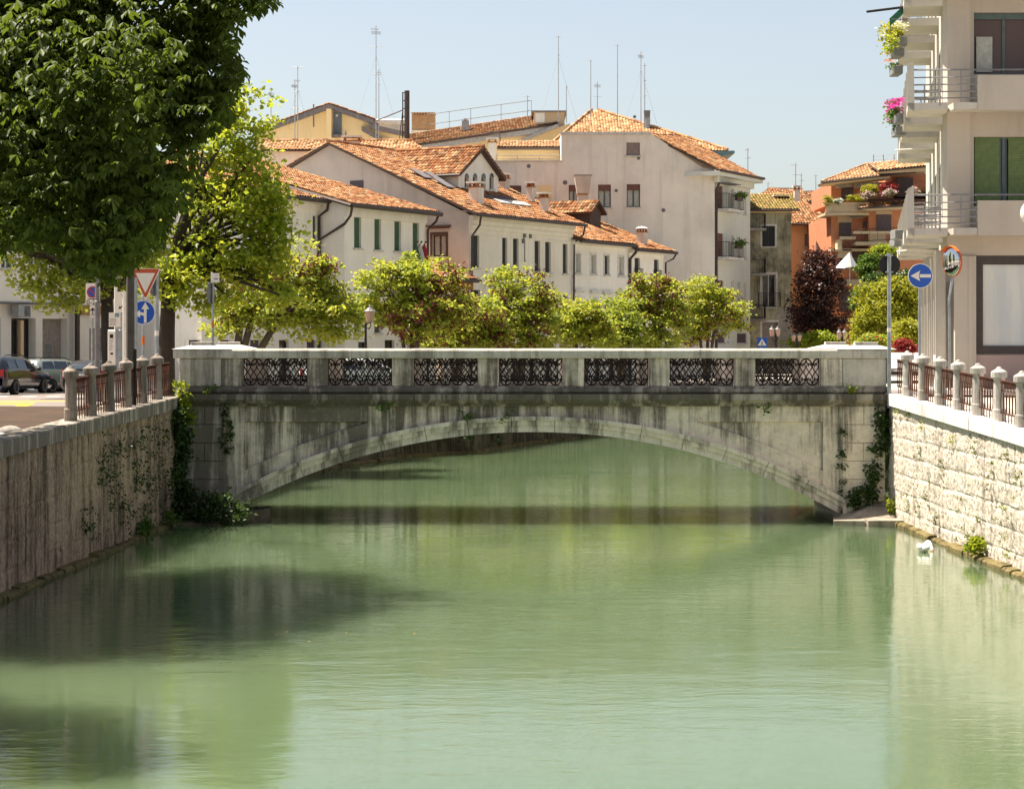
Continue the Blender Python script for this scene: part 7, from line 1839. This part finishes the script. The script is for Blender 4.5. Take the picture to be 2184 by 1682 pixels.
# tall yellow-green tree behind the signs
Y = 75.0; g = gL(Y)
tree('tall yellow-green tree with a thick dark trunk right of the road signs', 'tree', (X_(350,Y), Y, g), px(362, 560, Y), [blob(505,300,100,100,Y), blob(470,430,140,120,Y), blob(420,565,150,95,Y), blob(555,430,75,120,Y), blob(515,215,45,38,Y), blob(355,610,85,70,Y), blob(560,560,75,80,Y), blob(460,640,60,40,Y), blob(590,500,50,60,Y), blob(610,640,45,40,Y)], 430, 30, .24, .20, 'leaf_lime', .33, 'bark', 11, .5, (.1,1), nl=26, inner=.15)
Y = 70.0; g = gL(Y)
tree('green tree with a leaning dark trunk behind the parking meter, low boughs to the left', 'tree', (X_(245,Y), Y, g), px(228, 640, Y), [blob(95,570,70,50,Y), blob(75,610,40,30,Y), blob(180,600,90,45,Y), blob(250,570,90,60,Y), blob(130,640,60,22,Y), blob(270,520,110,60,Y), blob(150,380,170,170,Y), blob(40,470,110,90,Y), blob(250,300,120,130,Y)], 420, 36, .26, .19, 'leaf_bud', .28, 'bark', 13, .5, (0,.75), nl=14, lean=(-.1,0,0))
Y = 84; g = gL(Y)
tree('wide yellow-green tree with leaning trunk left of the single lantern', 'tree', (X_(490,Y), Y, g), px(510, 690, Y), [blob(640,575,90,55,Y), blob(620,650,140,60,Y), blob(690,690,80,45,Y), blob(540,660,90,60,Y), blob(560,600,70,50,Y), blob(700,640,55,50,Y), blob(735,700,40,22,Y), blob(735,665,45,40,Y), blob(480,690,50,30,Y)], 380, 30, .25, .18, 'leaf_bud', .2, 'bark2', 17, .42, (.15,1), pods=6, nl=16, group='redbud trees on the left bank', stems=[px(545,650,Y), px(520,640,Y), px(600,670,Y)])
mb = MB(); x = X_(636,Y); 
Y = 95; g = gL(Y)
def redbud(label, Y, u0, base_v, blobs, ncl, pods, seed, mat='leaf_bud', stems=3, tone=(.15,1), per=30, group='redbud trees on the left bank'):
    b = (X_(u0,Y), Y, gL(Y)); bl = [blob(q[0], q[1], q[2]*1.20, q[3]*1.12, Y) for q in blobs]
    sts = [px(u0 + du, base_v, Y + dy) for du, dy in ((-22,.3),(18,-.3),(2,.6),(38,.1))[:stems]]
    return tree(label, 'tree', b, None, bl, int(ncl*1.15), per, .21, .175, mat, .13, 'bark2', seed, .38, tone, pods=pods, nl=16, stems=sts, group=group, inner=.3)
redbud('redbud full of brown pods with a forked trunk, before the green shuttered house', 95, 876, 690, [(830,600,70,50),(900,590,85,42),(940,640,60,50),(830,660,80,45),(900,670,70,55),(860,560,45,22),(960,680,45,30),(785,655,35,30)], 330, 9, 21)
redbud('low broad reddish redbud beneath the pink gable wall', 100, 975, 700, [(960,690,70,45),(1010,680,60,50),(1050,700,40,45),(985,725,95,25),(930,715,45,30)], 210, 8, 22, tone=(.2,.95))
redbud('tall redbud with dark pods in front of the cream house with dark shutters', 106, 1110, 690, [(1090,598,55,30),(1030,655,30,35),(1110,650,75,45),(1070,690,70,45),(1140,690,60,48),(1110,725,90,25),(1165,650,30,35)], 290, 9, 23)
redbud('small fresh green tree between two taller redbuds, before the first framed windows', 111, 1245, 700, [(1245,680,60,38),(1200,690,30,40),(1220,710,50,32),(1275,710,50,34),(1235,655,30,18)], 210, 2, 24, 'leaf_bud', tone=(.3,1))
redbud('darker green small tree squeezed right of the small fresh green one', 114, 1325, 700, [(1320,690,45,45),(1340,720,45,28),(1305,725,35,22)], 150, 0, 25, 'leaf_bud', tone=(.0,.55))
redbud('redbud with dark pods and an upswept top, in front of the last white house', 118, 1395, 690, [(1380,630,60,42),(1420,650,50,45),(1350,655,45,35),(1400,690,70,45),(1385,725,75,25),(1400,602,35,18)], 290, 9, 26)
redbud('round bright yellow-green redbud nearest the old mouldy house, trunk visible', 124, 1508, 680, [(1510,650,75,42),(1475,680,45,40),(1555,660,45,38),(1500,618,45,28),(1540,690,40,22),(1480,715,30,20)], 260, 4, 27, tone=(.3,1))
# copper beech, golden bush, hedges in the gardens
Y = 143
tree('dark purple copper beech between the old house and the terraced brick house', 'tree', (X_(1745,Y), Y, 2.2), px(1745, 690, Y), [blob(1745,580,45,50,Y), blob(1742,640,55,55,Y), blob(1730,690,50,38,Y), blob(1765,690,42,38,Y), blob(1775,610,26,40,Y), blob(1718,600,24,45,Y), blob(1738,545,18,22,Y), blob(1762,552,16,20,Y)], 330, 34, .28, .20, 'leaf_purple', .25, 'bark', 31, .6, (0,1), nl=12, inner=.2)
Y = 104
tree('rounded golden-green conifer-like tree in the garden left of the blue arrow sign', 'tree', (X_(1890,Y), Y, 2.5), px(1890, 700, Y), [blob(1890,655,62,52,Y), blob(1860,690,42,40,Y), blob(1925,680,48,45,Y), blob(1900,620,42,26,Y), blob(1840,715,25,25,Y), blob(1945,640,25,30,Y)], 420, 50, .17, .13, 'leaf_gold', .15, 'bark', 33, .8, (0,.8), nl=8, droop=-.5, inner=.55)
def shrub(label, cat, blobs, Y, ncl, per, spread, size, mat, name='shrub', flower=None, g=None, seed=41, tone=(0,.9), group=None, fsz=.10, fper=6):
    bl = [blob(*q, Y) for q in blobs]; c = np.mean([b[:3] for b in bl], axis=0)
    t = thing(name, label, cat, (c[0], Y, min(b[2]-b[5] for b in bl)), group)
    C = clusters(bl, ncl, seed, .4); leaf_cloud('foliage', C, per, spread, size, M[mat], t, tone=tone)
    if flower: leaf_cloud('blossom', C[::2], fper, spread, fsz, M[flower], t, tone=(0,1), droop=-.4)
    return t
shrub('low bright green clipped hedge behind the small twin lantern', 'hedge', [(1710,728,24,14),(1745,722,34,16),(1775,726,24,14)], 140, 170, 40, .2, .17, 'leaf_lime', 'hedge')
shrub('rose bush with red blooms right of the pedestal caps', 'bush', [(1860,728,32,16),(1900,730,32,16),(1835,738,20,10)], 92, 150, 40, .16, .10, 'leaf_bud', 'rose_bush', 'rose_flower', seed=43, fper=1, fsz=.16)
shrub('red-leaved maple shrub at the foot of the blue arrow sign', 'shrub', [(1925,736,17,11),(1938,741,14,8)], 84, 60, 40, .12, .10, 'leaf_red', 'maple_shrub', seed=44)
shrub('yellow-green leafy bush behind the red maple shrub', 'bush', [(1945,715,30,26),(1930,700,24,20)], 90, 110, 40, .16, .11, 'leaf_gold', 'bush', seed=45)
shrub('dense green climber covering the middle of the terraced house', 'climber', [(1850,570,24,32),(1838,640,18,40),(1858,600,14,28)], 144, 150, 40, .2, .18, 'leaf_mid', 'climbing_plant', seed=46)
shrub('pale green bushy plant on the terraced house balcony beside the dark sign back', 'plant', [(1890,536,26,17),(1880,552,20,12)], 144.5, 110, 40, .18, .16, 'leaf_lime', 'balcony_plant', seed=47)
shrub('dark leafy creeper behind the golden tree and arrow sign', 'climber', [(1930,610,30,40),(1890,600,45,25)], 135, 150, 40, .25, .2, 'leaf_ivy', 'climbing_plant', seed=48)
shrub('round yellow bush on the upper planted terrace', 'bush', [(1857,404,17,13)], 146.5, 60, 40, .12, .11, 'leaf_gold', 'terrace_plant', seed=49, tone=(.2,1), group='plants on the upper terrace')
shrub('dark red round maple on the upper planted terrace', 'bush', [(1892,404,17,14)], 146.5, 70, 40, .12, .11, 'leaf_red', 'terrace_plant', seed=50, group='plants on the upper terrace')
shrub('pink flowers between the yellow and red terrace bushes', 'flowers', [(1850,416,14,6)], 145.8, 30, 24, .10, .09, 'leaf_mid', 'terrace_plant', 'pale_flower', seed=51, fper=30, group='plants on the upper terrace')
shrub('pink flowers in front of the dark red terrace maple', 'flowers', [(1899,412,13,7)], 145.6, 30, 20, .10, .09, 'leaf_mid', 'terrace_plant', 'pale_flower', seed=52, fper=30, group='plants on the upper terrace')
shrub('pink flowers at the far end of the terrace beside the apartment block', 'flowers', [(1948,409,14,8)], 145.6, 30, 20, .10, .09, 'leaf_mid', 'terrace_plant', 'pale_flower', seed=53, fper=30, group='plants on the upper terrace')
shrub('white flowers on the beige terrace parapet', 'flowers', [(1784,429,8,5),(1788,428,6,3)], 146.4, 24, 20, .09, .09, 'leaf_mid', 'terrace_plant', 'white_flower', seed=54, fper=30, group='plants on the upper terrace')
shrub('yellowish low plants along the beige terrace parapet', 'plants', [(1825,423,20,6),(1765,426,8,9)], 146.6, 40, 36, .10, .10, 'leaf_gold', 'terrace_plant', seed=55, group='plants on the upper terrace')
# ivy at the bridge foot and weeds on the walls
def weed(label, pts, n, spread, size, mat='leaf_moss', name='wall_weed', flat=1.0, droop=.5, tone=(0,.9), group='weeds on the walls', per=26):
    C = np.array(pts); t = thing(name, label, 'weed' if name == 'wall_weed' else 'ivy', C.mean(axis=0), group)
    leaf_cloud('foliage', np.repeat(C, n, axis=0) + rng.normal(size=(len(C)*n, 3))*spread, per, spread*.6, size, M[mat], t, flat=flat, droop=droop, tone=tone); return t
def lw(y, z, off=.05): return (XL(y)+off, y, z)
def rw(y, z, off=.06): return (XR(y)-off, y, z)
weed('ivy curtain hanging in the corner between the dark wall and the bridge', [lw(54.5-.2*math.sin(k), 2.9-k*.19, .10) for k in range(14)], 5, .13, .12, 'leaf_ivy', 'ivy', group='ivy at the bridge ends')
weed('thick ivy mound at the waterline of the left bridge pilaster', [(-8.5+.16*k, 54.2-.05*k, .25+.35*math.sin(k*1.7)**2) for k in range(10)], 7, .17, .095, 'leaf_ivy', 'ivy', group='ivy at the bridge ends', per=30)
weed('bright creeper over the left end of the bridge cornice', [(-8.55+.03*k, 54.7, 3.5-k*.17) for k in range(7)], 3, .09, .09, 'leaf_lime', 'ivy', group='ivy at the bridge ends')
weed('ivy strip up the joint right of the left pilaster', [(-7.42+.02*math.sin(k), 54.92, 2.9-k*.2) for k in range(6)], 3, .08, .09, 'leaf_ivy', 'ivy', group='ivy at the bridge ends', per=16)
weed('dark ivy patch widening down the right pilaster beside the pale wall', [(9.62-.03*k*(k > 4)-.02*math.sin(k*2), 54.85, 2.75-k*.19) for k in range(13)], 4, .11, .10, 'leaf_ivy', 'ivy', group='ivy at the bridge ends', per=20)
weed('ivy patch low on the right pilaster above the rock', [(9.35-.10*k, 54.8, .95-.08*k) for k in range(6)], 4, .10, .10, 'leaf_ivy', 'ivy', group='ivy at the bridge ends', per=20)
weed('thin ivy on the joint left of the right pilaster', [(8.58, 54.9, 2.3-k*.3) for k in range(6)], 2, .07, .08, 'leaf_ivy', 'ivy', group='ivy at the bridge ends', per=14)
for lab, x, z in (('small weed under the cornice left of the arch crown', -3.4, 2.95), ('weed tuft above the arch crown, left side', -1.3, 2.72), ('weed tuft above the arch crown, right side', -.3, 2.76), ('weed hanging under the cornice at the right', 6.5, 2.95), ('weed on the plinth of the right pedestal', 8.75, 3.42), ('weed sprouting at the foot of the left pedestal', -7.9, 3.45)):
    weed(lab, [(x+.1*k, 54.78 if z > 2.9 else 54.88, z+.02*k) for k in range(3)], 2, .06, .07, 'leaf_mid' if x < 8 else 'leaf_lime', per=12)
spots = [(52.6,.75,.5),(51.5,.65,.3),(50.4,1.0,.55),(47.0,.75,.9),(49.4,.5,.2),(45.6,.62,.75),(43.8,.85,.7),(46.4,.3,.3),(42.9,1.05,1.1),(45.9,2.3,.18),(48.0,2.45,.15),(50.8,2.62,.15),(52.4,2.9,.12),(53.6,2.93,.15),(44.4,1.9,.5),(42.4,2.0,.25),(41.2,1.75,.3),(43.3,2.35,.2),(49.0,1.75,.3),(51.2,2.0,.22),(40.5,.8,.5)]
labs = ['nearest the ivy at the bridge corner', 'second low from the bridge', 'above the footing behind the swan', 'long one above the swan', 'tiny one left of the swan', 'brownish one right of the swan', 'halfway up right of the swan', 'beside the bright fern', 'tall bright green strip near the picture edge', 'just below the coping above the swan', 'under the coping, small', 'under the third fence post', 'under the first fence post', 'bright cushion under the coping next to the bridge', 'mid-height vertical strip below the fifth post', 'upper one close to the picture edge', 'topmost near the picture edge', 'pair below the sixth fence post', 'mid-wall speck', 'upper speck near the bridge', 'lowest at the picture edge']
for (y, z, h), lab in zip(spots, labs):
    kind = 'leaf_lime' if h in (1.1, .15) else 'leaf_moss'
    weed('green weed on the pale canal wall, ' + lab, [rw(y+rnd.uniform(-.05,.05), z+h*(k/4-.5)) for k in range(5)], 1, .035+h*.02, .05, kind, per=int(9+6*h))
weed('bright green fern on the mossy footing beside the swan', [rw(45.1, .22+.06*k, .22) for k in range(4)], 4, .07, .12, 'leaf_lime', per=16, droop=-.6)
weed('green weed at the corner where the rock meets the pale wall', [rw(54.2, .35+.1*k, .1) for k in range(4)], 3, .08, .08, 'leaf_lime', per=14)
for k in range(9):
    y = 54.2 - k*.95 - rnd.uniform(0,.3); z = 2.75 - rnd.uniform(0,.25) - k*.02
    weed('hanging weed under the shaded coping of the left wall', [lw(y+rnd.uniform(-.15,.15), z-.13*j, .06) for j in range(4)], 2, .12, .07, 'leaf_ivy', group='weeds hanging on the shaded wall', per=10, tone=(0,.7))
for k, (y, z) in enumerate(((52.5,1.9),(51.2,1.4),(49.6,1.7),(48.4,1.0),(50.6,.6),(47.2,1.5),(53.4,1.2),(46.2,2.1),(44.9,1.0))):
    weed('clump of moss and weed midway down the shaded wall', [lw(y+rnd.uniform(-.2,.2), z-.15*j, .05) for j in range(4)], 3, .12, .07, 'leaf_ivy', group='moss clumps on the shaded wall', per=14)
weed('leafy weed on the waterline footing of the shaded wall', [lw(49.9+.1*j, .2+.05*j, .2) for j in range(4)], 4, .10, .09, 'leaf_mid', per=16)
weed('small weed on the footing near the ivy mound', [lw(52.8+.1*j, .25, .2) for j in range(4)], 3, .10, .08, 'leaf_mid', per=16)
def lbx(y): return interp(y, LB)
weed('long ivy hanging over the embankment seen under the arch crown', [(lbx(y)+.15, y, 1.9-.5*rnd.random()) for y in np.linspace(86, 106, 40)], 4, .28, .2, 'leaf_ivy', 'ivy', group='ivy at the bridge ends', per=24)
weed('patchy weeds on the nearer embankment seen under the left of the arch', [(lbx(y)+.12, y, 1.7-1.3*rnd.random()) for y in np.linspace(66, 86, 22)], 2, .2, .12, 'leaf_ivy', 'ivy', group='ivy at the bridge ends', per=14)
# rocks on the verge
for k, (u, v, Yr, r_) in enumerate(((22, 898, 41.5, .20), (8, 905, 40.5, .12))):
    t = thing('rock', ('pale rounded rock' if k == 0 else 'smaller pale stone at the frame edge') + ' lying on the leaf-strewn verge', 'rock', (X_(u,Yr), Yr, gL(Yr)+.02))
    mb = MB(); mb.ell((X_(u,Yr), Yr, gL(Yr)+.06), (r_*1.3, r_, r_*.7), 10, 7); o = mb.build('stone', M['post'], t, True)
